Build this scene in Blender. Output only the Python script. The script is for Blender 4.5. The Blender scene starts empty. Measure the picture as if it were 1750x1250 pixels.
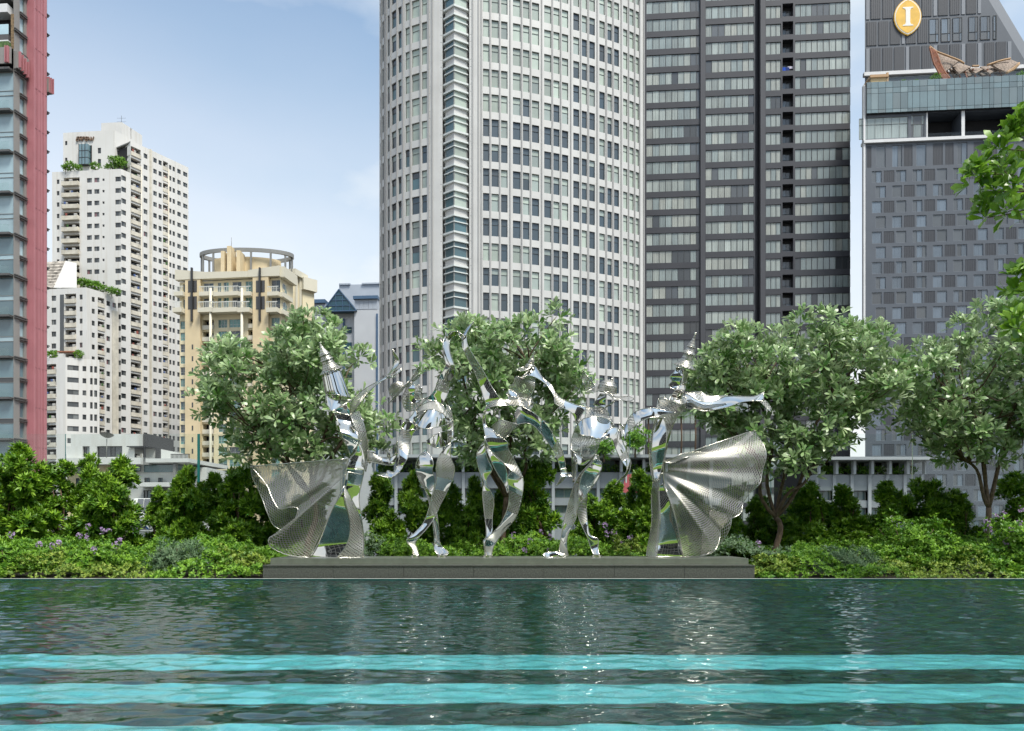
import bpy, math, random
from mathutils import Vector, Matrix
import numpy as np

random.seed(7)
np.random.seed(7)
scene = bpy.context.scene
COL = scene.collection
R = math.radians

# ------------------------------------------------------------------ camera
F_PX, CX, HY, CAM_H = 1300.0, 875.0, 905.0, 0.80      # focal length, centre column, horizon row of the 1750x1250 photograph
cam = bpy.data.cameras.new('camera')
cam.sensor_fit = 'HORIZONTAL'
cam.sensor_width = 36.0
cam.lens = F_PX / 1750.0 * 36.0
cam.shift_y = (HY - 625.0) / 1750.0
cam.clip_start = 0.1
cam.clip_end = 6000.0
cam_ob = bpy.data.objects.new('camera', cam)
cam_ob.location = (0, 0, CAM_H)
cam_ob.rotation_euler = (R(90), 0, 0)
COL.objects.link(cam_ob)
scene.camera = cam_ob

# ------------------------------------------------------------------ world, sun, exposure
SUN_DIR = Vector((0.30, -0.40, 0.86)).normalized()
SUN_EL = math.asin(SUN_DIR.z)
SUN_AZ = math.atan2(SUN_DIR.x, SUN_DIR.y)
world = bpy.data.worlds.new('World')
scene.world = world
world.use_nodes = True
wn, wl = world.node_tree.nodes, world.node_tree.links
wn.clear()
w_out = wn.new('ShaderNodeOutputWorld')
w_sky = wn.new('ShaderNodeTexSky')
w_sky.sky_type = 'NISHITA'
w_sky.sun_disc = False
w_sky.sun_elevation = SUN_EL
w_sky.sun_rotation = SUN_AZ
w_sky.air_density = 1.0
w_sky.dust_density = 0.8
w_sky.ozone_density = 0.15
w_bg = wn.new('ShaderNodeBackground')
w_bg.inputs['Strength'].default_value = 0.15
w_tint = wn.new('ShaderNodeMix')
w_tint.data_type = 'RGBA'
w_tint.blend_type = 'MULTIPLY'
w_tint.inputs[0].default_value = 1.0
w_tint.inputs[7].default_value = (0.93, 1.07, 1.04, 1)      # a touch less violet
wl.new(w_sky.outputs[0], w_tint.inputs[6])
wl.new(w_tint.outputs[2], w_bg.inputs['Color'])
# broken cloud cover, noise shifted for a blue gap in view, whiter cloud elsewhere
w_tc = wn.new('ShaderNodeTexCoord')
w_map = wn.new('ShaderNodeMapping')
w_map.inputs['Scale'].default_value = (1.0, 1.0, 2.2)
w_map.inputs['Location'].default_value = (1.4, 6.1, 3.3)
wl.new(w_tc.outputs['Generated'], w_map.inputs['Vector'])
w_noise = wn.new('ShaderNodeTexNoise')
w_noise.inputs['Scale'].default_value = 1.7
w_noise.inputs['Detail'].default_value = 7.0
w_noise.inputs['Roughness'].default_value = 0.52
wl.new(w_map.outputs[0], w_noise.inputs['Vector'])
w_ramp = wn.new('ShaderNodeValToRGB')
w_ramp.color_ramp.elements[0].position = 0.40
w_ramp.color_ramp.elements[0].color = (0.04, 0.04, 0.04, 1)
w_ramp.color_ramp.elements[1].position = 0.60
w_ramp.color_ramp.elements[1].color = (0.88, 0.88, 0.88, 1)
wl.new(w_noise.outputs['Fac'], w_ramp.inputs[0])
# towards the horizon the cover closes
w_sep = wn.new('ShaderNodeSeparateXYZ')
wl.new(w_tc.outputs['Generated'], w_sep.inputs[0])
w_el = wn.new('ShaderNodeMapRange')
w_el.inputs['From Min'].default_value = 0.22
w_el.inputs['From Max'].default_value = 0.62
w_el.inputs['To Min'].default_value = 0.97
w_el.inputs['To Max'].default_value = 0.0
wl.new(w_sep.outputs['Z'], w_el.inputs['Value'])
w_max = wn.new('ShaderNodeMath')
w_max.operation = 'MAXIMUM'
wl.new(w_ramp.outputs[0], w_max.inputs[0])
wl.new(w_el.outputs[0], w_max.inputs[1])
w_n2 = wn.new('ShaderNodeTexNoise')
w_n2.inputs['Scale'].default_value = 2.6
w_n2.inputs['Detail'].default_value = 6.0
wl.new(w_map.outputs[0], w_n2.inputs['Vector'])
w_r2 = wn.new('ShaderNodeValToRGB')
w_r2.color_ramp.elements[0].position = 0.35
w_r2.color_ramp.elements[0].color = (0.80, 0.87, 0.92, 1)
w_r2.color_ramp.elements[1].position = 0.62
w_r2.color_ramp.elements[1].color = (0.97, 0.98, 0.99, 1)
wl.new(w_n2.outputs['Fac'], w_r2.inputs[0])
w_bg2 = wn.new('ShaderNodeBackground')
w_bg2.inputs['Strength'].default_value = 0.74
wl.new(w_r2.outputs[0], w_bg2.inputs['Color'])
w_mix = wn.new('ShaderNodeMixShader')
wl.new(w_max.outputs[0], w_mix.inputs[0])
wl.new(w_bg.outputs[0], w_mix.inputs[1])
wl.new(w_bg2.outputs[0], w_mix.inputs[2])
wl.new(w_mix.outputs[0], w_out.inputs['Surface'])

sun = bpy.data.lights.new('sun', 'SUN')
sun.energy = 3.3
sun.angle = R(18)
sun.color = (1.0, 0.96, 0.88)
sun_ob = bpy.data.objects.new('sun', sun)
sun_ob.rotation_euler = SUN_DIR.to_track_quat('Z', 'Y').to_euler()
sun_ob.location = (20, -20, 60)
COL.objects.link(sun_ob)

scene.view_settings.view_transform = 'Standard'
scene.view_settings.look = 'None'
scene.view_settings.exposure = 0.55
scene.view_settings.gamma = 1.0
scene.view_settings.use_curve_mapping = False
scene.render.engine = 'CYCLES'
cy = scene.cycles
cy.use_denoising = True
cy.max_bounces = 8
cy.diffuse_bounces = 3
cy.glossy_bounces = 5
cy.transmission_bounces = 6
cy.transparent_max_bounces = 12
cy.caustics_reflective = False
cy.caustics_refractive = True
cy.sample_clamp_indirect = 10.0
cy.use_adaptive_sampling = True
cy.adaptive_threshold = 0.02

# ------------------------------------------------------------------ helpers
def at(px, py, Y):
    """the point that stands at depth Y on the sight line of a photograph pixel"""
    return Vector(((px - CX) / F_PX * Y, Y, CAM_H + (HY - py) / F_PX * Y))

def tag(o, label=None, cat=None, group=None, kind=None):
    if label: o['label'] = label
    if cat: o['category'] = cat
    if group: o['group'] = group
    if kind: o['kind'] = kind
    return o

def empty(name, loc=(0, 0, 0), parent=None):
    o = bpy.data.objects.new(name, None)
    o.empty_display_size = 0.2
    o.location = loc
    COL.objects.link(o)
    if parent: o.parent = parent
    return o

def put(name, me, parent=None, loc=None, mat4=None):
    """links a mesh as one object; coordinates are world coordinates, parents stand unrotated"""
    o = bpy.data.objects.new(name, me)
    COL.objects.link(o)
    if parent is not None:
        o.parent = parent
        pl = parent.matrix_basis.translation.copy()
        p = parent.parent
        while p is not None:
            pl = pl + p.matrix_basis.translation
            p = p.parent
    else:
        pl = Vector((0, 0, 0))
    if mat4 is not None:
        o.matrix_basis = Matrix.Translation(-pl) @ mat4
    elif loc is not None:
        o.location = Vector(loc) - pl
    else:
        o.location = -pl
    return o

class MB:
    """collects faces for one mesh"""
    def __init__(s, *mats):
        s.v, s.f, s.m, s.sm, s.mats = [], [], [], [], list(mats)
    def quad(s, a, b, c, d, m=0, smooth=False):
        i = len(s.v); s.v += [tuple(a), tuple(b), tuple(c), tuple(d)]
        s.f.append((i, i+1, i+2, i+3)); s.m.append(m); s.sm.append(smooth)
    def tri(s, a, b, c, m=0):
        i = len(s.v); s.v += [tuple(a), tuple(b), tuple(c)]
        s.f.append((i, i+1, i+2)); s.m.append(m); s.sm.append(False)
    def poly(s, pts, m=0):
        i = len(s.v); s.v += [tuple(p) for p in pts]
        s.f.append(tuple(range(i, i+len(pts)))); s.m.append(m); s.sm.append(False)
    def hexa(s, p, m=0):
        """8 corners: bottom ring 0-3, top ring 4-7"""
        i = len(s.v); s.v += [tuple(q) for q in p]
        for f in ((3,2,1,0),(4,5,6,7),(0,1,5,4),(1,2,6,5),(2,3,7,6),(3,0,4,7)):
            s.f.append(tuple(i+k for k in f)); s.m.append(m); s.sm.append(False)
    def box(s, x0, x1, y0, y1, z0, z1, m=0):
        s.hexa([(x0,y0,z0),(x1,y0,z0),(x1,y1,z0),(x0,y1,z0),(x0,y0,z1),(x1,y0,z1),(x1,y1,z1),(x0,y1,z1)], m)
    def bar(s, a, b, w, h, m=0, up=(0,0,1)):
        a, b = Vector(a), Vector(b); d = (b-a).normalized(); up = Vector(up)
        x = d.cross(up)
        if x.length < 1e-4: x = d.cross(Vector((1,0,0)))
        x.normalize(); z = x.cross(d).normalized()
        x *= w/2; z *= h/2
        s.hexa([a-x-z, a+x-z, b+x-z, b-x-z, a-x+z, a+x+z, b+x+z, b-x+z], m)
    def prism(s, pts, z0, z1, m=0, mt=None):
        n = len(pts); i = len(s.v)
        s.v += [(p[0], p[1], z0) for p in pts] + [(p[0], p[1], z1) for p in pts]
        for k in range(n):
            l = (k+1) % n
            s.f.append((i+k, i+l, i+n+l, i+n+k)); s.m.append(m); s.sm.append(False)
        s.f.append(tuple(i+n+k for k in range(n))); s.m.append(m if mt is None else mt); s.sm.append(False)
        s.f.append(tuple(i+n-1-k for k in range(n))); s.m.append(m); s.sm.append(False)
    def tube(s, pts, rad, n=6, m=0, caps=True, smooth=True):
        pts = [Vector(p) for p in pts]; i0 = len(s.v); k = len(pts)
        if not hasattr(rad, '__len__'): rad = [rad]*k
        ref = Vector((0.31, 0.17, 0.94)); 
        d0 = (pts[1]-pts[0]).normalized()
        x = d0.cross(ref).normalized()
        for j in range(k):
            if j == 0: d = pts[1]-pts[0]
            elif j == k-1: d = pts[-1]-pts[-2]
            else: d = pts[j+1]-pts[j-1]
            if d.length < 1e-9: d = d0
            d = d.normalized(); x = (x - d*x.dot(d))
            x = x.normalized() if x.length > 1e-6 else d.cross(ref).normalized()
            y = d.cross(x)
            for q in range(n):
                t = 2*math.pi*q/n
                s.v.append(tuple(pts[j] + (x*math.cos(t)+y*math.sin(t))*rad[j]))
        for j in range(k-1):
            for q in range(n):
                r = (q+1) % n
                s.f.append((i0+j*n+q, i0+j*n+r, i0+(j+1)*n+r, i0+(j+1)*n+q)); s.m.append(m); s.sm.append(smooth)
        if caps:
            s.f.append(tuple(i0+n-1-q for q in range(n))); s.m.append(m); s.sm.append(False)
            s.f.append(tuple(i0+(k-1)*n+q for q in range(n))); s.m.append(m); s.sm.append(False)
    def grid(s, P, m=0, smooth=True, closed=False):
        """P: rows of points"""
        i0 = len(s.v); nr, nc = len(P), len(P[0])
        for row in P: s.v += [tuple(p) for p in row]
        for a in range(nr-1):
            for b in range(nc if closed else nc-1):
                c = (b+1) % nc
                s.f.append((i0+a*nc+b, i0+a*nc+c, i0+(a+1)*nc+c, i0+(a+1)*nc+b)); s.m.append(m); s.sm.append(smooth)
    def mesh(s, name):
        me = bpy.data.meshes.new(name)
        me.from_pydata(s.v, [], s.f)
        for m in s.mats: me.materials.append(m)
        me.polygons.foreach_set('material_index', s.m)
        me.polygons.foreach_set('use_smooth', s.sm)
        me.update()
        return me
    def build(s, name, parent=None, mat4=None):
        return put(name, s.mesh(name), parent, mat4=mat4)

def catmull(P, n):
    """resamples a polyline of tuples to n points along a smooth curve"""
    P = [np.array(p, float) for p in P]
    if len(P) == 2:
        return [P[0]+(P[1]-P[0])*t for t in np.linspace(0, 1, n)]
    Q = [2*P[0]-P[1]] + P + [2*P[-1]-P[-2]]
    seg = [np.linalg.norm(P[i+1][:2]-P[i][:2])+1e-6 for i in range(len(P)-1)]
    cum = np.concatenate([[0], np.cumsum(seg)]); out = []
    for t in np.linspace(0, cum[-1], n):
        i = min(int(np.searchsorted(cum, t, side='right'))-1, len(P)-2)
        f = (t-cum[i])/seg[i]
        a, b, c, d = Q[i], Q[i+1], Q[i+2], Q[i+3]
        out.append(0.5*((2*b)+(-a+c)*f+(2*a-5*b+4*c-d)*f*f+(-a+3*b-3*c+d)*f**3))
    return out

# ------------------------------------------------------------------ materials
def mat(name, col, rough=0.6, metal=0.0, spec=0.5, vary=0.0, vscale=1.0, bump=0.0, bscale=20.0, coat=0.0, streak=0.0, col2=None):
    m = bpy.data.materials.new(name); m.use_nodes = True
    nt = m.node_tree; b = nt.nodes['Principled BSDF']
    b.inputs['Base Color'].default_value = (*col, 1)
    b.inputs['Roughness'].default_value = rough
    b.inputs['Metallic'].default_value = metal
    b.inputs['Specular IOR Level'].default_value = spec
    if coat: b.inputs['Coat Weight'].default_value = coat; b.inputs['Coat Roughness'].default_value = 0.04
    tc = nt.nodes.new('ShaderNodeTexCoord')
    geo = nt.nodes.new('ShaderNodeNewGeometry')
    if vary or streak or col2:
        n = nt.nodes.new('ShaderNodeTexNoise'); n.inputs['Scale'].default_value = vscale; n.inputs['Detail'].default_value = 5
        nt.links.new(geo.outputs['Position'], n.inputs['Vector'])
        mx = nt.nodes.new('ShaderNodeMix'); mx.data_type = 'RGBA'
        c2 = col2 if col2 else tuple(max(0, c*(1-vary)) for c in col)
        c1 = tuple(min(1, c*(1+vary*0.6)) for c in col) if not col2 else col
        mx.inputs[6].default_value = (*c1, 1); mx.inputs[7].default_value = (*c2, 1)
        mr = nt.nodes.new('ShaderNodeMapRange'); mr.inputs['From Min'].default_value = 0.35; mr.inputs['From Max'].default_value = 0.65
        nt.links.new(n.outputs['Fac'], mr.inputs['Value']); nt.links.new(mr.outputs[0], mx.inputs[0])
        last = mx.outputs[2]
        if streak:
            mp = nt.nodes.new('ShaderNodeMapping'); mp.inputs['Scale'].default_value = (1.6, 1.6, 0.05)
            nt.links.new(geo.outputs['Position'], mp.inputs['Vector'])
            n2 = nt.nodes.new('ShaderNodeTexNoise'); n2.inputs['Scale'].default_value = 1.0; n2.inputs['Detail'].default_value = 4
            nt.links.new(mp.outputs[0], n2.inputs['Vector'])
            r2 = nt.nodes.new('ShaderNodeMapRange'); r2.inputs['From Min'].default_value = 0.52; r2.inputs['From Max'].default_value = 0.75
            r2.inputs['To Max'].default_value = streak
            nt.links.new(n2.outputs['Fac'], r2.inputs['Value'])
            m2 = nt.nodes.new('ShaderNodeMix'); m2.data_type = 'RGBA'
            nt.links.new(r2.outputs[0], m2.inputs[0]); nt.links.new(last, m2.inputs[6])
            m2.inputs[7].default_value = (col[0]*0.62, col[1]*0.52, col[2]*0.38, 1)
            last = m2.outputs[2]
        nt.links.new(last, b.inputs['Base Color'])
    if bump:
        n = nt.nodes.new('ShaderNodeTexNoise'); n.inputs['Scale'].default_value = bscale; n.inputs['Detail'].default_value = 4
        nt.links.new(geo.outputs['Position'], n.inputs['Vector'])
        bp = nt.nodes.new('ShaderNodeBump'); bp.inputs['Strength'].default_value = bump; bp.inputs['Distance'].default_value = 0.02
        nt.links.new(n.outputs['Fac'], bp.inputs['Height']); nt.links.new(bp.outputs[0], b.inputs['Normal'])
    return m

def leaf_mat(name, c1, c2, back=None, rough=0.45, trans=0.25, spec=0.4):
    """leaf with a per-leaf tone carried by the mesh attribute 'tone' and a paler underside"""
    m = bpy.data.materials.new(name); m.use_nodes = True
    nt = m.node_tree; b = nt.nodes['Principled BSDF']; out = nt.nodes['Material Output']
    a = nt.nodes.new('ShaderNodeAttribute'); a.attribute_name = 'tone'
    mx = nt.nodes.new('ShaderNodeMix'); mx.data_type = 'RGBA'
    mx.inputs[6].default_value = (*c1, 1); mx.inputs[7].default_value = (*c2, 1)
    nt.links.new(a.outputs['Fac'], mx.inputs[0]); last = mx.outputs[2]
    if back:
        g = nt.nodes.new('ShaderNodeNewGeometry')
        m2 = nt.nodes.new('ShaderNodeMix'); m2.data_type = 'RGBA'
        nt.links.new(g.outputs['Backfacing'], m2.inputs[0]); nt.links.new(last, m2.inputs[6]); m2.inputs[7].default_value = (*back, 1)
        last = m2.outputs[2]
    nt.links.new(last, b.inputs['Base Color'])
    b.inputs['Roughness'].default_value = rough; b.inputs['Specular IOR Level'].default_value = spec
    t = nt.nodes.new('ShaderNodeBsdfTranslucent'); nt.links.new(last, t.inputs['Color'])
    ms = nt.nodes.new('ShaderNodeMixShader'); ms.inputs[0].default_value = trans
    nt.links.new(b.outputs[0], ms.inputs[1]); nt.links.new(t.outputs[0], ms.inputs[2]); nt.links.new(ms.outputs[0], out.inputs['Surface'])
    return m

# ================================================================== materials used by the setting
M = {}
M['city_ground'] = mat('city_ground', (0.11, 0.11, 0.105), 0.9, vary=0.4, vscale=0.05)
M['terrace'] = mat('terrace_concrete', (0.32, 0.31, 0.29), 0.8, vary=0.25, vscale=0.6)
M['deck_stone'] = mat('deck_stone', (0.42, 0.39, 0.35), 0.55, vary=0.2, vscale=3, bump=0.2, bscale=60)
M['soil'] = mat('soil', (0.035, 0.026, 0.018), 0.95, vary=0.5, vscale=8, bump=0.6, bscale=30)
M['lip_stone'] = mat('lip_stone', (0.52, 0.53, 0.50), 0.25, vary=0.2, vscale=6)
M['joint'] = mat('dark_joint', (0.05, 0.05, 0.05), 0.9)

def tile_mat(name, ca, cb, scale, rough=0.35):
    """small mosaic tiles with a tone of their own"""
    m = bpy.data.materials.new(name); m.use_nodes = True
    nt = m.node_tree; b = nt.nodes['Principled BSDF']
    g = nt.nodes.new('ShaderNodeNewGeometry')
    br = nt.nodes.new('ShaderNodeTexBrick')
    br.inputs['Scale'].default_value = scale
    br.inputs['Color1'].default_value = (*ca, 1); br.inputs['Color2'].default_value = (*cb, 1)
    br.inputs['Mortar'].default_value = tuple(0.55*(x+y) for x, y in zip(ca, cb)) + (1,)
    br.inputs['Mortar Size'].default_value = 0.012
    br.offset = 0.0
    br.inputs['Brick Width'].default_value = 0.5; br.inputs['Row Height'].default_value = 0.5
    nt.links.new(g.outputs['Position'], br.inputs['Vector'])
    nt.links.new(br.outputs['Color'], b.inputs['Base Color'])
    b.inputs['Roughness'].default_value = rough
    return m
M['dark_tile'] = tile_mat('dark_green_pool_tile', (0.003, 0.032, 0.030), (0.012, 0.085, 0.078), 9.0)
M['cyan_tile'] = tile_mat('cyan_pool_tile', (0.13, 0.60, 0.64), (0.17, 0.70, 0.73), 9.0)

def water_mat():
    m = bpy.data.materials.new('pool_water'); m.use_nodes = True
    nt = m.node_tree; nt.nodes.clear(); N = nt.nodes.new; L = nt.links.new
    out = N('ShaderNodeOutputMaterial')
    g = N('ShaderNodeNewGeometry')
    mp = N('ShaderNodeMapping'); mp.inputs['Scale'].default_value = (0.75, 1.0, 1.0); mp.inputs['Rotation'].default_value = (0, 0, 0.16)
    L(g.outputs['Position'], mp.inputs['Vector'])
    n1 = N('ShaderNodeTexNoise'); n1.inputs['Scale'].default_value = 16.0; n1.inputs['Detail'].default_value = 2.0; n1.inputs['Roughness'].default_value = 0.55; n1.inputs['Distortion'].default_value = 0.8
    L(mp.outputs[0], n1.inputs['Vector'])
    b1 = N('ShaderNodeBump'); b1.inputs['Strength'].default_value = 1.0; b1.inputs['Distance'].default_value = WAVE_SHORT
    L(n1.outputs['Fac'], b1.inputs['Height'])
    gl = N('ShaderNodeBsdfGlass'); gl.inputs['Roughness'].default_value = 0.0; gl.inputs['IOR'].default_value = 1.5; gl.inputs['Color'].default_value = (0.93, 0.985, 0.985, 1)
    L(b1.outputs[0], gl.inputs['Normal']); L(gl.outputs[0], out.inputs['Surface'])
    return m
WAVE_SHORT, WAVE_SLOPE = 0.0006, 0.25
M['water'] = water_mat()

def glass_mat(name, tint, ior=1.5, rough=0.0):
    m = bpy.data.materials.new(name); m.use_nodes = True
    nt = m.node_tree; nt.nodes.clear(); N = nt.nodes.new; L = nt.links.new
    out = N('ShaderNodeOutputMaterial'); fr = N('ShaderNodeFresnel'); fr.inputs['IOR'].default_value = ior
    tr = N('ShaderNodeBsdfTransparent'); tr.inputs['Color'].default_value = (*tint, 1)
    gl = N('ShaderNodeBsdfGlossy'); gl.inputs['Roughness'].default_value = rough
    mx = N('ShaderNodeMixShader'); L(fr.outputs[0], mx.inputs[0]); L(tr.outputs[0], mx.inputs[1]); L(gl.outputs[0], mx.inputs[2])
    L(mx.outputs[0], out.inputs['Surface'])
    return m
M['screen_glass'] = glass_mat('clear_screen_glass', (0.95, 0.975, 0.965), 1.28)
M['glass_edge'] = mat('teal_glass_edge', (0.02, 0.16, 0.15), 0.15)
M['clamp_steel'] = mat('clamp_steel', (0.5, 0.5, 0.5), 0.3, metal=1)

# ================================================================== the setting
GZ = -30.0
g = MB(M['city_ground']); g.quad((-4000, -4000, GZ), (4000, -4000, GZ), (4000, 4000, GZ), (-4000, 4000, GZ))
tag(g.build('ground'), kind='structure')

POOL_X0, POOL_X1, POOL_Y0, POOL_Y1, FLOOR = -12.0, 9.4, 1.1, 12.0, -0.045
t = MB(M['terrace'])
t.box(-26, 26, 12.16, 18.4, -1.4, -0.12)
t.box(-26, 26, -46, 12.16, -1.6, -0.95)
t.box(-25.6, 25.6, -45.5, 18.2, GZ, -1.62)
tag(t.build('terrace'), kind='structure')

f = MB(M['dark_tile'])
f.quad((POOL_X0, POOL_Y0, FLOOR), (POOL_X1, POOL_Y0, FLOOR), (POOL_X1, POOL_Y1, FLOOR), (POOL_X0, POOL_Y1, FLOOR))
for (a, b) in (((POOL_X0, POOL_Y0), (POOL_X1, POOL_Y0)), ((POOL_X1, POOL_Y0), (POOL_X1, POOL_Y1)), ((POOL_X1, POOL_Y1), (POOL_X0, POOL_Y1)), ((POOL_X0, POOL_Y1), (POOL_X0, POOL_Y0))):
    f.quad((*a, FLOOR), (*b, FLOOR), (*b, 0.02), (*a, 0.02))
pool_floor = tag(f.build('pool_floor'), kind='structure')
bands = ((1120, 1145), (1170, 1203), (1240, 1285))
for (ya, yb) in bands:
    def on_floor(y):
        d = CAM_H*F_PX/(y-HY); s_ = d/math.hypot(d, CAM_H)/1.5
        return d-FLOOR*s_/math.sqrt(1-s_*s_)
    da, db = on_floor(ya), max(on_floor(yb), POOL_Y0+.02)
    c = MB(M['cyan_tile']); c.box(POOL_X0+.01, POOL_X1-.01, db, da, FLOOR-0.02, FLOOR+0.012)
    c.build('tile_band', pool_floor)
# rippled surface: many small wave trains over the whole pool
wx = np.linspace(POOL_X0, POOL_X1, 860); wy = np.linspace(POOL_Y0, POOL_Y1+.02, 440)
GX, GY = np.meshgrid(wx, wy); GZw = np.zeros_like(GX); wrng = np.random.default_rng(5)
for i in range(110):
    lam = math.exp(wrng.uniform(math.log(.075), math.log(.28))); th = wrng.normal(math.pi/2, .42); kk = 2*math.pi/lam
    GZw += WAVE_SLOPE*math.sqrt(2/110)/kk*np.sin(kk*(GX*math.cos(th)+GY*math.sin(th))+wrng.uniform(0, 6.28))*(.55+.45*np.sin(GX*wrng.uniform(.3, 1.1)+GY*wrng.uniform(.3, 1.1)+wrng.uniform(0, 6.28)))
GZw *= .85+.30*np.sin(GX*.55+.8*np.sin(GY*.7)+1.0)*np.sin(GY*.9+.6*np.sin(GX*.4)+.5)   # calmer and more ruffled patches
nxw, nyw = len(wx), len(wy)
me = bpy.data.meshes.new('pool_water'); me.vertices.add(nxw*nyw); me.vertices.foreach_set('co', np.stack([GX, GY, GZw], -1).reshape(-1))
ii = (np.arange(nyw-1)[:, None]*nxw+np.arange(nxw-1)[None]).reshape(-1); fc_ = np.stack([ii, ii+1, ii+nxw+1, ii+nxw], 1).astype(np.int32)
me.loops.add(fc_.size); me.loops.foreach_set('vertex_index', fc_.reshape(-1)); me.polygons.add(len(fc_)); me.polygons.foreach_set('loop_start', np.arange(len(fc_), dtype=np.int32)*4)
me.polygons.foreach_set('use_smooth', np.ones(len(fc_), bool)); me.materials.append(M['water']); me.update(calc_edges=True)
tag(put('pool_water', me), kind='structure')
k = MB(M['lip_stone'])
k.box(POOL_X0-.3, POOL_X1+.3, POOL_Y1+0.001, POOL_Y1+0.25, -0.9, 0.012)
pool_edge = tag(k.build('pool_edge'), kind='structure')
k = MB(M['deck_stone'])
k.box(-26, 26, -1.0, POOL_Y0-.001, -0.9, 0.06)
k.box(POOL_X1+.001, POOL_X1+0.7, POOL_Y0, POOL_Y1, -0.9, 0.06)
k.box(POOL_X0-3.0, POOL_X0-.001, POOL_Y0, POOL_Y1, -0.9, 0.06)
tag(k.build('pool_deck'), kind='structure')
s = MB(M['soil'])
s.box(-25.5, 25.5, 12.30, 18.0, -0.12, -0.03)
s.box(POOL_X1+.72, 25.5, POOL_Y0, 12.1, -0.9, 0.02)
tag(s.build('planting_bed'), kind='structure')

# lawn bank behind the photographer (mirrored in the polished steel)
M['lawn'] = mat('lawn_grass', (0.15, 0.28, 0.018), 0.9, vary=0.35, vscale=3, bump=0.8, bscale=90)
l = MB(M['lawn']); rows = []
for j in range(13):
    y = -1.02 - j*0.75; z = 0.05 + 3.2*(0.5-0.5*math.cos(math.pi*j/12))
    rows.append([(x, y, z+0.08*math.sin(x*0.5+j)) for x in np.linspace(-25, 25, 26)])
l.grid(rows)
tag(l.build('lawn'), kind='structure')

# the hotel wing that rises behind the photographer, mirrored in the steel
M['wing_dark'] = mat('wing_dark_glass', (0.03, 0.035, 0.04), .15, spec=.6)
M['wing_slab'] = mat('wing_slab', (0.45, 0.44, 0.42), .7)
hw = tag(empty('hotel_wing', (0, -24, 0)), 'hotel wing behind the viewer, seen only mirrored in the polished dancers', 'building')
b = MB(M['wing_dark']); b.box(-24, 24, -40, -22, -.94, 24.0); b.build('glazing', hw)
for i in range(7):
    b = MB(M['wing_slab']); b.box(-24.4, 24.4, -40.2, -20.8, 3.4*i+3.0, 3.4*i+3.5); b.build('floor_slab', hw)
for i in range(13):
    b = MB(M['wing_slab']); b.box(-24+4*i-.2, -24+4*i+.2, -21.4, -21.0, -.94, 23.39); b.build('column', hw)

# ------------------------------------------------------------------ plinth of the sculptures
M['granite'] = mat('dark_green_granite', (0.085, 0.09, 0.08), 0.38, vary=0.35, vscale=45, spec=0.5, bump=0.05, bscale=200)
M['slab_steel'] = mat('brushed_plinth_slab', (0.27, 0.28, 0.25), 0.30, metal=0.55, vary=0.1, vscale=8)
plinth = tag(empty('plinth', (0, 13, -0.1)), 'long dark granite plinth with a metal top slab carrying the five dancers', 'plinth')
PX0, PX1 = at(449, 0, 12.4).x, at(1290, 0, 12.4).x
PZ0, PZ1 = -0.3, 0.218
core = MB(M['joint']); core.box(PX0+.02, PX1-.02, 12.42, 13.72, PZ0, PZ1-.02); core.build('core', plinth)
xs = np.linspace(PX0, PX1, 8)
for i in range(7):
    b = MB(M['granite']); b.box(xs[i]+.003, xs[i+1]-.003, 12.40, 12.425, PZ0, PZ1-.018); b.build('front_panel', plinth)
    b = MB(M['granite']); b.box(xs[i]+.003, xs[i+1]-.003, 12.385, 12.62, PZ1-.0175, PZ1); b.build('ledge_panel', plinth)
for xa in (PX0, PX1-.025):
    b = MB(M['granite']); b.box(xa-.002, xa+.027, 12.427, 13.73, PZ0, PZ1); b.build('end_panel', plinth)
SX0, SX1, SZ = at(462, 0, 12.56).x, at(1279, 0, 12.56).x, 0.322
b = MB(M['slab_steel']); b.box(SX0, SX1, 12.56, 13.62, PZ1+.001, SZ); b.build('top_slab', plinth)

# ------------------------------------------------------------------ glass wind screen behind the planting
screen = tag(empty('glass_screen', (0, 17.6, -0.1)), 'tall clear glass wind screen standing behind the planting bed', 'glass screen')
edges = [-372, -130, 112, 338, 582, 830, 1077, 1318, 1560, 1802, 2040]
for i in range(len(edges)-1):
    xa, xb = at(edges[i], 0, 17.6).x+.012, at(edges[i+1], 0, 17.6).x-.012
    b = MB(M['screen_glass']); b.box(xa, xb, 17.6, 17.612, -0.1, 3.007)
    b.build('glass_panel', screen)
    b = MB(M['glass_edge']); b.box(xb+.0005, xb+(.0105 if edges[i+1] != 338 else .06), 17.598, 17.614, -0.1, 3.009); b.build('panel_edge', screen)
    b = MB(M['clamp_steel']); b.box(xa+.0005, xb-.0005, 17.58, 17.632, -0.14, -0.02); b.build('base_channel', screen)

# ================================================================== the five steel dancers
def steel_mat(name, col, rough, wob):
    m = bpy.data.materials.new(name); m.use_nodes = True
    nt = m.node_tree; b = nt.nodes['Principled BSDF']
    b.inputs['Base Color'].default_value = (*col, 1); b.inputs['Metallic'].default_value = 1.0; b.inputs['Roughness'].default_value = rough
    if wob:
        g = nt.nodes.new('ShaderNodeNewGeometry'); n = nt.nodes.new('ShaderNodeTexNoise'); n.inputs['Scale'].default_value = 2.2; n.inputs['Detail'].default_value = 2
        nt.links.new(g.outputs['Position'], n.inputs['Vector'])
        bp = nt.nodes.new('ShaderNodeBump'); bp.inputs['Strength'].default_value = 1.0; bp.inputs['Distance'].default_value = wob
        nt.links.new(n.outputs['Fac'], bp.inputs['Height']); nt.links.new(bp.outputs[0], b.inputs['Normal'])
    return m
M['mirror'] = steel_mat('mirror_steel', (0.66, 0.655, 0.62), 0.012, 0.010)
M['mesh_steel'] = steel_mat('perforated_steel', (0.44, 0.425, 0.38), 0.42, 0.0)
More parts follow.
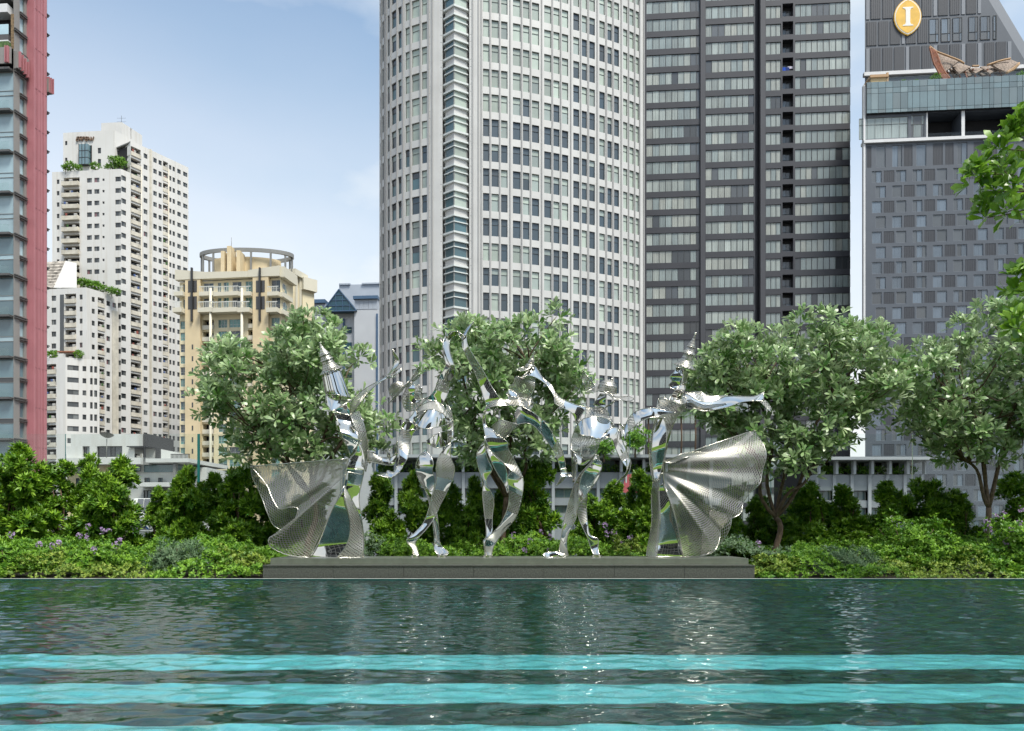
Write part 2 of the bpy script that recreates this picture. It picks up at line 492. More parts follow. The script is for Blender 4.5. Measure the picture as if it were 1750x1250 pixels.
M['rim_steel'] = steel_mat('rim_steel', (0.55, 0.53, 0.47), 0.2, 0.0)
SY = 13.0
REG = {'R1': (410, 570, 6.25), 'R2': (540, 570, 6.25), 'R3': (540, 670, 6.25), 'R4': (410, 770, 6.25), 'R5': (640, 550, 6.25),
       'R6': (640, 740, 5.68), 'R7': (790, 550, 6.25), 'R8': (790, 740, 5.68), 'S1': (930, 600, 6.25), 'S2': (920, 760, 6.25),
       'S3': (1090, 560, 6.25), 'S4': (1060, 680, 4.463)}

def P3(reg, p, d):
    ox, oy, s = REG[reg]
    px, py = ox+p[0]/s, oy+p[1]/s
    # one pixel is one centimetre in the plane of the figures; d steps the point back or forth in depth
    return np.array([(px-CX)*0.01, SY+d, CAM_H+(HY-py)*0.01])

def curve3(spec, n, dd):
    """spec: list of (reg, [(x, y[, d])...]) pieces joined into one curve"""
    pts = []
    for reg, ps in spec:
        for i, p in enumerate(ps):
            pts.append((reg, p))
    k = len(pts); out = []
    for i, (reg, p) in enumerate(pts):
        t = i/(k-1) if k > 1 else 0
        d = p[2] if len(p) > 2 else np.interp(t, np.linspace(0, 1, len(dd)), dd)
        out.append(P3(reg, p, d))
    # arc length in the picture plane
    Q = [np.array([q[0], q[2], q[1]]) for q in out]
    C = catmull(Q, n)
    return [np.array([c[0], c[2], c[1]]) for c in C]

def frame_cell(mb, S, u0, u1, v0, v1, f=0.24, m=1):
    """a perforation: four bars round a hole"""
    du, dv = (u1-u0)*f, (v1-v0)*f
    o = [S(u0, v0), S(u1, v0), S(u1, v1), S(u0, v1)]
    i_ = [S(u0+du, v0+dv), S(u1-du, v0+dv), S(u1-du, v1-dv), S(u0+du, v1-dv)]
    k = len(mb.v); mb.v += [tuple(p) for p in o+i_]
    for a in range(4):
        b = (a+1) % 4
        mb.f.append((k+a, k+b, k+4+b, k+4+a)); mb.m.append(m); mb.sm.append(False)

def lattice(mb, S, nu, k, f, m=1):
    """expanded-metal lattice: diamond holes in offset rows"""
    cl = lambda t: min(max(t, 0.0), 1.0)
    for i in range(2*nu+1):
        uc = i*.5/nu
        for j in range(k+1):
            vc = (j+(.5 if i % 2 else 0.0))/k
            if vc > 1.0001: continue
            o = [(uc-.5/nu, vc), (uc, vc-.5/k), (uc+.5/nu, vc), (uc, vc+.5/k)]
            q = [(uc-(.5-f)/nu, vc), (uc, vc-(.5-f)/k), (uc+(.5-f)/nu, vc), (uc, vc+(.5-f)/k)]
            b = len(mb.v); mb.v += [tuple(S(cl(x), cl(y))) for x, y in o+q]
            for a in range(4):
                c = (a+1) % 4
                mb.f.append((b+a, b+c, b+4+c, b+4+a)); mb.m.append(m); mb.sm.append(False)

RIB = [0]
def ribbon(name, parent, A, B, dA=(0,), dB=(0,), bow=0.0, perf=((0, 1),), n=60, nv=10, rim=0.0075, cell=0.050, bow2=None, bar=0.23, ends=True, waves=None):
    """sheet between the edge curves A and B; perf lists the stretches (0..1 along the sheet) that are perforated"""
    if isinstance(A, tuple): A = [A]
    if isinstance(B, tuple): B = [B]
    a, b = np.array(curve3(A, n, dA)), np.array(curve3(B, n, dB))
    L = 0.5*(np.linalg.norm(np.diff(a, axis=0), axis=1).sum()+np.linalg.norm(np.diff(b, axis=0), axis=1).sum())
    W = np.linalg.norm(a-b, axis=1)
    RIB[0] += 1; ph = RIB[0]*2.399; fq = .8+.5*((RIB[0]*0.618) % 1); tw = 0.0 if waves else min(.042, .036*L)
    ph2 = RIB[0]*1.7; td = 0.0 if waves else .07
    bow_k = .18 if not waves else 1.0
    def S(u, v):
        u = min(max(u, 0), 1); x = u*(n-1); i = min(int(x), n-2); f = x-i
        p = a[i]*(1-f)+a[i+1]*f; q = b[i]*(1-f)+b[i+1]*f
        r = p*(1-v)+q*v
        bo = bow if bow2 is None else bow+(bow2-bow)*u
        w = W[i]*(1-f)+W[i+1]*f
        off = bow_k*bo*w*math.sin(math.pi*min(max(v, 0), 1))+tw*math.sin(2*math.pi*fq*u+ph)*min(1, u*6, (1-u)*6)+td*w*(v-.5)*math.sin(2*math.pi*.7*u+ph2)
        if waves: off += waves(u, v)
        return np.array([r[0], r[1]+off, r[2]])
    mb = MB(M['mirror'], M['mesh_steel'], M['rim_steel'])
    perf = list(perf) if perf else []
    cuts = sorted(set([0.0, 1.0]+[c for p in perf for c in p]))
    for c0, c1 in zip(cuts[:-1], cuts[1:]):
        mid = (c0+c1)/2
        if any(p[0] <= mid <= p[1] for p in perf):
            nu = max(3, int(round(L*(c1-c0)/cell)))
            w = float(np.mean([np.linalg.norm(S(c0+(c1-c0)*t_, 0)-S(c0+(c1-c0)*t_, 1)) for t_ in (.15, .5, .85)]))
            k = max(2, int(round(w/cell)))
            lattice(mb, lambda x_, y_: S(c0+(c1-c0)*x_, y_), nu, k, bar)
        else:
            nu = max(4, int(n*(c1-c0)))
            mb.grid([[S(c0+(c1-c0)*i/nu, j/nv) for j in range(nv+1)] for i in range(nu+1)], 0)
    if rim:
        m = n
        mb.tube([S(i/(m-1), 0) for i in range(m)], rim, 6, 2)
        mb.tube([S(i/(m-1), 1) for i in range(m)], rim, 6, 2)
        if ends:
            for u in (0, 1):
                if np.linalg.norm(S(u, 0)-S(u, 1)) > 0.05: mb.tube([S(u, j/8) for j in range(9)], rim, 6, 2)
    return mb.build(name, parent)

def spire(name, parent, reg, base, tip, prof, tilt=0.25, rows=None, seg=20, m_solid=False, squash=1.0, warp=None, bar=0.25, rimr=0.006):
    """flared tiers turned about an axis, cut into slots; prof: (t along the axis, radius in region px); None starts a new tier"""
    s = REG[reg][2]
    p0, p1 = P3(reg, base, 0 if len(base) < 3 else base[2]), P3(reg, tip, 0 if len(tip) < 3 else tip[2])
    ax = Vector(p1-p0); H = ax.length; ax.normalize()
    ax = (ax+Vector((0, -tilt, 0))).normalized()
    x = ax.cross(Vector((0, 1, 0))).normalized(); y = x.cross(ax)
    mb = MB(M['mirror'], M['mesh_steel'], M['rim_steel'])
    tiers, cur = [], []
    for p in prof:
        if p is None: tiers.append(cur); cur = []
        else: cur.append(p)
    tiers.append(cur)
    for tier in tiers:
        if len(tier) < 2: continue
        k = len(tier)
        def S(u, v, tier=tier, k=k):
            q = u*(k-1); i = min(int(q), k-2); f = q-i
            t = tier[i][0]*(1-f)+tier[i+1][0]*f; r = (tier[i][1]*(1-f)+tier[i+1][1]*f)*0.01/s*1.0
            a = 2*math.pi*v
            c = Vector(p0)+ax*(H*t)+x*(r*math.cos(a))+y*(r*squash*math.sin(a))
            if warp: c = c+ax*(warp(a)*r)
            return np.array(c)
        nu = max(2, int(round(sum(math.hypot((tier[i+1][0]-tier[i][0])*H, (tier[i+1][1]-tier[i][1])*0.01/s) for i in range(k-1))/0.045)))
        if m_solid:
            mb.grid([[S(i/8, j/seg) for j in range(seg)] for i in range(9)], 0, closed=True)
        else:
            for i in range(nu):
                for j in range(seg):
                    sh = 0.5/seg if i % 2 else 0
                    frame_cell(mb, S, i/nu, (i+1)/nu, j/seg+sh, (j+1)/seg+sh, bar)
        for u in (0, 1):
            if tier[0 if u == 0 else -1][1] > 3:
                mb.tube([S(u, j/seg) for j in range(seg+1)], rimr, 5, 2)
    return mb, (p0, ax, H)

def ball(mb, c, r, m=2):
    rows = []
    for i in range(7):
        a = math.pi*i/6
        rows.append([(c[0]+r*math.sin(a)*math.cos(2*math.pi*j/10), c[1]+r*math.sin(a)*math.sin(2*math.pi*j/10), c[2]+r*math.cos(a)) for j in range(10)])
    mb.grid(rows, m, closed=True)

def foot_plate(parent, reg, x0, x1, y):
    """short steel stub that pins a foot to the slab"""
    a, b = P3(reg, (x0, y), 0), P3(reg, (x1, y), 0)
    c = (a+b)/2; r = abs(b[0]-a[0])/2
    mb = MB(M['rim_steel'])
    pts = [(c[0]+r*math.cos(t), c[1]+r*math.sin(t)) for t in np.linspace(0, 2*math.pi, 21)[:-1]]
    mb.prism(pts, SZ+.0005, SZ+0.035)
    mb.build('foot_plate', parent)

DG = 'polished steel dancer sculptures on the plinth'
def dancer(px, label):
    return tag(empty('dancer_sculpture', ((px-CX)*0.01, SY, SZ)), label, 'sculpture', DG)

# ---------------------------------------------------------------- 1: crowned dancer at the left end
D = dancer(590, 'steel dancer with a pointed crown and a perforated skirt sweeping out to the left')
mb, (p0, ax, H) = spire('crown', D, 'R2', (165, 405), (57, 112), [(0, 138), (0.10, 95), (0.25, 70), (0.42, 55), None, (0.40, 72), (0.52, 52), (0.60, 46), None, (0.58, 62), (0.72, 36), (0.88, 14), (1.0, 4)])
ball(mb, p0+np.array(ax)*H, 0.012); mb.build('crown', D)
ribbon('head', D, ('R2', [(72, 460), (85, 540), (105, 640), (140, 668)]), ('R2', [(258, 398), (300, 510), (345, 640), (368, 690)]), (0,), (0,), bow=-0.55, perf=(), nv=24,
       waves=lambda u, v: 0.012*math.sin(v*34))
ribbon('collar', D, ('R2', [(105, 640), (145, 690), (215, 722), (300, 720), (388, 712)]), ('R2', [(105, 742), (150, 795), (200, 843), (290, 790), (385, 716)]), (0.02, -.12, 0), (0.0, -.16, 0), bow=-0.1, perf=((0.62, 1),))
ribbon('shoulder', D, ('R2', [(200, 843), (290, 785), (372, 726)]), ('R2', [(215, 846), (290, 862), (366, 868)]), (-.16, -.05), (-.14, -.02), bow=-0.15, perf=())
ribbon('raised_arm', D, ('R2', [(366, 738), (460, 665), (560, 590), (660, 530), (745, 478), (805, 415), (842, 335), (846, 262), (830, 195)]),
       ('R2', [(370, 882), (440, 815), (520, 730), (640, 602), (720, 550), (790, 500), (862, 415), (908, 320), (832, 192)]), (-.05, -.15), (-.02, -.28, -.2), bow=0.3, perf=((0, 0.44),))
ribbon('finger', D, ('R2', [(790, 482), (860, 430), (905, 404), (940, 412)]), ('R2', [(780, 496), (850, 480), (910, 452), (942, 426)]), (-.2,), (-.25,), perf=((0, .6),), n=24)
ribbon('finger', D, ('R2', [(770, 484), (820, 476), (866, 474)]), ('R2', [(770, 500), (820, 496), (868, 486)]), (-.2,), (-.18,), perf=(), n=16)
ribbon('back_panel', D, ('R3', [(180, 290), (205, 380), (250, 490), (335, 612)]), ('R3', [(236, 286), (262, 380), (300, 480), (345, 600)]), (.22,), (.1,), bow=0.2, perf=((0.3, 0.8),))
ribbon('torso', D, ('R3', [(205, 230), (250, 330), (305, 460), (340, 570), (372, 690)]), ('R3', [(372, 255), (430, 390), (470, 520), (452, 610), (385, 690)]), (-.05, -.2, -.05), (-.05, -.1, -.02), bow=-0.38, perf=(), nv=16)
ribbon('side_panel', D, ('R3', [(370, 245), (425, 380), (472, 520), (495, 640), (520, 790)]), ('R3', [(445, 195), (512, 370), (545, 540), (552, 690), (526, 850)]), (-.05, -.08), (.12, .05), bow=-0.25)
ribbon('hip', D, ('R3', [(470, 520), (440, 650), (380, 730), (345, 860)]), ('R3', [(485, 530), (520, 690), (524, 790), (505, 885)]), (-.1, -.16), (-.05, -.05), bow=-0.4, bow2=-0.3, perf=(), nv=16)
ribbon('dress', D, ('R4', [(1185, 200), (1150, 390), (1040, 580), (960, 740), (850, 965), (745, 1140)]), ('R4', [(1335, 215), (1290, 400), (1276, 520), (1292, 660), (1318, 880), (1325, 1140)]), (-.15, -.1, 0), (-.05, 0, 0), bow=-0.3, perf=(), nv=20)
ribbon('dress_fold', D, ('R4', [(1140, 390), (1165, 540), (1208, 720), (1205, 900), (1160, 1030), (1078, 1140)]), ('R4', [(1142, 386), (1215, 520), (1285, 690), (1318, 880), (1328, 1010), (1326, 1142)]), (-.2, -.3, -.28), (-.2, -.08, -.08), bow=-0.12)
def pleat(n_, amp, ph=0.0):
    return lambda u, v: amp*(v**1.3)*math.sin(2*math.pi*n_*u+ph)
ribbon('skirt_back', D, ('R4', [(1170, 95), (1160, 180), (1150, 260)]), ('R4', [(100, 168), (106, 285), (160, 410), (215, 530), (275, 665), (340, 800), (428, 858)]), (-.1,), (.06, .14, .12), perf=((0, 1),), cell=0.044, n=80, waves=pleat(1.0, .05), bar=.12)
ribbon('skirt', D, ('R4', [(1172, 97), (1165, 200), (1150, 300), (1130, 390)]), ('R4', [(100, 166), (280, 370), (340, 480), (395, 570), (450, 630), (540, 612), (618, 614), (640, 655), (592, 780), (480, 880), (380, 925), (368, 985), (395, 1040), (520, 1105), (630, 1132), (742, 1142)]),
       (-.15,), (.04, -.02, -.12, -.12, -.24, -.28, -.18, -.05), perf=((0, 1),), cell=0.044, n=120, waves=pleat(2.0, .045, 1.0), bar=.135)
ribbon('lowered_arm', D, ('R3', [(553, 618), (600, 655), (660, 690), (730, 712), (800, 712), (845, 660), (858, 590), (882, 540)]), ('R3', [(553, 745), (610, 755), (680, 770), (760, 784), (838, 782), (876, 705), (886, 620), (888, 545)]), (.02, -.15), (.0, -.2), bow=-0.3, perf=((0, .36),))
ribbon('thumb', D, ('R3', [(775, 725), (778, 670), (786, 625), (800, 614)]), ('R3', [(806, 780), (814, 715), (815, 660), (808, 618)]), (-.14,), (-.2,), perf=(), n=20)

# ---------------------------------------------------------------- 2: hatted dancer beside her
D = dancer(735, 'slim steel dancer with a wire hat and one arm raised, left of the centre figure')
mb, _ = spire('hat', D, 'R5', (268, 752), (200, 690), [(0, 178), (0.02, 120), (0.15, 92), (0.55, 96), (0.95, 78), (1.25, 30), (1.32, 4)], tilt=0.1, squash=0.42, seg=22)
mb.build('hat', D)
ribbon('feather', D, ('R5', [(392, 628), (425, 545), (475, 478)]), ('R5', [(400, 632), (450, 560), (480, 500)]), (0,), (.05,), n=20)
ribbon('feather', D, ('R5', [(398, 632), (440, 590), (482, 560)]), ('R5', [(400, 640), (445, 608), (484, 572)]), (0,), (.05,), n=16)
ribbon('face', D, ('R5', [(392, 650), (430, 690), (472, 674), (484, 712), (510, 714), (500, 790), (530, 820), (575, 812)]), ('R5', [(350, 650), (325, 740), (300, 800), (300, 850), (318, 920), (370, 955), (420, 945), (446, 935)]), (0,), (0,), bow=-0.3, nv=14)
ribbon('cheek_plate', D, ('R5', [(402, 690), (372, 735), (386, 800), (382, 845), (420, 888), (500, 868)]), ('R5', [(440, 692), (444, 750), (434, 800), (440, 836), (470, 852), (516, 848)]), (-.12,), (-.12,), bow=-0.2, perf=())
ribbon('raised_arm', D, ('R5', [(540, 820), (600, 790), (648, 725), (695, 610), (765, 500), (755, 400), (742, 280), (752, 195), (815, 132), (902, 120)]),
       ('R5', [(720, 880), (770, 780), (800, 650), (850, 560), (852, 470), (812, 350), (800, 250), (812, 190), (850, 155), (906, 132)]), (.0, -.12, -.15, -.1), (.05, .06, -.05, .0), bow=-0.25, perf=((.16, .30),))
ribbon('thumb', D, ('R5', [(742, 205), (715, 190), (695, 196)]), ('R5', [(740, 250), (722, 228), (697, 206)]), (-.1,), (-.1,), perf=(), n=14)
ribbon('neckline', D, ('R5', [(446, 935), (540, 880), (640, 850), (720, 880)]), ('R5', [(400, 1005), (520, 965), (660, 965), (828, 1050)]), (0, -.1, 0), (0, -.15, 0), bow=-0.1)
ribbon('chest_plate', D, ('R5', [(398, 1002), (500, 966), (620, 958), (720, 985), (836, 1062)]), ('R5', [(404, 1012), (450, 1100), (545, 1168), (700, 1140), (836, 1070)]), (0, -.15, -.18, .05), (0, -.25, -.28, .05), bow=-0.25, perf=(), nv=16)
ribbon('side_curve', D, ('R5', [(780, 880), (820, 960), (838, 1080), (840, 1170), (835, 1250)]), ('R5', [(770, 890), (780, 980), (790, 1080), (770, 1170), (740, 1235)]), (.08,), (.02,), perf=((0, .4),))
ribbon('lowered_arm', D, ('R3', [(1068, 195), (1020, 268), (945, 345), (905, 450), (895, 560), (906, 690), (892, 790)]), ('R3', [(1120, 400), (1070, 420), (1030, 480), (1004, 560), (1000, 650), (985, 740), (945, 806)]), (-.05, -.1, -.2), (-.1, -.12, -.2), bow=-0.25, perf=((.28, .72),))
ribbon('cuff_plate', D, ('R5', [(330, 1090), (400, 1090), (450, 1130), (480, 1172)]), ('R5', [(300, 1140), (350, 1180), (410, 1168), (480, 1174)]), (-.2,), (-.2,), perf=(), n=24)
ribbon('hand', D, ('R3', [(888, 800), (850, 866), (782, 850), (768, 882), (682, 896)]), ('R3', [(950, 806), (915, 868), (870, 905), (810, 926), (682, 902)]), (-.2,), (-.22, -.3), bow=-.12, perf=(), n=30)
ribbon('waist_plate', D, ('R6', [(510, 88), (570, 45), (640, 20), (700, -10), (755, -25)]), ('R6', [(516, 112), (570, 140), (620, 158), (690, 138), (738, 98)]), (-.12, -.2, .0), (-.12, -.2, .0), bow=-0.2, perf=())
ribbon('hip_plate', D, ('R6', [(512, 160), (440, 225), (402, 330), (412, 410), (450, 500), (550, 650)]), ('R6', [(515, 190), (560, 245), (580, 310), (572, 380), (590, 470), (556, 640)]), (-.02, .0, .05), (-.1, -.15, -.05), bow=-0.25, perf=(), nv=14)
ribbon('front_leg', D, ('R6', [(738, 104), (640, 215), (604, 330), (606, 470), (562, 620), (530, 740), (480, 870), (400, 970), (328, 1046), (372, 1120), (378, 1196)]),
       ('R6', [(742, 112), (740, 235), (776, 345), (752, 455), (692, 590), (640, 690), (588, 812), (520, 920), (408, 1056), (418, 1120), (432, 1192)]), (.0, -.12, -.1, -.05, -.15, .0), (.0, .05, .05, .0, -.1, .0), bow=-0.25, perf=((.10, .30), (.40, .62)), n=90)
ribbon('back_leg', D, ('R6', [(438, 470), (495, 590), (535, 720), (556, 880), (570, 1000), (574, 1130), (610, 1188)]), ('R6', [(558, 640), (586, 720), (606, 820), (620, 940), (634, 1085), (712, 1160), (702, 1188)]), (.12, .15, .1), (.1, .12, .0), bow=-0.25, perf=((0, .38),))
foot_plate(D, 'R6', 352, 432, 1205); foot_plate(D, 'R6', 606, 702, 1205)

# ---------------------------------------------------------------- 3: centre figure
D = dancer(850, 'centre steel dancer arching back with a perforated arm thrown up to the left')
ribbon('raised_arm', D, ('R7', [(2, 215), (12, 300), (60, 405), (138, 560), (200, 720), (235, 830), (262, 912)]), ('R7', [(45, 165), (60, 270), (112, 365), (220, 530), (300, 675), (360, 775), (412, 852)]), (-.1, -.05), (-.15, -.1), bow=-0.22, perf=((.18, .62),))
ribbon('hand', D, ('R7', [(2, 218), (10, 170), (55, 85), (124, 24)]), ('R7', [(45, 180), (58, 140), (92, 88), (126, 30)]), (-.1,), (-.18,), bow=-.15, perf=(), n=24)
ribbon('thumb', D, ('R5', [(925, 190), (908, 160), (900, 128)]), ('R5', [(950, 160), (925, 140), (906, 124)]), (-.1,), (-.1,), perf=(), n=12)
ribbon('shoulder_band', D, ('R7', [(262, 905), (325, 865), (400, 852), (490, 850), (600, 838), (660, 858), (690, 830)]), ('R7', [(232, 985), (290, 940), (380, 926), (520, 915), (640, 918), (715, 950), (758, 890)]), (-.1, -.2, -.15, 0), (-.1, -.25, -.2, .05), bow=-0.12)
ribbon('hair_loop', D, ('R7', [(690, 850), (720, 800), (745, 810), (760, 870)]), ('R7', [(625, 915), (680, 920), (715, 905), (735, 870)]), (.05,), (-.05,), n=24)
ribbon('face', D, ('R7', [(645, 600), (575, 592), (545, 668), (500, 684), (510, 728), (470, 766), (492, 800), (488, 852)]), ('R7', [(775, 610), (772, 680), (768, 720), (745, 770), (718, 800), (700, 830), (690, 840), (680, 858)]), (0,), (0,), bow=-0.45, nv=14, cell=.045)
ribbon('cheek_plate', D, ('R7', [(495, 755), (540, 775), (600, 825)]), ('R7', [(500, 800), (530, 830), (570, 840)]), (-.26,), (-.28,), perf=(), n=20)
ribbon('hat_brim', D, ('R7', [(578, 545), (585, 515), (650, 490), (720, 480), (775, 478)]), ('R7', [(582, 552), (640, 560), (690, 540), (735, 515), (770, 500)]), (-.1, .1), (-.25, -.2), bow=-.1, n=30)
mb, (p0, ax, H) = spire('crown', D, 'R7', (722, 490), (770, 328), [(0, 58), (0.16, 44), (0.3, 26), None, (.3, 34), (0.5, 28), (0.62, 14), (1.0, 3)], seg=12)
ball(mb, p0+np.array(ax)*H*0.35, 0.03); ball(mb, p0+np.array(ax)*H, 0.012); mb.build('crown', D)
ribbon('lowered_arm', D, [('R7', [(540, 1090), (560, 1000), (592, 938), (645, 942), (755, 1000), (870, 1092), (955, 1200)]), ('R8', [(868, 20), (920, 92), (968, 190), (992, 290), (1000, 350)])],
       [('R7', [(545, 1105), (590, 1112), (640, 1105), (705, 1106), (770, 1140), (840, 1215)]), ('R8', [(755, 5), (830, 100), (896, 205), (930, 290), (948, 360)])], (-.1, -.25, -.2, -.1), (-.12, -.22, -.15, -.1), bow=-0.35, perf=((.70, .86),), n=90)
ribbon('hand', D, ('R8', [(1000, 348), (1020, 400), (1066, 432), (1010, 425), (960, 480), (906, 517)]), ('R8', [(946, 358), (955, 400), (952, 430), (940, 462), (925, 490), (906, 514)]), (-.1,), (-.14,), bow=-.15, perf=(), n=30)
ribbon('bust_band', D, ('R7', [(318, 1130), (360, 1092), (430, 1078), (540, 1100), (610, 1110)]), ('R7', [(322, 1140), (350, 1185), (400, 1235), (470, 1248), (530, 1172)]), (-.05, -.25, -.12), (-.05, -.25, -.12), bow=-0.2)
ribbon('chest_loop', D, ('R7', [(345, 1000), (350, 950), (385, 945), (405, 1010), (400, 1080)]), ('R7', [(352, 1010), (360, 965), (378, 962), (395, 1015), (388, 1080)]), (-.15,), (-.15,), perf=(), n=24)
ribbon('torso', D, [('R7', [(236, 960), (222, 1040), (230, 1130), (250, 1230)]), ('R8', [(218, 60), (290, 190), (395, 290), (485, 385)])], [('R7', [(250, 960), (244, 1040), (262, 1130), (320, 1160)]), ('R8', [(335, 30), (432, 95), (446, 165), (495, 255), (555, 365), (588, 440)])],
       (-.1, -.1, -.2), (-.08, -.15, -.1), bow=-0.3, perf=((.62, 1),), n=80)
ribbon('front_leg', D, ('R8', [(490, 382), (440, 440), (448, 520), (456, 640), (438, 745), (375, 880), (300, 970), (228, 1046), (226, 1120), (236, 1192)]), ('R8', [(588, 432), (592, 520), (572, 660), (522, 815), (440, 922), (395, 975), (350, 1030), (305, 1105), (292, 1150), (284, 1192)]), (-.2, -.1, -.15, 0), (-.08, 0, -.05, 0), bow=-0.28, perf=((.22, .44),), n=90)
ribbon('back_leg', D, ('R8', [(200, 85), (145, 175), (134, 250), (168, 390), (196, 500), (194, 600), (210, 760), (228, 900), (230, 1010), (204, 1052), (214, 1130), (216, 1188)]), ('R8', [(212, 85), (240, 240), (288, 350), (240, 430), (235, 490), (285, 590), (306, 680), (292, 800), (290, 900), (286, 970), (240, 1060), (240, 1188)]), (.1, .15, .12, .05), (.05, .1, .12, .02), bow=-0.28, perf=((.44, .68),), n=90)
ribbon('thigh_strip', D, ('R8', [(214, 95), (270, 250), (330, 380), (418, 520), (440, 590)]), ('R8', [(218, 85), (300, 220), (400, 310), (440, 420), (452, 560)]), (-.12, -.15), (-.15, -.18), bow=-.2, perf=())
foot_plate(D, 'R8', 192, 300, 1205)

# ---------------------------------------------------------------- 4: figure in the broad hat
D = dancer(1010, 'steel dancer with a broad slotted hat, striding right of the centre figure')
mb, _ = spire('hat', D, 'S1', (668, 440), (690, 320), [(0, 108), (.25, 106), (.55, 100), (.85, 70), (1.05, 34), (1.1, 4)], tilt=.15, seg=24)
p = P3('S1', (724, 306), 0); ball(mb, p, 0.024); mb.build('hat', D)
ribbon('hat_brim', D, ('S1', [(440, 440), (500, 402), (560, 366), (620, 365), (690, 395), (750, 462), (820, 482), (900, 486), (952, 512)]), ('S1', [(442, 452), (520, 462), (595, 452), (650, 490), (720, 536), (790, 552), (850, 560), (915, 548), (952, 518)]), (.05, .2, .1, -.05), (-.1, -.3, -.3, -.05), bow=-.1, cell=.05, n=70)
ribbon('feather', D, ('S1', [(420, 202), (470, 270), (546, 362)]), ('S1', [(408, 265), (430, 350), (452, 405)]), (.05,), (.1,), n=30)
ribbon('face', D, ('S1', [(592, 468), (560, 520), (522, 582), (560, 606)]), ('S1', [(652, 484), (646, 530), (644, 580), (640, 622)]), (-.1,), (-.15,), bow=-.2, perf=())
ribbon('hat_strap', D, ('S1', [(636, 614), (690, 580), (742, 544)]), ('S1', [(642, 622), (694, 588), (744, 550)]), (-.1,), (-.1,), perf=(), n=14)
ribbon('neck', D, ('S1', [(450, 598), (520, 604), (640, 616), (690, 665), (695, 690), (724, 740)]), ('S1', [(430, 735), (480, 722), (560, 716), (630, 725), (690, 745), (728, 780)]), (.02,), (-.05,), bow=-.2)
ribbon('chest_plate', D, ('S1', [(344, 782), (400, 740), (480, 718), (580, 714), (680, 742), (775, 838)]), ('S1', [(318, 862), (390, 922), (480, 936), (572, 962), (640, 905), (690, 850)]), (0, -.12, -.12, 0), (0, -.28, -.3, -.08), bow=-0.2, perf=(), nv=16)
ribbon('belly', D, ('S1', [(318, 862), (296, 940), (290, 1010), (292, 1064), (360, 1110), (472, 1172)]), ('S1', [(390, 920), (480, 934), (576, 962), (566, 1020), (545, 1090), (500, 1150)]), (0, 0, -.1), (-.26, -.28, -.2), bow=-0.15)
ribbon('left_arm', D, [('S1', [(340, 772), (318, 700), (265, 650), (155, 600), (110, 560)]), ('R7', [(975, 800), (905, 685), (805, 612), (720, 590), (640, 610)])], [('S1', [(455, 600), (330, 574), (190, 520), (130, 470)]), ('R7', [(985, 755), (950, 675), (862, 590), (776, 474), (705, 530), (640, 600)])], (0, -.05, -.05, -.15), (0, -.02, .05, -.1), bow=-0.22, perf=((.26, .46),), n=90)
ribbon('right_arm', D, [('S1', [(578, 962), (640, 915), (690, 850), (785, 846), (822, 960), (872, 1072), (915, 1180)]), ('S2', [(950, 118), (980, 195), (952, 310), (880, 380), (812, 432)])], [('S1', [(576, 985), (640, 942), (712, 972), (748, 1060), (800, 1165)]), ('S2', [(850, 140), (895, 215), (926, 255), (918, 310), (860, 370), (814, 424)])], (-.28, -.15, -.1, -.1), (-.28, -.2, -.2, -.15), bow=-0.25, perf=((.45, .62),), n=80)
ribbon('hip', D, ('S2', [(352, 60), (410, 112), (500, 165), (610, 112)]), ('S2', [(358, 140), (405, 200), (480, 225), (560, 165)]), (0, -.15), (0, -.15), bow=-.2, perf=())
ribbon('side_edge', D, ('S2', [(352, 40), (362, 200), (372, 400)]), ('S2', [(392, 150), (402, 260), (386, 398)]), (.05,), (-.05,), n=30, perf=((.1, .9),))
ribbon('front_leg', D, ('S2', [(608, 112), (545, 205), (440, 320), (372, 450), (322, 620), (282, 760), (252, 920), (230, 1060), (216, 1150)]), ('S2', [(622, 118), (668, 235), (640, 360), (548, 490), (445, 615), (412, 700), (398, 800), (322, 950), (302, 1060), (316, 1190)]), (-.15, -.2, -.1, -.1, 0), (-.12, -.05, -.05, -.02, 0), bow=-0.25, perf=((.33, .72),), n=90)
ribbon('thigh_plate', D, ('S2', [(600, 165), (535, 235), (450, 340), (420, 480), (412, 560)]), ('S2', [(655, 195), (655, 270), (600, 350), (535, 490), (450, 610)]), (-.3, -.28), (-.25, -.2), bow=-.1, perf=(), n=40)
ribbon('front_foot', D, ('S2', [(216, 1140), (150, 1148), (80, 1154), (52, 1170)]), ('S2', [(300, 1200), (200, 1202), (100, 1204), (54, 1190)]), (0, -.08), (-.02, -.1), bow=-.25, perf=(), n=30)
ribbon('back_leg', D, ('S2', [(415, 660), (440, 790), (485, 900), (530, 1000), (556, 1080), (592, 1176)]), ('S2', [(530, 540), (524, 700), (535, 860), (560, 968), (642, 1012), (640, 1110), (652, 1178)]), (.1, .12, .02), (.15, .12, .0), bow=-0.28, perf=((0, .4),), n=70)
foot_plate(D, 'S2', 562, 685, 1195); foot_plate(D, 'S2', 190, 282, 1200)

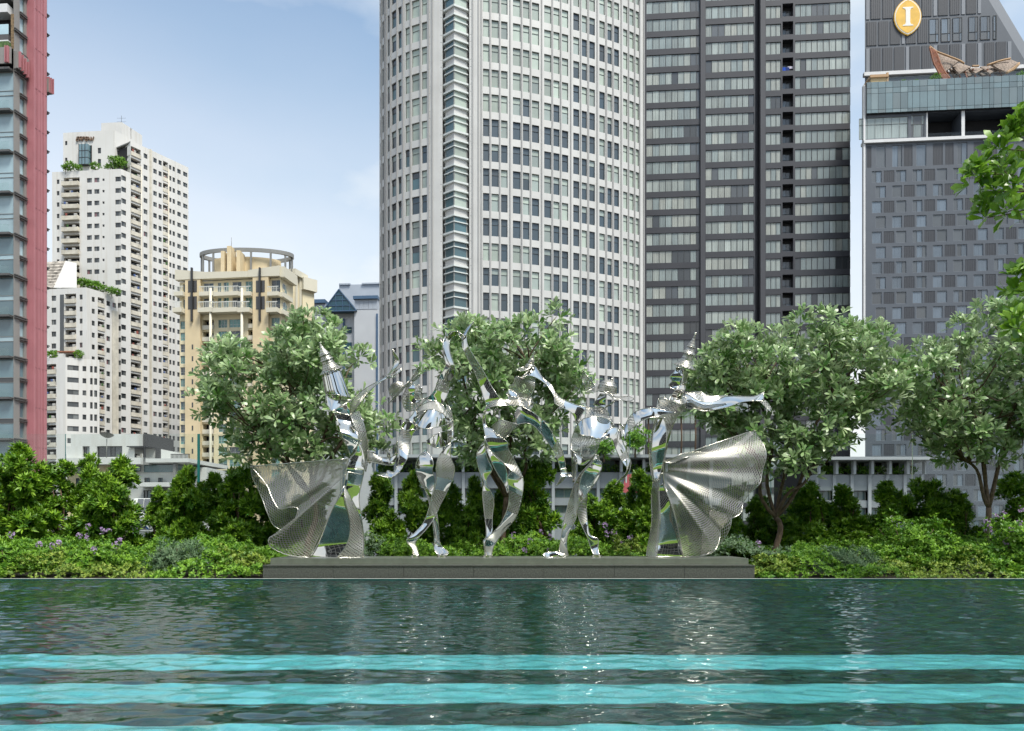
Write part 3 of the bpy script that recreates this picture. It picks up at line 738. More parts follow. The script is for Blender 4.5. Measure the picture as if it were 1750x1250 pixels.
# ---------------------------------------------------------------- 5: crowned dancer at the right end
D = dancer(1135, 'steel dancer with a tall tiered crown and a perforated skirt flaring out to the right')
mb, (p0, ax, H) = spire('crown', D, 'S3', (496, 425), (598, 76), [(0, 128), (0.08, 92), (0.2, 62), (0.38, 46), None, (0.40, 76), (0.48, 50), (0.60, 36), None, (0.60, 46), (0.72, 28), (0.86, 12), (1.0, 6)])
ball(mb, p0+np.array(ax)*H, 0.022); mb.build('crown', D)
ribbon('face', D, ('S3', [(402, 430), (384, 480), (335, 535), (362, 578), (330, 612), (342, 645), (385, 672)]), ('S3', [(478, 455), (475, 500), (468, 545), (462, 580), (450, 610), (430, 635), (412, 645)]), (-.05,), (-.05,), bow=-.35, perf=(), nv=14)
ribbon('hair', D, ('S3', [(478, 455), (474, 520), (462, 590), (470, 610)]), ('S3', [(548, 470), (545, 520), (525, 580), (512, 600)]), (-.08,), (.1,), bow=-.3)
ribbon('neck', D, ('S3', [(495, 600), (420, 645), (360, 720), (312, 788)]), ('S3', [(518, 590), (500, 660), (470, 730), (440, 792)]), (-.05, -.15), (0,), bow=-.3, perf=(), nv=12)
ribbon('bodice', D, [('S3', [(214, 766), (195, 840), (185, 950)]), ('S4', [(255, 190), (235, 290), (222, 420), (232, 540), (250, 650)])], [('S3', [(552, 782), (525, 850), (440, 935)]), ('S4', [(405, 215), (370, 300), (330, 420), (310, 520), (296, 620)])], (-.05, -.05, 0), (.1, .08, 0), bow=-0.4, n=80, nv=14)
ribbon('collar_fold', D, ('S3', [(212, 768), (260, 758), (310, 785), (440, 790), (495, 740)]), ('S3', [(216, 775), (270, 785), (330, 800), (450, 830), (552, 782)]), (-.05, -.2, -.1, 0), (-.1, -.22, -.15, .05), bow=-.1)
ribbon('front_panel', D, ('S4', [(270, 170), (232, 300), (220, 420), (234, 560), (248, 655)]), ('S4', [(312, 172), (322, 300), (312, 440), (290, 560), (252, 650)]), (-.18, -.25), (-.3, -.3), bow=-.3, perf=(), nv=14)
ribbon('back_panel', D, ('S4', [(418, 200), (372, 300), (350, 400), (318, 478)]), ('S4', [(410, 230), (385, 330), (362, 440), (345, 500)]), (.15,), (.2,), bow=-.2, perf=())
ribbon('left_arm', D, [('S3', [(365, 934), (250, 906), (130, 884)]), ('S1', [(1120, 632), (1000, 650), (920, 692), (868, 775), (838, 850)])], [('S3', [(362, 942), (250, 952), (180, 980)]), ('S1', [(1090, 742), (1000, 776), (935, 830), (880, 880), (845, 960)])], (-.3, -.2, -.1), (-.3, -.25, -.15), bow=-0.3, perf=((.70, .85),), n=70)
ribbon('finger', D, ('S1', [(835, 850), (815, 820), (790, 784)]), ('S1', [(850, 840), (825, 805), (798, 782)]), (-.1,), (-.1,), perf=(), n=14)
ribbon('right_arm', D, ('S3', [(490, 714), (580, 696), (660, 710), (740, 742), (870, 740), (1000, 735), (1190, 746), (1250, 736), (1322, 704)]), ('S3', [(508, 868), (590, 868), (685, 896), (800, 886), (950, 855), (1080, 812), (1200, 800), (1260, 800), (1310, 800)]), (.05, 0, -.1), (.0, -.1, -.15), bow=-0.25, perf=(), n=80, nv=14)
ribbon('sleeve', D, ('S3', [(492, 718), (580, 700), (660, 714), (740, 745), (920, 742)]), ('S3', [(545, 760), (620, 800), (690, 816), (780, 808), (922, 748)]), (-.12, -.16), (-.2, -.2), bow=-.1, n=50)
ribbon('hand', D, ('S3', [(1322, 704), (1326, 718), (1292, 764), (1358, 800), (1398, 860), (1400, 900)]), ('S3', [(1200, 800), (1235, 800), (1270, 810), (1310, 840), (1360, 895), (1388, 914)]), (-.1,), (-.15,), bow=-.12, perf=((.4, .9),), n=40)
ribbon('dress_column', D, ('S4', [(248, 640), (240, 760), (236, 940), (206, 1150), (198, 1212)]), ('S4', [(300, 580), (282, 690), (284, 900), (276, 1080), (262, 1212)]), (-.02,), (-.2, -.2), bow=-0.3, n=70)
ribbon('dress', D, ('S4', [(282, 690), (285, 900), (276, 1080), (262, 1212)]), ('S4', [(318, 660), (380, 810), (435, 985), (474, 1212)]), (-.05,), (-.05,), bow=0.3, perf=(), nv=20, n=60)
ribbon('skirt', D, ('S4', [(316, 490), (312, 540), (315, 600), (322, 660)]), ('S4', [(1040, 240), (1095, 330), (1116, 430), (1085, 560), (1055, 655), (985, 725), (940, 800), (905, 880), (810, 935), (765, 1000), (745, 1080), (690, 1165), (600, 1205), (472, 1212)]),
       (-.15,), (.12, .06, -.08, .02, -.16, -.05, -.22, -.08), perf=((0, 1),), cell=0.044, n=130, waves=lambda u, v: .032*v*math.sin(2*math.pi*4.5*u)+0.16*math.sin(math.pi*v)*(-1), bar=.135)
ribbon('skirt_top', D, ('S4', [(316, 490), (370, 490), (440, 440), (530, 416), (740, 410), (900, 350), (1040, 240)]), ('S4', [(318, 498), (380, 505), (460, 470), (560, 450), (740, 440), (900, 390), (1050, 262)]), (-.1, -.1, .1, .3), (-.2, -.25, -.05, .25), n=60, cell=.05)
ribbon('skirt_back', D, ('S4', [(700, 860), (680, 950), (640, 1040)]), ('S4', [(888, 890), (862, 1010), (800, 1110), (700, 1192), (640, 1202)]), (.1,), (.3, .2), cell=.06, n=40, bar=.12)

# ================================================================== planting
rng = np.random.default_rng(11)
M['bark'] = mat('bark', (0.14, 0.095, 0.065), 0.9, vary=0.4, vscale=14, bump=0.6, bscale=40)
M['bark_red'] = mat('reddish_stem', (0.11, 0.065, 0.04), 0.85, vary=0.4, vscale=20)
M['silver_leaf'] = leaf_mat('silver_green_leaf', (0.090, 0.21, 0.035), (0.50, 0.63, 0.33), back=(0.38, 0.47, 0.28), rough=0.34, trans=0.25, spec=0.6)
M['hedge_leaf'] = leaf_mat('hedge_leaf', (0.05, 0.15, 0.014), (0.32, 0.52, 0.035), rough=0.45, trans=0.20)
M['bright_leaf'] = leaf_mat('bright_broad_leaf', (0.06, 0.165, 0.012), (0.26, 0.47, 0.035), back=(0.19, 0.34, 0.05), rough=0.32, trans=0.40, spec=0.6)
M['cover_green'] = leaf_mat('cover_leaf', (0.055, 0.17, 0.016), (0.27, 0.48, 0.04), rough=0.5, trans=0.25)
M['cover_yellow'] = leaf_mat('variegated_leaf', (0.065, 0.16, 0.015), (0.36, 0.45, 0.07), rough=0.5, trans=0.2)
M['cover_grey'] = leaf_mat('grey_leaf', (0.08, 0.16, 0.07), (0.22, 0.31, 0.17), rough=0.6, trans=0.15)
M['petal'] = leaf_mat('lilac_petal', (0.36, 0.22, 0.46), (0.60, 0.46, 0.66), rough=0.6, trans=0.3)
M['palm_leaf'] = leaf_mat('palm_leaf', (0.04, 0.12, 0.012), (0.12, 0.26, 0.03), rough=0.45, trans=0.2)

def nrmz(a):
    return a/np.maximum(np.linalg.norm(a, axis=1, keepdims=True), 1e-9)

def leaf_mesh(name, pos, d, nrm, L, W, tone, m, shape='oval', droop=0.12):
    """one mesh of separate leaves; d is each leaf's direction, nrm its upper side"""
    n = len(pos); d = nrmz(d); side = nrmz(np.cross(d, nrm)); up = np.cross(side, d)
    L = np.broadcast_to(L, n)[:, None]; W = np.broadcast_to(W, n)[:, None]
    if shape == 'oval':
        prof = [(0.0, 0.04), (0.45, 0.36), (0.75, 0.5), (1.0, 0.06)]
    else:
        prof = [(0.0, 0.12), (0.5, 0.5), (1.0, 0.04)]
    k = len(prof); V = np.empty((n, k*2, 3))
    for i, (t, w) in enumerate(prof):
        c = pos+d*L*t-up*L*droop*t*t
        V[:, 2*i] = c-side*W*w+up*W*w*0.35
        V[:, 2*i+1] = c+side*W*w+up*W*w*0.35
    F = np.array([(2*i, 2*i+1, 2*i+3, 2*i+2) for i in range(k-1)])
    faces = (F[None]+(np.arange(n)*k*2)[:, None, None]).reshape(-1, 4)
    me = bpy.data.meshes.new(name)
    me.vertices.add(n*k*2); me.vertices.foreach_set('co', V.reshape(-1))
    nf = len(faces); me.loops.add(nf*4); me.loops.foreach_set('vertex_index', faces.reshape(-1).astype(np.int32))
    me.polygons.add(nf); me.polygons.foreach_set('loop_start', np.arange(nf, dtype=np.int32)*4)
    at_ = me.attributes.new('tone', 'FLOAT', 'FACE')
    at_.data.foreach_set('value', np.repeat(np.clip(tone, 0, 1), k-1).astype(np.float32))
    me.materials.append(m)
    me.update(calc_edges=True); me.validate()
    return me

def rosettes(C, A, nl, L, spread=(0.25, 1.1)):
    """leaves fanned round the axes A at the centres C"""
    n = len(C); A = nrmz(A)
    ref = np.where(np.abs(A[:, 2:3]) < 0.9, np.array([[0, 0, 1.0]]), np.array([[1.0, 0, 0]]))
    X = nrmz(np.cross(A, ref)); Y = np.cross(A, X)
    ph = rng.uniform(0, 6.28, n)
    pos, d, nn, ln = [], [], [], []
    for k in range(nl):
        a = (ph+k*2.4+rng.normal(0, .2, n))[:, None]
        th = rng.uniform(spread[0], spread[1], n)[:, None]
        rad = X*np.cos(a)+Y*np.sin(a)
        dd = rad*np.sin(th)+A*np.cos(th)
        pos.append(C+dd*L*0.08); d.append(dd); nn.append(A*np.sin(th)-rad*np.cos(th)+rng.normal(0, .15, (n, 3))); ln.append(L*rng.uniform(.65, 1.15, n))
    return np.concatenate(pos), np.concatenate(d), np.concatenate(nn), np.concatenate(ln)

def inside(poly, x, y):
    c = False; n = len(poly); j = n-1
    for i in range(n):
        if (poly[i][1] > y) != (poly[j][1] > y) and x < (poly[j][0]-poly[i][0])*(y-poly[i][1])/(poly[j][1]-poly[i][1])+poly[i][0]: c = not c
        j = i
    return c

def limb(mb, a, b, r0, r1, sag=0.0, n=8):
    a, b = Vector(a), Vector(b); L = (b-a).length; pts = []
    k1, k2 = Vector(rng.normal(0, .05*L, 3)), Vector(rng.normal(0, .04*L, 3))
    for i in range(n+1):
        t = i/n
        pts.append(a.lerp(b, t)+k1*math.sin(math.pi*t)+k2*math.sin(2*math.pi*t)+Vector((0, 0, -sag*L*math.sin(math.pi*t))))
    mb.tube(pts, [r0+(r1-r0)*i/n for i in range(n+1)], 7)

def broad_tree(label, poly, Y, base, forks, nclump, depth=1.25, per=17, L=.18, name='silver_leaf_tree', group='silver leafed trees behind the dancers'):
    root = at(base[0], 0, Y); root.z = -0.03
    T = tag(empty(name, root), label, 'tree', group)
    xs = [p[0] for p in poly]; ys = [p[1] for p in poly]
    cx, cy = (min(xs)+max(xs))/2, (min(ys)+max(ys))/2
    poly = [(cx+(x-cx)*.97, cy+5+(y-cy)*.94) for x, y in poly]
    C = []; guard = 0
    while len(C) < nclump and guard < 20000:
        guard += 1
        x, y = rng.uniform(min(xs), max(xs)), rng.uniform(min(ys), max(ys))
        if not inside(poly, x, y): continue
        e = min(1, math.hypot((x-cx)/((max(xs)-min(xs))/2), (y-cy)/((max(ys)-min(ys))/2)))
        yo = rng.uniform(-1, 1)*depth*math.sqrt(max(0.08, 1-e*e))
        p = at(x, y, Y); p.y += yo
        if any((p-q).length < 0.24 for q in C): continue
        C.append(p)
    tr = MB(M['bark'])
    fp = [at(fx, fy, Y+rng.uniform(-.25, .25)) for fx, fy in forks]
    f0 = at(base[0], base[1], Y)
    limb(tr, root+Vector((0, 0, -.05)), f0, .065, .05)
    for p in fp: limb(tr, f0, p, .040, .025, n=8)
    tr.build('trunk', T)
    br = MB(M['bark'])
    for p in C:
        q = min(fp, key=lambda w: (w-p).length+max(0, (w.z-p.z))*1.5)
        limb(br, q, p, .020, .006, n=6)
    br.build('branches', T)
    cc, aa = [], []
    for p in C:
        r = rng.uniform(.24, .40); n = max(5, int(per*rng.uniform(.7, 1.3)))
        v = nrmz(rng.normal(0, 1, (n, 3))+np.array([0, -.25, .45]))
        cc.append(np.array(p)+v*r*rng.uniform(.45, 1.0, (n, 1))*np.array([1.1, 1, .85])); aa.append(v+np.array([0, -.2, .55])+rng.normal(0, .25, (n, 3)))
    cc, aa = np.concatenate(cc), np.concatenate(aa)
    pos, d, nn, ln = rosettes(cc, aa, 7, L, (.35, 1.25))
    t = np.tile(rng.uniform(0, .6, len(cc)), 7)+rng.normal(0.1, .2, len(pos))
    put('crown', leaf_mesh('crown', pos, d, nn, ln, ln*.35, t, M['silver_leaf']), T)
    return T

broad_tree('silver green tree left, behind the crowned dancer with the skirt to the left', [(338, 600), (352, 572), (380, 580), (398, 562), (430, 575), (465, 552), (500, 545), (545, 530), (590, 545), (622, 570), (628, 600), (615, 640), (632, 690), (680, 708), (690, 725), (655, 745), (650, 785), (600, 795), (520, 800), (440, 795), (402, 770), (388, 740), (355, 715), (345, 690), (365, 650), (345, 630)],
           15.2, (530, 845), [(450, 740), (520, 690), (575, 700), (490, 640), (600, 740)], 104)
broad_tree('silver green tree behind the centre dancers, between two others', [(700, 605), (722, 588), (757, 562), (790, 548), (830, 543), (870, 540), (905, 552), (928, 545), (958, 530), (964, 548), (950, 585), (998, 582), (1012, 596), (1004, 622), (992, 660), (970, 720), (952, 760), (900, 785), (850, 795), (790, 795), (765, 765), (760, 700), (748, 655), (712, 632)],
           15.4, (865, 850), [(800, 740), (860, 690), (920, 720), (790, 640), (900, 620)], 98)
broad_tree('silver green tree with a forked trunk right of the dancers', [(1172, 700), (1205, 660), (1180, 640), (1202, 596), (1235, 578), (1265, 540), (1300, 530), (1330, 543), (1360, 530), (1400, 552), (1430, 545), (1460, 558), (1480, 550), (1512, 580), (1540, 605), (1540, 630), (1556, 655), (1530, 690), (1500, 735), (1458, 725), (1436, 765), (1390, 785), (1330, 820), (1290, 795), (1240, 755), (1192, 745), (1172, 725)],
           15.0, (1326, 885), [(1292, 780), (1345, 760), (1392, 795), (1300, 690), (1420, 700)], 124)
broad_tree('silver green tree at the right edge with a low spreading trunk', [(1552, 650), (1567, 622), (1562, 598), (1600, 580), (1615, 550), (1650, 543), (1690, 520), (1750, 515), (1850, 535), (1875, 620), (1860, 715), (1800, 770), (1740, 752), (1700, 790), (1640, 782), (1600, 792), (1585, 765), (1547, 735), (1540, 700)],
           14.8, (1690, 868), [(1655, 790), (1682, 720), (1742, 730), (1630, 690), (1760, 640)], 108)

# ------------------------------------------------------------------ overhanging branch tree at the right
def overhang_tree():
    Y = 10.5
    base = Vector((10.6, Y+.2, 0.02))
    T = tag(empty('broad_leaf_tree', base), 'bright green broad leaved tree reaching in at the right edge', 'tree')
    spots = [(1752, 185), (1738, 200), (1718, 232), (1742, 245), (1690, 255), (1662, 290), (1700, 292), (1738, 285), (1652, 312), (1680, 330), (1716, 322), (1748, 335), (1672, 372), (1706, 362), (1740, 378), (1690, 310),
             (1720, 487), (1745, 470), (1742, 510), (1716, 560), (1742, 575), (1728, 545), (1790, 230), (1800, 300), (1820, 400), (1790, 480), (1850, 250), (1860, 350), (1900, 300), (1880, 450), (1840, 180), (1920, 220), (1960, 380), (2000, 300), (1800, 104), (1870, 100), (1950, 124)]
    tr = MB(M['bark'])
    f0 = at(2000, 620, Y+.2); f1 = at(1900, 330, Y); f2 = at(1880, 520, Y)
    limb(tr, base-Vector((0, 0, .1)), f0, .11, .08); limb(tr, f0, f1, .07, .035); limb(tr, f0, f2, .05, .03)
    tr.build('trunk', T)
    br = MB(M['bark']); cc, aa = [], []
    for x, y in spots:
        p = at(x+16, y, Y+rng.uniform(-.5, .4))
        q = f2 if y > 420 else f1
        limb(br, q, p, .018, .006, n=6)
        k = 6
        v = nrmz(rng.normal(0, 1, (k, 3))+np.array([-.5, -.2, .5]))
        cc.append(np.array(p)+v*.13*rng.uniform(.3, 1.2, (k, 1))); aa.append(v+np.array([-.3, -.3, .6]))
    br.build('branches', T)
    pos, d, nn, ln = rosettes(np.concatenate(cc), np.concatenate(aa), 6, .205, (.35, 1.25))
    put('crown', leaf_mesh('crown', pos, d, nn, ln, ln*.42, rng.uniform(0, 1, len(pos)), M['bright_leaf']), T)
overhang_tree()

# ------------------------------------------------------------------ clipped hedge shrubs
def shrub_mesh(seed, h=1.0, w=.42):
    """foliage of a column shrub of height 1, a stack of uneven clumps"""
    r = np.random.default_rng(seed); cc, aa, tt = [], [], []
    ncl = 30
    for i in range(ncl):
        z = .10+.84*(i+.5)/ncl
        wid = w*(1.0 if z < .55 else 1.0-.95*(z-.55)/.45*.8)
        a = r.uniform(0, 6.28); off = wid*.72*r.uniform(.15, 1.0)
        c = np.array([math.cos(a)*off, math.sin(a)*off*.8, z])
        rad = r.uniform(.065, .125)*(1.0 if z < .7 else .75)
        n = int(620*(rad/.12)**2*.19)
        v = nrmz(r.normal(0, 1, (n, 3))+np.array([0, -.1, .2]))
        cc.append(c+v*rad*np.array([1, 1, .95])*r.uniform(.35, 1, (n, 1))); aa.append(v*.8+np.array([0, 0, .75])+r.normal(0, .2, (n, 3)))
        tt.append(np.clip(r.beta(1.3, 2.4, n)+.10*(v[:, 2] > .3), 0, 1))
    cc, aa, tt = np.concatenate(cc), np.concatenate(aa), np.concatenate(tt)
    pos, d, nn, ln = rosettes(cc, aa, 8, .056, (.25, 1.15))
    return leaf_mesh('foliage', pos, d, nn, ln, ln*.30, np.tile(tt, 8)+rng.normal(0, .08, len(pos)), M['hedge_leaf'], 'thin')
def stem_mesh(seed):
    r = np.random.default_rng(seed); mb = MB(M['bark_red'])
    for i in range(3):
        x, y = r.uniform(-.1, .1, 2); x2, y2 = r.uniform(-.2, .2, 2)
        mb.tube([(x, y, -.05), (x*1.1, y, .3), ((x+x2)/2, (y+y2)/2, .55), (x2*.6, y2*.6, .74)], [.016, .013, .008, .004], 6)
    return mb.mesh('stem')
SHV = [(shrub_mesh(100+i), stem_mesh(200+i)) for i in range(6)]
HG = 'clipped hedge shrubs along the glass screen'
hedge = [(-40, 775, 90, 16.0, 'bushy hedge shrub cut off by the left edge'),
    (28, 762, 95, 15.6, 'tall bushy hedge shrub in front of the pink tower'),
    (92, 792, 80, 15.9, 'bushy hedge shrub right of the tallest one at the left edge'),
    (152, 783, 62, 16.1, 'hedge shrub under the satellite dish, left one of the pair'),
    (202, 786, 74, 15.8, 'hedge shrub under the satellite dish, right one of the pair'),
    (272, 835, 52, 16.2, 'small bright hedge shrub beside the solar panel roof'),
    (318, 800, 66, 15.9, 'hedge shrub below the teal glass edge'),
    (362, 812, 60, 16.1, 'hedge shrub between the teal glass edge and the skirt tip'),
    (412, 800, 78, 15.8, 'dark hedge shrub behind the tip of the left skirt'),
    (470, 820, 70, 16.2, 'dark hedge shrub seen through the left skirt'),
    (540, 828, 70, 16.0, 'dark hedge shrub behind the body of the left skirt'),
    (648, 812, 62, 16.0, 'hedge shrub between the left dancer and the slim dancer'),
    (708, 806, 56, 15.8, 'hedge shrub behind the legs of the slim dancer'),
    (762, 822, 60, 16.1, 'hedge shrub between the slim dancer and the centre dancer'),
    (812, 820, 52, 15.9, 'hedge shrub behind the legs of the centre dancer'),
    (862, 826, 52, 16.2, 'hedge shrub just right of the legs of the centre dancer'),
    (918, 795, 74, 15.7, 'tall dark hedge shrub below the hand of the centre dancer'),
    (1006, 846, 54, 16.1, 'hedge shrub behind the legs of the dancer in the broad hat'),
    (1048, 826, 58, 15.9, 'hedge shrub left of the red sail, below the hand of the hatted dancer'),
    (1096, 806, 66, 15.8, 'hedge shrub in front of the red sail beside the right dancer'),
    (1180, 830, 60, 16.1, 'hedge shrub seen through the right skirt'),
    (1250, 838, 64, 16.1, 'hedge shrub beside the right end of the right skirt'),
    (1300, 852, 60, 16.3, 'low dark hedge shrub at the foot of the forked tree'),
    (1386, 826, 72, 15.9, 'dark hedge shrub right of the forked trunk'),
    (1440, 832, 70, 15.8, 'dark hedge shrub left of the grey wall gap'),
    (1520, 826, 74, 15.9, 'hedge shrub right of the grey wall gap'),
    (1582, 822, 66, 16.1, 'hedge shrub under the pale roof slab'),
    (1640, 842, 64, 15.9, 'dark hedge shrub left of the low spreading trunk'),
    (1742, 812, 84, 15.7, 'dark hedge shrub at the right edge beyond the spreading trunk')]
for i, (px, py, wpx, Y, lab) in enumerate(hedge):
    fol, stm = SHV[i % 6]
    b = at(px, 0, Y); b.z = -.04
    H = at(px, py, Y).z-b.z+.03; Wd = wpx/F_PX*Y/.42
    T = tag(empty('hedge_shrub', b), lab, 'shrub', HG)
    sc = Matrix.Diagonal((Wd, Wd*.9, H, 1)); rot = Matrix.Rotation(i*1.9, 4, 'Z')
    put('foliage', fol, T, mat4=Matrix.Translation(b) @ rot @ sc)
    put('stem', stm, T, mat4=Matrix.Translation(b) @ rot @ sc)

# ------------------------------------------------------------------ ground cover (nobody could count it)
def hfield(x, y):
    z = .05+.30*np.clip((y-12.35)/1.2, 0, 1)+.20*np.clip((y-13.4)/2.2, 0, 1)
    z = z+.12*np.sin(x*1.9+y*1.3)+.08*np.sin(x*4.3-y*2.1+1.0)+.05*np.sin(x*9.1+y*6.0)
    return np.maximum(z, .08)
def zone(x, y):
    """which plant grows here: patches of a metre or two"""
    s = np.sin(x*.9+1.3)+.8*np.sin(x*1.7+y*1.1+.4)+.5*np.sin(y*2.3-x*.6)
    return np.where((y < 13.5) & (s > .55), 1, np.where(s < -1.15, 2, 0))
def cover(n, z, m, Lf, Wf, label, name):
    x = rng.uniform(-11.5, 11.5, n*4); y = 12.32+rng.uniform(0, 1, n*4)**.9*3.9
    ok = ~((x > PX0-.06) & (x < PX1+.06) & (y < 13.80)) & (zone(x, y) == z)
    x, y = x[ok][:n], y[ok][:n]; k = len(x)
    zz = hfield(x, y)-np.abs(rng.normal(0, .09, k))
    zz = np.maximum(zz, .0)
    up = np.stack([rng.normal(0, .5, k), rng.normal(-.25, .5, k), np.full(k, 1.0)], 1)
    C = np.stack([x, y, zz], 1)
    pos, d, nn, ln = rosettes(C, up, 6, Lf, (.5, 1.45))
    t = np.tile(rng.uniform(0, .75, k), 6)+rng.normal(.08, .15, len(pos))
    o = put(name, leaf_mesh(name, pos, d, nn, ln, ln*Wf, t, m, 'thin'))
    return tag(o, label, name.replace('_', ' '), kind='stuff')
cover(20000, 0, M['cover_green'], .062, .45, 'fresh green leafy ground cover filling the planting bed', 'ground_cover')
cover(6000, 1, M['cover_yellow'], .055, .42, 'yellow green variegated ground cover patches along the pool edge', 'variegated_cover')
cover(3600, 2, M['cover_grey'], .062, .30, 'dull grey green ground cover patches in the planting bed', 'grey_cover')

def bush(name, label, px, py, Y, wpx, m, L, n, cat='shrub', wf=.4, low=None):
    b = at(px, 0, Y); b.z = -.03
    top = at(px, py, Y).z; w = wpx/F_PX*Y/2
    T = tag(empty(name, b), label, cat)
    v = nrmz(rng.normal(0, 1, (n, 3))+np.array([0, -.3, .3])); v[:, 2] = np.abs(v[:, 2])
    c = np.array([b.x, b.y, .05])+v*np.array([w, w*.9, top-.05])*rng.uniform(.55, 1.0, (n, 1))*(1+.16*np.sin(v[:, :1]*7+v[:, 2:]*5))
    pos, d, nn, ln = rosettes(c, v+np.array([0, 0, .6]), 7, L, (.3, 1.2))
    put('foliage', leaf_mesh('foliage', pos, d, nn, ln, ln*wf, np.tile(rng.uniform(0, .8, n), 7)+rng.normal(.05, .12, len(pos)), m, 'thin'), T)
    s = MB(M['bark'])
    for k in range(5):
        a = k*1.26; s.tube([(b.x, b.y, -.05), (b.x+.3*w*math.cos(a), b.y+.3*w*math.sin(a), top*.4), (b.x+.6*w*math.cos(a), b.y+.6*w*math.sin(a), top*.75)], [.014, .01, .005], 5)
    s.build('stem', T)
    return T
bush('grey_shrub', 'soft grey green rounded shrub left of the plinth', 305, 922, 13.6, 105, M['cover_grey'], .085, 620, wf=.22)
bush('grey_shrub', 'soft grey green low shrub right of the plinth, under the forked tree', 1440, 935, 13.4, 120, M['cover_grey'], .085, 560, wf=.22)
bush('leafy_shrub', 'fresh green mounded shrub at the left edge by the water', 15, 925, 13.2, 130, M['cover_green'], .075, 950)
bush('leafy_shrub', 'fresh green mounded shrub below the satellite dish hedge pair', 160, 920, 13.8, 150, M['cover_green'], .075, 1100)
bush('leafy_shrub', 'yellow green variegated shrub against the left end of the plinth', 415, 945, 13.1, 90, M['cover_yellow'], .075, 420)
bush('leafy_shrub', 'yellow green variegated shrub against the right end of the plinth', 1320, 950, 12.9, 90, M['cover_yellow'], .075, 420)
bush('leafy_shrub', 'yellow green shrub seen between the hatted dancer and the right dancer', 1068, 918, 14.3, 80, M['cover_yellow'], .075, 420)
bush('leafy_shrub', 'big dark green shrub right of the plinth in front of the grey wall gap', 1555, 880, 14.4, 160, M['cover_green'], .075, 1200)
bush('flowering_shrub', 'tall green shrub with pale lilac flowers at the right edge', 1735, 885, 13.4, 150, M['cover_green'], .08, 1200)

# ------------------------------------------------------------------ flower spikes standing out of the cover
FG = 'lilac flower spikes above the ground cover'
fl = [(20, 915, 13.2), (67, 932, 13.0), (90, 934, 13.1), (99, 929, 13.1), (136, 917, 13.6), (151, 900, 13.9), (174, 907, 13.9), (186, 909, 13.9), (149, 918, 13.7), (197, 931, 13.4), (205, 926, 13.5), (160, 940, 13.2),
      (878, 915, 14.2), (924, 911, 14.3), (939, 918, 14.2), (906, 926, 14.1), (896, 942, 14.0), (940, 939, 14.0), (1034, 897, 14.6), (1038, 912, 14.5), (1049, 910, 14.5), (1053, 924, 14.4), (1077, 919, 14.4), (1063, 930, 14.3), (1150, 915, 14.5),
      (1687, 893, 13.4), (1702, 885, 13.4), (1716, 880, 13.4), (1690, 905, 13.3), (1728, 905, 13.3), (1742, 895, 13.3), (1745, 870, 13.5), (1720, 925, 13.1), (1296, 930, 14.0), (1525, 888, 14.6)]
fl.sort()
ORD = ['first', 'second', 'third', 'fourth', 'fifth', 'sixth', 'seventh', 'eighth', 'ninth', 'tenth', 'eleventh', 'twelfth', 'thirteenth', 'fourteenth']
cnt = {}
for i, (px, py, Y) in enumerate(fl):
    p = at(px, py, Y); b = Vector((p.x, p.y, max(.05, p.z-.45)))
    side = 'at the left end of the bed' if px < 300 else ('behind the plinth' if px < 1200 else 'at the right end of the bed')
    k0 = cnt.get(side, 0); cnt[side] = k0+1
    T = tag(empty('flower_spike', b), ORD[k0]+' lilac flower spike from the left '+('among those ' if px < 1200 and px > 300 else 'of those ')+side, 'flower', FG+' '+side)
    s = MB(M['palm_leaf']); s.tube([b, b.lerp(p, .5)+Vector((.01, 0, 0)), p+Vector((0, 0, .03))], [.005, .004, .003], 5); s.build('stem', T)
    k = 9
    v = nrmz(rng.normal(0, 1, (k, 3))+np.array([0, -.2, .3]))
    C = np.array(p)+v*np.array([.035, .035, .05])
    pos, d, nn, ln = rosettes(C, v, 5, .030, (.5, 1.3))
    put('blossom', leaf_mesh('blossom', pos, d, nn, ln, ln*.7, rng.uniform(0, 1, len(pos)), M['petal']), T)

# ================================================================== city buildings: helpers
class Face:
    """a flat facade between two plumb edges, given by the photo column and the depth of each edge"""
    def __init__(s, xl, yl, xr, yr):
        s.A = np.array([(xl-CX)/F_PX*yl, yl]); s.B = np.array([(xr-CX)/F_PX*yr, yr])
        s.W = np.linalg.norm(s.B-s.A); s.t = (s.B-s.A)/s.W
        s.n = np.array([-s.t[1], s.t[0]])
        if s.n @ s.A < 0: s.n = -s.n
    def frame(s, u): return s.A+s.t*u, s.t, s.n
    def P(s, u, z, d=0.0):
        q = s.A+s.t*u+s.n*d; return (q[0], q[1], z)
    def u_px(s, px):
        k = (px-CX)/F_PX; return (k*s.A[1]-s.A[0])/(s.t[0]-k*s.t[1])
    def Y(s, u): return (s.A+s.t*u)[1]
    def z(s, py, px=None, u=None):
        if u is None: u = s.u_px(px)
        return CAM_H+(HY-py)/F_PX*s.Y(u)
    step = 1e9

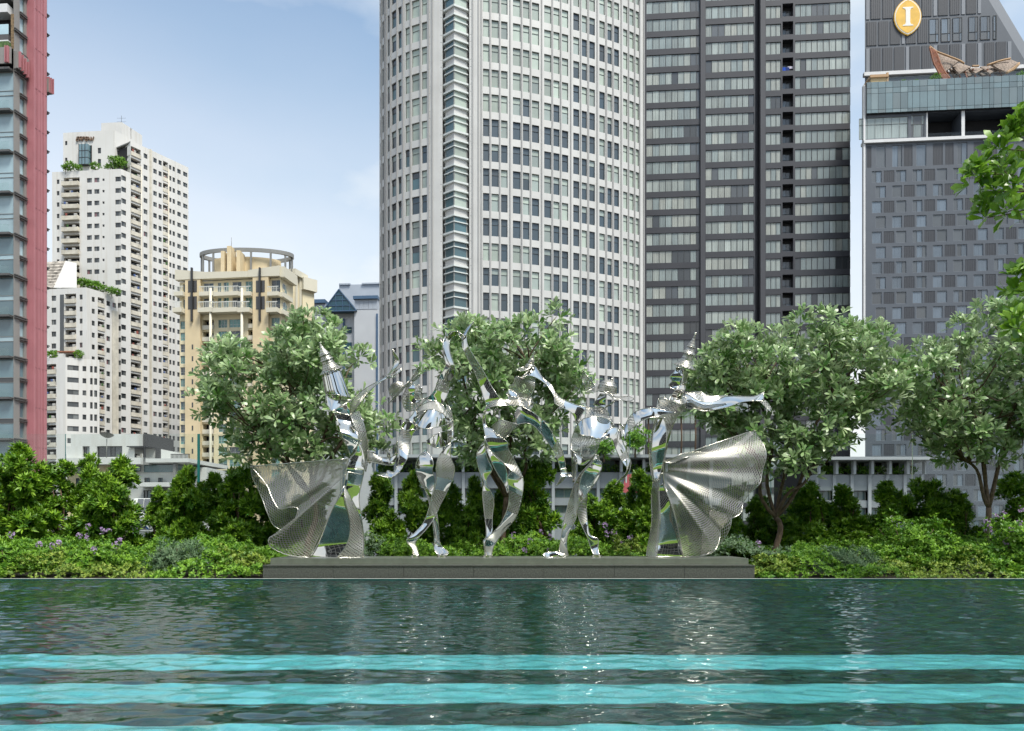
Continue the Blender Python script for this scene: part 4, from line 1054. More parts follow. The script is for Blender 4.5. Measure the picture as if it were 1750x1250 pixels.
class CurveFace:
    """a facade bent along a plan curve"""
    def __init__(s, pts, n=600):
        C = np.array(catmull(pts, n)); s.C = C
        s.c = np.concatenate([[0], np.cumsum(np.linalg.norm(np.diff(C, axis=0), axis=1))]); s.W = s.c[-1]
        T = np.gradient(C, axis=0); s.T = T/np.linalg.norm(T, axis=1, keepdims=True)
        s.px = CX+C[:, 0]/C[:, 1]*F_PX
        s.step = 0.7
    def frame(s, u):
        q = np.array([np.interp(u, s.c, s.C[:, 0]), np.interp(u, s.c, s.C[:, 1])])
        t = np.array([np.interp(u, s.c, s.T[:, 0]), np.interp(u, s.c, s.T[:, 1])]); t /= np.linalg.norm(t)
        return q, t, np.array([-t[1], t[0]])
    def P(s, u, z, d=0.0):
        q, t, n = s.frame(u); q = q+n*d; return (q[0], q[1], z)
    def u_px(s, px):
        i0 = int(np.argmin(s.px)); return float(np.interp(px, s.px[i0:], s.c[i0:]))
    def Y(s, u): return s.frame(u)[0][1]
    def z(s, py, px=None, u=None):
        if u is None: u = s.u_px(px)
        return CAM_H+(HY-py)/F_PX*s.Y(u)

def facade(mb, fc, u0, u1, z0, z1, holes, depth=0.25, m=0):
    """wall sheet with real openings; holes: (ua, ub, za, zb[, depth])"""
    us = {u0, u1}; zs = {z0, z1}
    hs = []
    for h in holes:
        a, b, c, d = max(h[0], u0), min(h[1], u1), max(h[2], z0), min(h[3], z1)
        if b-a < .02 or d-c < .02: continue
        hs.append((a, b, c, d, h[4] if len(h) > 4 else depth)); us |= {a, b}; zs |= {c, d}
    us = sorted(us); zs = sorted(zs)
    us = [u for i, u in enumerate(us) if i == 0 or u-us[i-1] > 1e-4]; zs = [z for i, z in enumerate(zs) if i == 0 or z-zs[i-1] > 1e-4]
    if fc.step < 1e8:
        ex = []
        for a, b in zip(us[:-1], us[1:]):
            k = int((b-a)/fc.step)
            ex += [a+(b-a)*(i+1)/(k+1) for i in range(k)]
        us = sorted(us+ex)
    U, Z = np.array(us), np.array(zs)
    open_ = np.zeros((len(U)-1, len(Z)-1), bool)
    for (a, b, c, d, dp) in hs:
        i0, i1 = np.searchsorted(U, a-1e-4), np.searchsorted(U, b-1e-4); j0, j1 = np.searchsorted(Z, c-1e-4), np.searchsorted(Z, d-1e-4)
        open_[i0:i1, j0:j1] = True
        mb.quad(fc.P(a, c), fc.P(a, d), fc.P(a, d, dp), fc.P(a, c, dp), m)
        mb.quad(fc.P(b, c), fc.P(b, c, dp), fc.P(b, d, dp), fc.P(b, d), m)
        mb.quad(fc.P(a, c), fc.P(a, c, dp), fc.P(b, c, dp), fc.P(b, c), m)
        mb.quad(fc.P(a, d), fc.P(b, d), fc.P(b, d, dp), fc.P(a, d, dp), m)
    for i in range(len(U)-1):
        j = 0
        while j < len(Z)-1:
            if open_[i, j]: j += 1; continue
            k = j
            while k+1 < len(Z)-1 and not open_[i, k+1]: k += 1
            mb.quad(fc.P(U[i], Z[j]), fc.P(U[i+1], Z[j]), fc.P(U[i+1], Z[k+1]), fc.P(U[i], Z[k+1]), m)
            j = k+1

def fmat(fc, u, z, d):
    q, t, n = fc.frame(u); q = q+n*d
    return Matrix(((t[0], n[0], 0, q[0]), (t[1], n[1], 0, q[1]), (0, 0, 1, z), (0, 0, 0, 1)))

_wm = {}
def window_mesh(w, h, style):
    """frame, bars and panes; panes sit back from the frame and lean a hair like real glass"""
    w, h = round(w, 2), round(h, 2)
    key = (w, h, id(style), ) ; 
    if key in _wm: return _wm[key]
    ft, dp = style.get('ft', .06), style.get('dp', .08)
    mb = MB(style['frame'], style['glass'], style.get('glass2', style['glass']))
    def barb(x0, x1, z0, z1): mb.box(x0, x1, -.02, dp, z0, z1, 0)
    barb(-w/2, w/2, -h/2, -h/2+ft); barb(-w/2, w/2, h/2-ft, h/2); barb(-w/2, -w/2+ft, -h/2+ft, h/2-ft); barb(w/2-ft, w/2, -h/2+ft, h/2-ft)
    xs = [-w/2+ft]+[-w/2+w*f for f in style.get('mull', ())]+[w/2-ft]
    zs = [-h/2+ft]+[-h/2+h*f for f in style.get('tran', ())]+[h/2-ft]
    bt = style.get('bt', ft*.6)
    for x in xs[1:-1]: barb(x-bt/2, x+bt/2, -h/2+ft, h/2-ft)
    for z in zs[1:-1]: barb(-w/2+ft, w/2-ft, z-bt/2, z+bt/2)
    tl = style.get('tilt', .006)
    for i in range(len(xs)-1):
        for j in range(len(zs)-1):
            a, b = random.uniform(-tl, tl)*(xs[i+1]-xs[i]), random.uniform(-tl, tl)*(zs[j+1]-zs[j])
            y = dp*.6
            mb.quad((xs[i], y-a-b, zs[j]), (xs[i+1], y+a-b, zs[j]), (xs[i+1], y+a+b, zs[j+1]), (xs[i], y-a+b, zs[j+1]), 1 if (i+j) % 2 == 0 else 2)
    me = mb.mesh('window'); _wm[key] = me
    return me

def join_meshes(name, items):
    """items: (mesh, matrix); returns one mesh"""
    V, Fc, mi, mats, ofs = [], [], [], [], 0
    for me, mt in items:
        n = len(me.vertices); co = np.empty(n*3, np.float32); me.vertices.foreach_get('co', co); co = co.reshape(-1, 3)
        A = np.array(mt); V.append(co @ A[:3, :3].T+A[:3, 3])
        idx = []
        for m in me.materials:
            if m not in mats: mats.append(m)
            idx.append(mats.index(m))
        for p in me.polygons:
            Fc.append([v+ofs for v in p.vertices]); mi.append(idx[p.material_index] if idx else 0)
        ofs += n
    me = bpy.data.meshes.new(name); me.from_pydata(np.concatenate(V).tolist(), [], Fc)
    for m in mats: me.materials.append(m)
    me.polygons.foreach_set('material_index', mi); me.update()
    return me

class Pieces:
    """alike pieces of one building: the 300 largest in view as parts, the rest as one part"""
    def __init__(s, name, parent): s.name, s.parent, s.it = name, parent, []
    def add(s, me, mt, size): s.it.append((size, me, mt))
    def done(s, limit=300):
        s.it.sort(key=lambda q: -q[0])
        for _, me, mt in s.it[:limit]: put(s.name, me, s.parent, mat4=mt)
        if len(s.it) > limit:
            o = put(s.name, join_meshes(s.name, [(me, mt) for _, me, mt in s.it[limit:]]), s.parent); o['kind'] = 'stuff'

def window(ps, fc, ua, ub, za, zb, style, d=.2):
    if ub-ua < .05 or zb-za < .05: return
    mt = fmat(fc, (ua+ub)/2, (za+zb)/2, d)
    y = mt.translation.y
    py = HY-(mt.translation.z-CAM_H)/y*F_PX
    vis = 1.0 if -15 < py < 800 else .01
    ps.add(window_mesh(ub-ua, zb-za, style), mt, (ub-ua)*(zb-za)/y**2*vis)

def core(parent, pts, z0, z1, m, name='core'):
    b = MB(m); b.prism(pts, z0, z1); return b.build(name, parent)

def pbox(mb, fc, ua, ub, za, zb, d0, d1, m=0):
    """block on a facade between depths d0 and d1"""
    mb.hexa([fc.P(ua, za, d0), fc.P(ub, za, d0), fc.P(ub, za, d1), fc.P(ua, za, d1), fc.P(ua, zb, d0), fc.P(ub, zb, d0), fc.P(ub, zb, d1), fc.P(ua, zb, d1)], m)

def part_box(name, parent, m, fc, ua, ub, za, zb, d0, d1):
    b = MB(m); pbox(b, fc, ua, ub, za, zb, d0, d1); return b.build(name, parent)

def gmat(name, col, rough=.06, metal=0.0, coat=1.0, fold=0.0):
    """window glass over a blind, a curtain or a dark room"""
    m = mat(name, col, .55 if coat else rough, metal=metal, coat=coat, vary=.12, vscale=.35)
    b = m.node_tree.nodes['Principled BSDF']
    # every window a little different
    nt0 = m.node_tree; lk = b.inputs['Base Color'].links[0]; src = lk.from_socket
    oi = nt0.nodes.new('ShaderNodeObjectInfo'); rr_ = nt0.nodes.new('ShaderNodeMapRange'); rr_.inputs['To Min'].default_value = .62; rr_.inputs['To Max'].default_value = 1.18
    nt0.links.new(oi.outputs['Random'], rr_.inputs['Value'])
    mu = nt0.nodes.new('ShaderNodeMix'); mu.data_type = 'RGBA'; mu.blend_type = 'MULTIPLY'; mu.inputs[0].default_value = 1
    nt0.links.new(src, mu.inputs[6]); nt0.links.new(rr_.outputs[0], mu.inputs[7]); nt0.links.new(mu.outputs[2], b.inputs['Base Color'])
    b.inputs['Coat IOR'].default_value = 1.6; b.inputs['Coat Roughness'].default_value = .02
    if fold:
        nt = m.node_tree
        g = nt.nodes.new('ShaderNodeNewGeometry'); mp = nt.nodes.new('ShaderNodeMapping'); mp.inputs['Scale'].default_value = (4.5, 4.5, .06)
        n = nt.nodes.new('ShaderNodeTexNoise'); n.inputs['Scale'].default_value = 1.0; n.inputs['Detail'].default_value = 3
        nt.links.new(g.outputs['Position'], mp.inputs[0]); nt.links.new(mp.outputs[0], n.inputs['Vector'])
        bp = nt.nodes.new('ShaderNodeBump'); bp.inputs['Strength'].default_value = fold; bp.inputs['Distance'].default_value = .25
        nt.links.new(n.outputs['Fac'], bp.inputs['Height']); nt.links.new(bp.outputs[0], b.inputs['Normal'])
    return m
M['g_blind'] = gmat('glass_pale_blind', (0.40, 0.47, 0.40))  # pale sky reflection put into the pane colour
M['g_blind2'] = gmat('glass_grey_blind', (0.30, 0.36, 0.33))  # greyer tone of the same painted sky reflection
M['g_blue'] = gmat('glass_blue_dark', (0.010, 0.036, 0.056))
M['g_dark'] = gmat('glass_dark_room', (0.014, 0.018, 0.022))
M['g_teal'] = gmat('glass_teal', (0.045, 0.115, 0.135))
M['g_green'] = gmat('glass_green_curtain', (0.10, 0.26, 0.24))
M['g_curt'] = gmat('glass_pale_curtain', (0.33, 0.37, 0.34), fold=.6)
M['g_curt2'] = gmat('glass_grey_curtain', (0.25, 0.30, 0.29), fold=.6)
M['g_curt3'] = gmat('glass_cream_curtain', (0.37, 0.39, 0.345), fold=.6)
M['g_bluecurt'] = gmat('glass_blue_grey_curtain', (0.095, 0.13, 0.17), fold=.6)
M['g_room'] = gmat('glass_grey_room', (0.055, 0.065, 0.075))
M['f_grey'] = mat('window_frame_grey', (0.22, 0.22, 0.21), .5)
M['f_dark'] = mat('window_frame_dark', (0.035, 0.037, 0.04), .5)
M['f_white'] = mat('window_frame_white', (0.62, 0.63, 0.60), .5)
M['f_slate'] = mat('window_frame_slate', (0.10, 0.10, 0.10), .5)
M['inside'] = mat('dark_interior', (0.02, 0.02, 0.022), .9)
M['conc_dark'] = mat('roof_grey', (0.22, 0.22, 0.21), .9, vary=.2, vscale=.3)

# ================================================================== round office tower
M['alu'] = mat('pale_aluminium_panel', (0.57, 0.565, 0.545), .45, metal=.05, vary=.07, vscale=.25, streak=.12)
M['alu_rib'] = mat('aluminium_rib', (0.36, 0.355, 0.345), .45)
M['alu_ledge'] = mat('pale_ledge', (0.62, 0.65, 0.63), .45)
E = tag(empty('office_tower', (0, 126, GZ)), 'pale grey curved office tower with ribbon windows and a projecting bay', 'tower')
EP = [(-21.5, 137), (-22.75, 133), (-22.72, 130.5), (-22.35, 128.5), (-21.6, 126.8), (-20.6, 125.4), (-19.6, 124.3), (-18.4, 123.2), (-17.1, 122.3), (-16, 121.7), (-14.2, 120.9), (-12.5, 120.35), (-10.5, 120.0), (-8.5, 119.85), (-6.5, 119.85), (-4.63, 120), (0.09, 121.0), (5.17, 122.55), (9.93, 124.3), (14.4, 126.2), (18.7, 128.3), (22.75, 130.65)]
ef = CurveFace(EP)
eP, eH = 3.925, 2.80
eTop = ef.z(32.2, px=824.8)
levels = [eTop+eP*k for k in range(3, -19, -1)]
eZ1 = eTop+eP*4+1.0
cols = [(649.6, 651.4), (653.2, 656.0), (662.4, 666.0), (669.2, 677.2), (680.4, 686.2), (692.8, 700.0), (703.8, 717.0), (720.8, 729.8)]
for a, b in ((90, 152), (175, 247), (270, 335), (388, 465), (488, 553), (578, 650), (700, 770), (792, 853), (877, 940), (990, 1050), (1075, 1127), (1150, 1206), (1250, 1305), (1330, 1375), (1397, 1447), (1487, 1530), (1550, 1593), (1610, 1645)):
    cols.append((810+a/5.833, 810+b/5.833))
ub0, ub1 = ef.u_px(756), ef.u_px(802)
holes = [(ef.u_px(a), ef.u_px(b), t-eH, t) for (a, b) in cols for t in levels]
wb = MB(M['alu'])
facade(wb, ef, 0, ub0, GZ, eZ1, [h for h in holes if h[1] < ub0], .28)
facade(wb, ef, ub1, ef.W, GZ, eZ1, [h for h in holes if h[0] > ub1], .28)
q0, q1 = ef.P(ef.W, 0), (19.5, 141, 0)
wb.quad((q0[0], q0[1], GZ), (q1[0], q1[1], GZ), (q1[0], q1[1], eZ1), (q0[0], q0[1], eZ1))
wall = wb.build('wall', E)
inner = [ef.P(u, 0, .9)[:2] for u in np.linspace(.5, ef.W-.6, 40)]
core(E, inner+[(19, 142), (-20, 142)], GZ, eZ1-.5, M['inside'])
core(E, [ef.P(u, 0, .05)[:2] for u in np.linspace(0, ef.W, 50)]+[(19.4, 141), (-20.5, 140)], eZ1-.4, eZ1-.1, M['conc_dark'], 'roof')
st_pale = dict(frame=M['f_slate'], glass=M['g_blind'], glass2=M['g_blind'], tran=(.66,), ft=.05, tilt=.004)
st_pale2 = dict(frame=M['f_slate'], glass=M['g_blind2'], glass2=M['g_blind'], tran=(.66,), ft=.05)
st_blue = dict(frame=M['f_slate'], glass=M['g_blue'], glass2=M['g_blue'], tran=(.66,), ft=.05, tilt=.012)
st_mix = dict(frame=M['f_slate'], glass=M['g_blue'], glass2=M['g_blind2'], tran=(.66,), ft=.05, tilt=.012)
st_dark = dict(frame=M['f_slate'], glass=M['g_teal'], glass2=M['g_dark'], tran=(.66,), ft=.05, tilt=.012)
ps = Pieces('window', E); wr = random.Random(3)
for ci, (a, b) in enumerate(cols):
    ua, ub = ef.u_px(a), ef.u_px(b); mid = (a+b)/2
    for li, t in enumerate(levels):  # pale and dark panes lay out the painted sky reflection by column and row
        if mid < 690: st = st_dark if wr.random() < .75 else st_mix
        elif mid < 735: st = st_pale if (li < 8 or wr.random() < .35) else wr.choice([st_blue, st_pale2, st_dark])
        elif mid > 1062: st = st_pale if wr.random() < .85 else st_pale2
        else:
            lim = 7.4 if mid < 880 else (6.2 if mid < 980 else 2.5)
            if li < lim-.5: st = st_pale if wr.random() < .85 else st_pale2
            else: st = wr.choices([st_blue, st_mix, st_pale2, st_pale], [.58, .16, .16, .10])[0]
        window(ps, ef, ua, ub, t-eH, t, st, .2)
ps.done()
ps = Pieces('rib', E)
seams = []
for i in range(len(cols)-1):
    a, b = cols[i][1], cols[i+1][0]
    if a < 735 < b: continue
    ua, ub = ef.u_px(a), ef.u_px(b)
    seams += [(ua+ub)/2] if ub-ua < 1.15 else [ua+(ub-ua)*.28, ua+(ub-ua)*.72]
seams += [ef.u_px(x) for x in (733, 739, 808, 818, 823, 1093, 1100)]
rb = MB(M['alu_rib']); rb.box(-.09, .09, -.16, .05, GZ, eZ1-.05); rme = rb.mesh('rib')
for u in seams: ps.add(rme, fmat(ef, u, 0, 0), 1)
ps.done()
# horizontal joint strips of the corner piers
ps = Pieces('joint_strip', E)
for (xa, xb) in ((733.5, 755), (803, 825)):
    for t in levels:
        u0_, u1_ = ef.u_px(xa), ef.u_px(xb)
        for dz in (0.2, -2.6):
            b = MB(M['f_grey']); pbox(b, ef, u0_, u1_, t+dz, t+dz+.05, -.012, .05); ps.add(b.mesh('joint_strip'), Matrix.Identity(4), 1)
ps.done()
# the bay
ua, um, ub = ef.u_px(757), ef.u_px(777.5), ef.u_px(801)
def bay_pts(off): return [ef.P(ua-off*.3, 0, .9)[:2], ef.P(ua+.35-off, 0, .25-off)[:2], ef.P(um, 0, -1.0-off)[:2], ef.P(ub-.35+off, 0, .25-off)[:2], ef.P(ub+off*.3, 0, .9)[:2]]
zb = ef.z(16, px=778)
for k in range(3, -19, -1):
    z = zb+eP*k
    for (za, zc, off, nm) in ((z-.28, z, .28, 'bay_ledge'), (z-1.62, z-1.36, .28, 'bay_ledge'), (z-2.52, z-2.36, .2, 'bay_ledge')):
        b = MB(M['alu_ledge']); b.prism(bay_pts(off), za, zc); b.build(nm, E)
    b = MB(M['alu']); b.prism(bay_pts(0), z-1.36, z-.28); b.build('bay_panel', E)
    b = MB(M['f_grey'], M['g_teal'], M['g_blind'])
    P_ = bay_pts(.02)
    for (za, zc) in ((z-2.36, z-1.62), (z-eP, z-2.52)):
        for s_ in range(4):
            p, q = P_[s_], P_[s_+1]
            b.quad((*p, za), (*q, za), (*q, zc), (*p, zc), 0 if s_ in (0, 3) else (1 if s_ == 1 else (2 if k > -8 else 1)))  # right facet of the upper storeys carries the painted sky reflection
        for p in P_[1:4]: b.box(p[0]-.07, p[0]+.07, p[1]-.05, p[1]+.1, za, zc, 0)
    b.build('bay_window', E)
b = MB(M['alu']); b.quad(ef.P(ub0, GZ, .0), ef.P(ub1, GZ, 0), ef.P(ub1, GZ, .9), ef.P(ub0, GZ, .9))
for (u_, ) in ((ub0,), (ub1,)): b.quad(ef.P(u_, GZ, 0), ef.P(u_, GZ, .95), ef.P(u_, eZ1, .95), ef.P(u_, eZ1, 0))
b.quad(ef.P(ub0, GZ, .93), ef.P(ub1, GZ, .93), ef.P(ub1, eZ1, .93), ef.P(ub0, eZ1, .93)); b.build('bay_recess', E)

# ================================================================== dark glass tower
M['char'] = mat('charcoal_panel', (0.046, 0.046, 0.053), .42, vary=.10, vscale=.2, metal=.1)
M['char2'] = mat('charcoal_pier', (0.058, 0.058, 0.066), .42, vary=.10, vscale=.2)
Fd = tag(empty('dark_tower', (25, 150, GZ)), 'charcoal high rise with long bands of pale curtained windows', 'tower')
ff = Face(1098, 151.2, 1453, 148.0)
fP = 3.54; fZ1 = ff.z(-60, px=1300)
secs = []
def pxs(o, s, L): return [o+v/s for v in L]
secs.append((pxs(1090, 6.25, [92, 160, 230, 298, 365, 430, 495, 562, 626, 660]), ff.z(216.8, px=1105)))
secs.append((pxs(1090, 6.25, [725, 792, 860, 928, 997, 1062, 1122, 1185, 1243]), ff.z(226.4, px=1206)))
secs.append((pxs(1280, 6.25, [180, 236, 291, 342]), ff.z(11.2, px=1308.6)))
secs.append((pxs(1280, 6.25, [493, 553, 612, 672, 732, 797, 862, 930, 998, 1062, 1085]), ff.z(8.0, px=1359)))
bal = (1337.3, 1355.6); balz = ff.z(6.5, px=1337)
fh = []; flv = {}
for si, (xs_, zt) in enumerate(secs):
    k0 = math.ceil((GZ-zt)/fP)+1
    flv[si] = [zt+fP*k for k in range(int((fZ1-zt)/fP), k0, -1)]
    for t in flv[si]: fh.append((ff.u_px(xs_[0]), ff.u_px(xs_[-1]), t-2.40, t, .18))
blv = [balz+fP*k for k in range(int((fZ1-balz)/fP), int((GZ-balz)/fP)+1, -1)]
for t in blv: fh.append((ff.u_px(bal[0]), ff.u_px(bal[1]), t-2.55, t, 1.6))
# the narrow recess between the wings is a real slot
wb = MB(M['char'])
ur0, ur1 = ff.u_px(1290.4), ff.u_px(1298)
facade(wb, ff, 0, ur0, GZ, fZ1, [h for h in fh if h[1] < ur0], .18)
facade(wb, ff, ur1, ff.W, GZ, fZ1, [h for h in fh if h[0] > ur1], .18)
for u_ in (ur0, ur1): wb.quad(ff.P(u_, GZ), ff.P(u_, fZ1), ff.P(u_, fZ1, 1.5), ff.P(u_, GZ, 1.5))
wb.quad(ff.P(ur0, GZ, 1.5), ff.P(ur1, GZ, 1.5), ff.P(ur1, fZ1, 1.5), ff.P(ur0, fZ1, 1.5))
c0, c1 = ff.P(ff.W, 0), ff.P(ff.W, 0, 16)
wb.quad((c0[0], c0[1], GZ), (c0[0]+1.2, c1[1], GZ), (c0[0]+1.2, c1[1], fZ1), (c0[0], c0[1], fZ1))
wb.build('wall', Fd)
core(Fd, [ff.P(.3, 0, 2.2)[:2], ff.P(ff.W-.3, 0, 2.2)[:2], ff.P(ff.W-.5, 0, 16)[:2], ff.P(.3, 0, 16)[:2]], GZ, fZ1-.6, M['inside'])
core(Fd, [ff.P(0, 0, .02)[:2], ff.P(ff.W-.02, 0, .02)[:2], ff.P(ff.W, 0, 16)[:2], ff.P(0, 0, 16)[:2]], fZ1-.5, fZ1-.1, M['conc_dark'], 'roof')
for (xa, xb) in ((1196.8, 1204.6), (1299, 1307), ):
    part_box('pier', Fd, M['char2'], ff, ff.u_px(xa), ff.u_px(xb), GZ, fZ1-.05, -.35, .04)
pg = [dict(frame=M['f_dark'], glass=M[g], ft=.045, tilt=.01) for g in ('g_curt', 'g_curt2', 'g_curt3', 'g_curt', 'g_curt2')]
pd = dict(frame=M['f_dark'], glass=M['g_room'], ft=.045, tilt=.01); pdd = dict(frame=M['f_dark'], glass=M['g_dark'], ft=.045, tilt=.01)
ps = Pieces('pane', Fd); wr = random.Random(21)
for si, (xs_, zt) in enumerate(secs):
    for t in flv[si]:
        run = 0
        base = wr.choice(pg)
        for i in range(len(xs_)-1):
            if run == 0 and wr.random() < .075: run = wr.choice([1, 1, 2, 3]); kind = wr.choice([pd, pdd, pdd])
            st = kind if run else (base if wr.random() < .6 else wr.choice(pg))
            if run: run -= 1
            if si == 0 and i == 8: st = pdd if t < 60 else pd
            window(ps, ff, ff.u_px(xs_[i]), ff.u_px(xs_[i+1]), t-2.40, t, st, .12)
ps.done()
ps = Pieces('balcony_door', Fd)
stb = dict(frame=M['f_dark'], glass=M['g_room'], glass2=M['g_bluecurt'], mull=(.5,), tran=(.36,), ft=.06)
for t in blv:
    ua, ub = ff.u_px(bal[0]), ff.u_px(bal[1])
    window(ps, ff, ua+.02, ub-.02, t-2.55, t-.55, stb, 1.4)
    bb = MB(M['inside']); pbox(bb, ff, ua, ub, t-.56, t, 1.3, 1.6); bb.build('balcony_soffit', Fd)
ps.done()
lw = tag(empty('laundry', ff.P(ff.u_px(1345), blv[4]-2.5, .3)), 'blue and white laundry hanging on a balcony of the charcoal tower', 'laundry')
tl = min(blv, key=lambda t: abs(HY-(t-CAM_H)/149*F_PX-97))
for (xa, xb, zz, c) in ((1337.8, 1343.5, -2.5, (0.01, 0.07, 0.42)), (1343.6, 1350, -2.5, (0.008, 0.03, 0.16)), (1347, 1355.4, -2.05, (0.55, 0.52, 0.62))):
    b = MB(mat('laundry_cloth', c, .9)); ua, ub = ff.u_px(xa), ff.u_px(xb)
    P_ = [[ff.P(ua+(ub-ua)*i/6, tl+zz+(.75 if zz < -2.2 else .45)*j/4, .25+.04*math.sin(i*1.7)*(1-j/4)) for i in range(7)] for j in range(5)]
    b.grid(P_); b.build('cloth', lw)

# ================================================================== hotel tower with the gold emblem
M['hg'] = mat('mid_grey_panel', (0.085, 0.098, 0.118), .5, vary=.06, vscale=.3)
M['hd'] = mat('ribbed_dark_panel', (0.046, 0.050, 0.060), .5)
M['hl'] = mat('light_grey_strip', (0.20, 0.215, 0.24), .45)
M['hwhite'] = mat('white_band', (0.66, 0.66, 0.66), .5, vary=.05, vscale=.5)
M['curtain_wall'] = gmat('blue_green_curtain_wall', (0.10, 0.165, 0.185))
M['curtain_wall2'] = gmat('blue_green_curtain_wall_light', (0.14, 0.20, 0.215))
G = tag(empty('hotel_tower', (70, 145, GZ)), 'grey hotel tower with a gold leaf shaped emblem and a terrace band of blue glass', 'tower')
gf = Face(1478.5, 140.0, 1800, 137.2)
Zt = lambda py, px=1490: gf.z(py, px=px)
zband = Zt(246)
gp = 2.79; gh = 2.15
rows_ = [Zt(230+290/4.63, 1497)-gp*k for k in range(0, 36)]
rows_ = [z for z in rows_ if z-gh > GZ+1]
hl, wins, darks = [], [], []
def upx(z): return gf.u_px(1460+z/4.63)
for ri, t in enumerate(rows_):
    s0 = 140 if ri % 2 == 0 else 300-322
    for rep in range(-1, 5):
        x = s0+322*rep
        for (a, b, kd) in ((0, 77, 'w'), (93, 176, 'd'), (192, 271, 'w')):
            ua, ub = upx(x+a), upx(x+b)
            if ua < .25 or ub > gf.W-.3: continue
            hl.append((ua, ub, t-gh, t))
            (wins if kd == 'w' else darks).append((ua, ub, t-gh, t))
ztall0, ztall1 = Zt(230+262/4.63, 1497), Zt(230+92/4.63, 1497)
tall = []
for (a, b, kd) in ((100, 135, 'd'), (172, 248, 'w'), (300, 378, 'w'), (393, 460, 'd'), (490, 570, 'w'), (622, 700, 'd'), (720, 785, 'd'), (815, 895, 'w'), (945, 1025, 'd'), (1045, 1128, 'd'), (1140, 1220, 'w')):
    ua, ub = upx(a), upx(b); hl.append((ua, ub, ztall0, ztall1)); (wins if kd == 'w' else darks).append((ua, ub, ztall0, ztall1))
wb = MB(M['hg']); facade(wb, gf, 0, gf.W, GZ, zband, hl, .16)
FL = .50   # the left flank splays by this much per metre of depth
def flank(fc, d, u=0): return fc.P(u+FL*d, 0, d)[:2]
s0_, s1_ = flank(gf, 0), flank(gf, 22)
wb.quad((*s0_, GZ), (*s1_, GZ), (*s1_, zband), (*s0_, zband)); wb.build('wall', G)
core(G, [flank(gf, 1, .3), gf.P(gf.W, 0, 1)[:2], gf.P(gf.W, 0, 22)[:2], flank(gf, 22, .3)], GZ, zband-.3, M['inside'])
ps = Pieces('window', G); wr = random.Random(5)
gs = [dict(frame=M['hl'], glass=M['g_bluecurt'], ft=.06), dict(frame=M['hl'], glass=M['g_bluecurt'], glass2=M['g_room'], ft=.06, mull=(.6,), bt=.012), dict(frame=M['hl'], glass=M['g_room'], glass2=M['g_bluecurt'], ft=.06, mull=(.45,), bt=.012), dict(frame=M['hl'], glass=M['g_room'], ft=.06)]
for (ua, ub, za, zb_) in wins: window(ps, gf, ua, ub, za, zb_, wr.choices(gs, [.42, .2, .2, .18])[0], .1)
ps.done()
ps = Pieces('dark_panel', G)
for (ua, ub, za, zb_) in darks:
    w_, h_ = round(ub-ua, 2), round(zb_-za, 2); key = ('dp', w_, h_)
    if key not in _wm:
        b = MB(M['hd']); b.box(-w_/2, w_/2, .05, .14, -h_/2, h_/2)
        for i in range(6): x = -w_/2+w_*(i+.5)/6; b.box(x-.04, x+.04, .02, .0499, -h_/2, h_/2)
        _wm[key] = b.mesh('dark_panel')
    mt = fmat(gf, (ua+ub)/2, (za+zb_)/2, 0); ps.add(_wm[key], mt, w_*h_*(1 if za > 20 else .1))
ps.done()
part_box('white_band', G, M['hwhite'], gf, -.35, gf.W, zband, zband+.55, -.45, 1.2)
# recessed lounge storey
zl1 = Zt(197)
lz = MB(M['hg'], M['inside']); ul = gf.u_px(1583.5)
facade(lz, gf, 0, gf.W, zband+.56, zl1, [(upx(0)+.9, gf.u_px(1552), zband+.9, zl1-.5), (gf.u_px(1557), gf.u_px(1580), zband+.9, zl1-.4), (gf.u_px(1585.5), gf.u_px(1642.5), zband+.6, zl1-.05, 3.5), (gf.u_px(1649), gf.u_px(1735), zband+.6, zl1-.05, 3.5), (gf.u_px(1742), gf.W-.2, zband+.6, zl1-.05, 3.5)], .2)
lz.build('lounge_wall', G)
core(G, [flank(gf, 3.6, .3), gf.P(gf.W, 0, 3.6)[:2], gf.P(gf.W, 0, 22)[:2], flank(gf, 22, .3)], zband, zl1+.5, M['inside'])
lf = MB(M['hg']); lf.quad((*flank(gf, 0), zband+.55), (*flank(gf, 22), zband+.55), (*flank(gf, 22), zl1), (*flank(gf, 0), zl1)); lf.build('lounge_side', G)
ps = Pieces('window', G)
stl = dict(frame=M['f_grey'], glass=M['g_curt2'], glass2=M['g_curt2'], mull=(.17, .33, .5, .67, .83), tran=(.68,), ft=.05)
window(ps, gf, upx(0)+.9, gf.u_px(1552), zband+.9, zl1-.5, stl, .12)
window(ps, gf, gf.u_px(1557), gf.u_px(1580), zband+.9, zl1-.4, dict(frame=M['f_grey'], glass=M['g_room'], glass2=M['g_curt2'], mull=(.2, .8), tran=(.6,), ft=.05), .12)
ps.done()
for (xa, xb) in ((1583, 1585.2), (1643, 1648.6), (1735.5, 1741.5)): part_box('white_column', G, M['hwhite'], gf, gf.u_px(xa), gf.u_px(xb), zband+.56, zl1-.02, -.06, .5)
bz = MB(M['screen_glass']); pbox(bz, gf, gf.u_px(1585.5), gf.W, zband+.56, zband+1.5, .05, .08); bz.build('balcony_glass', G)
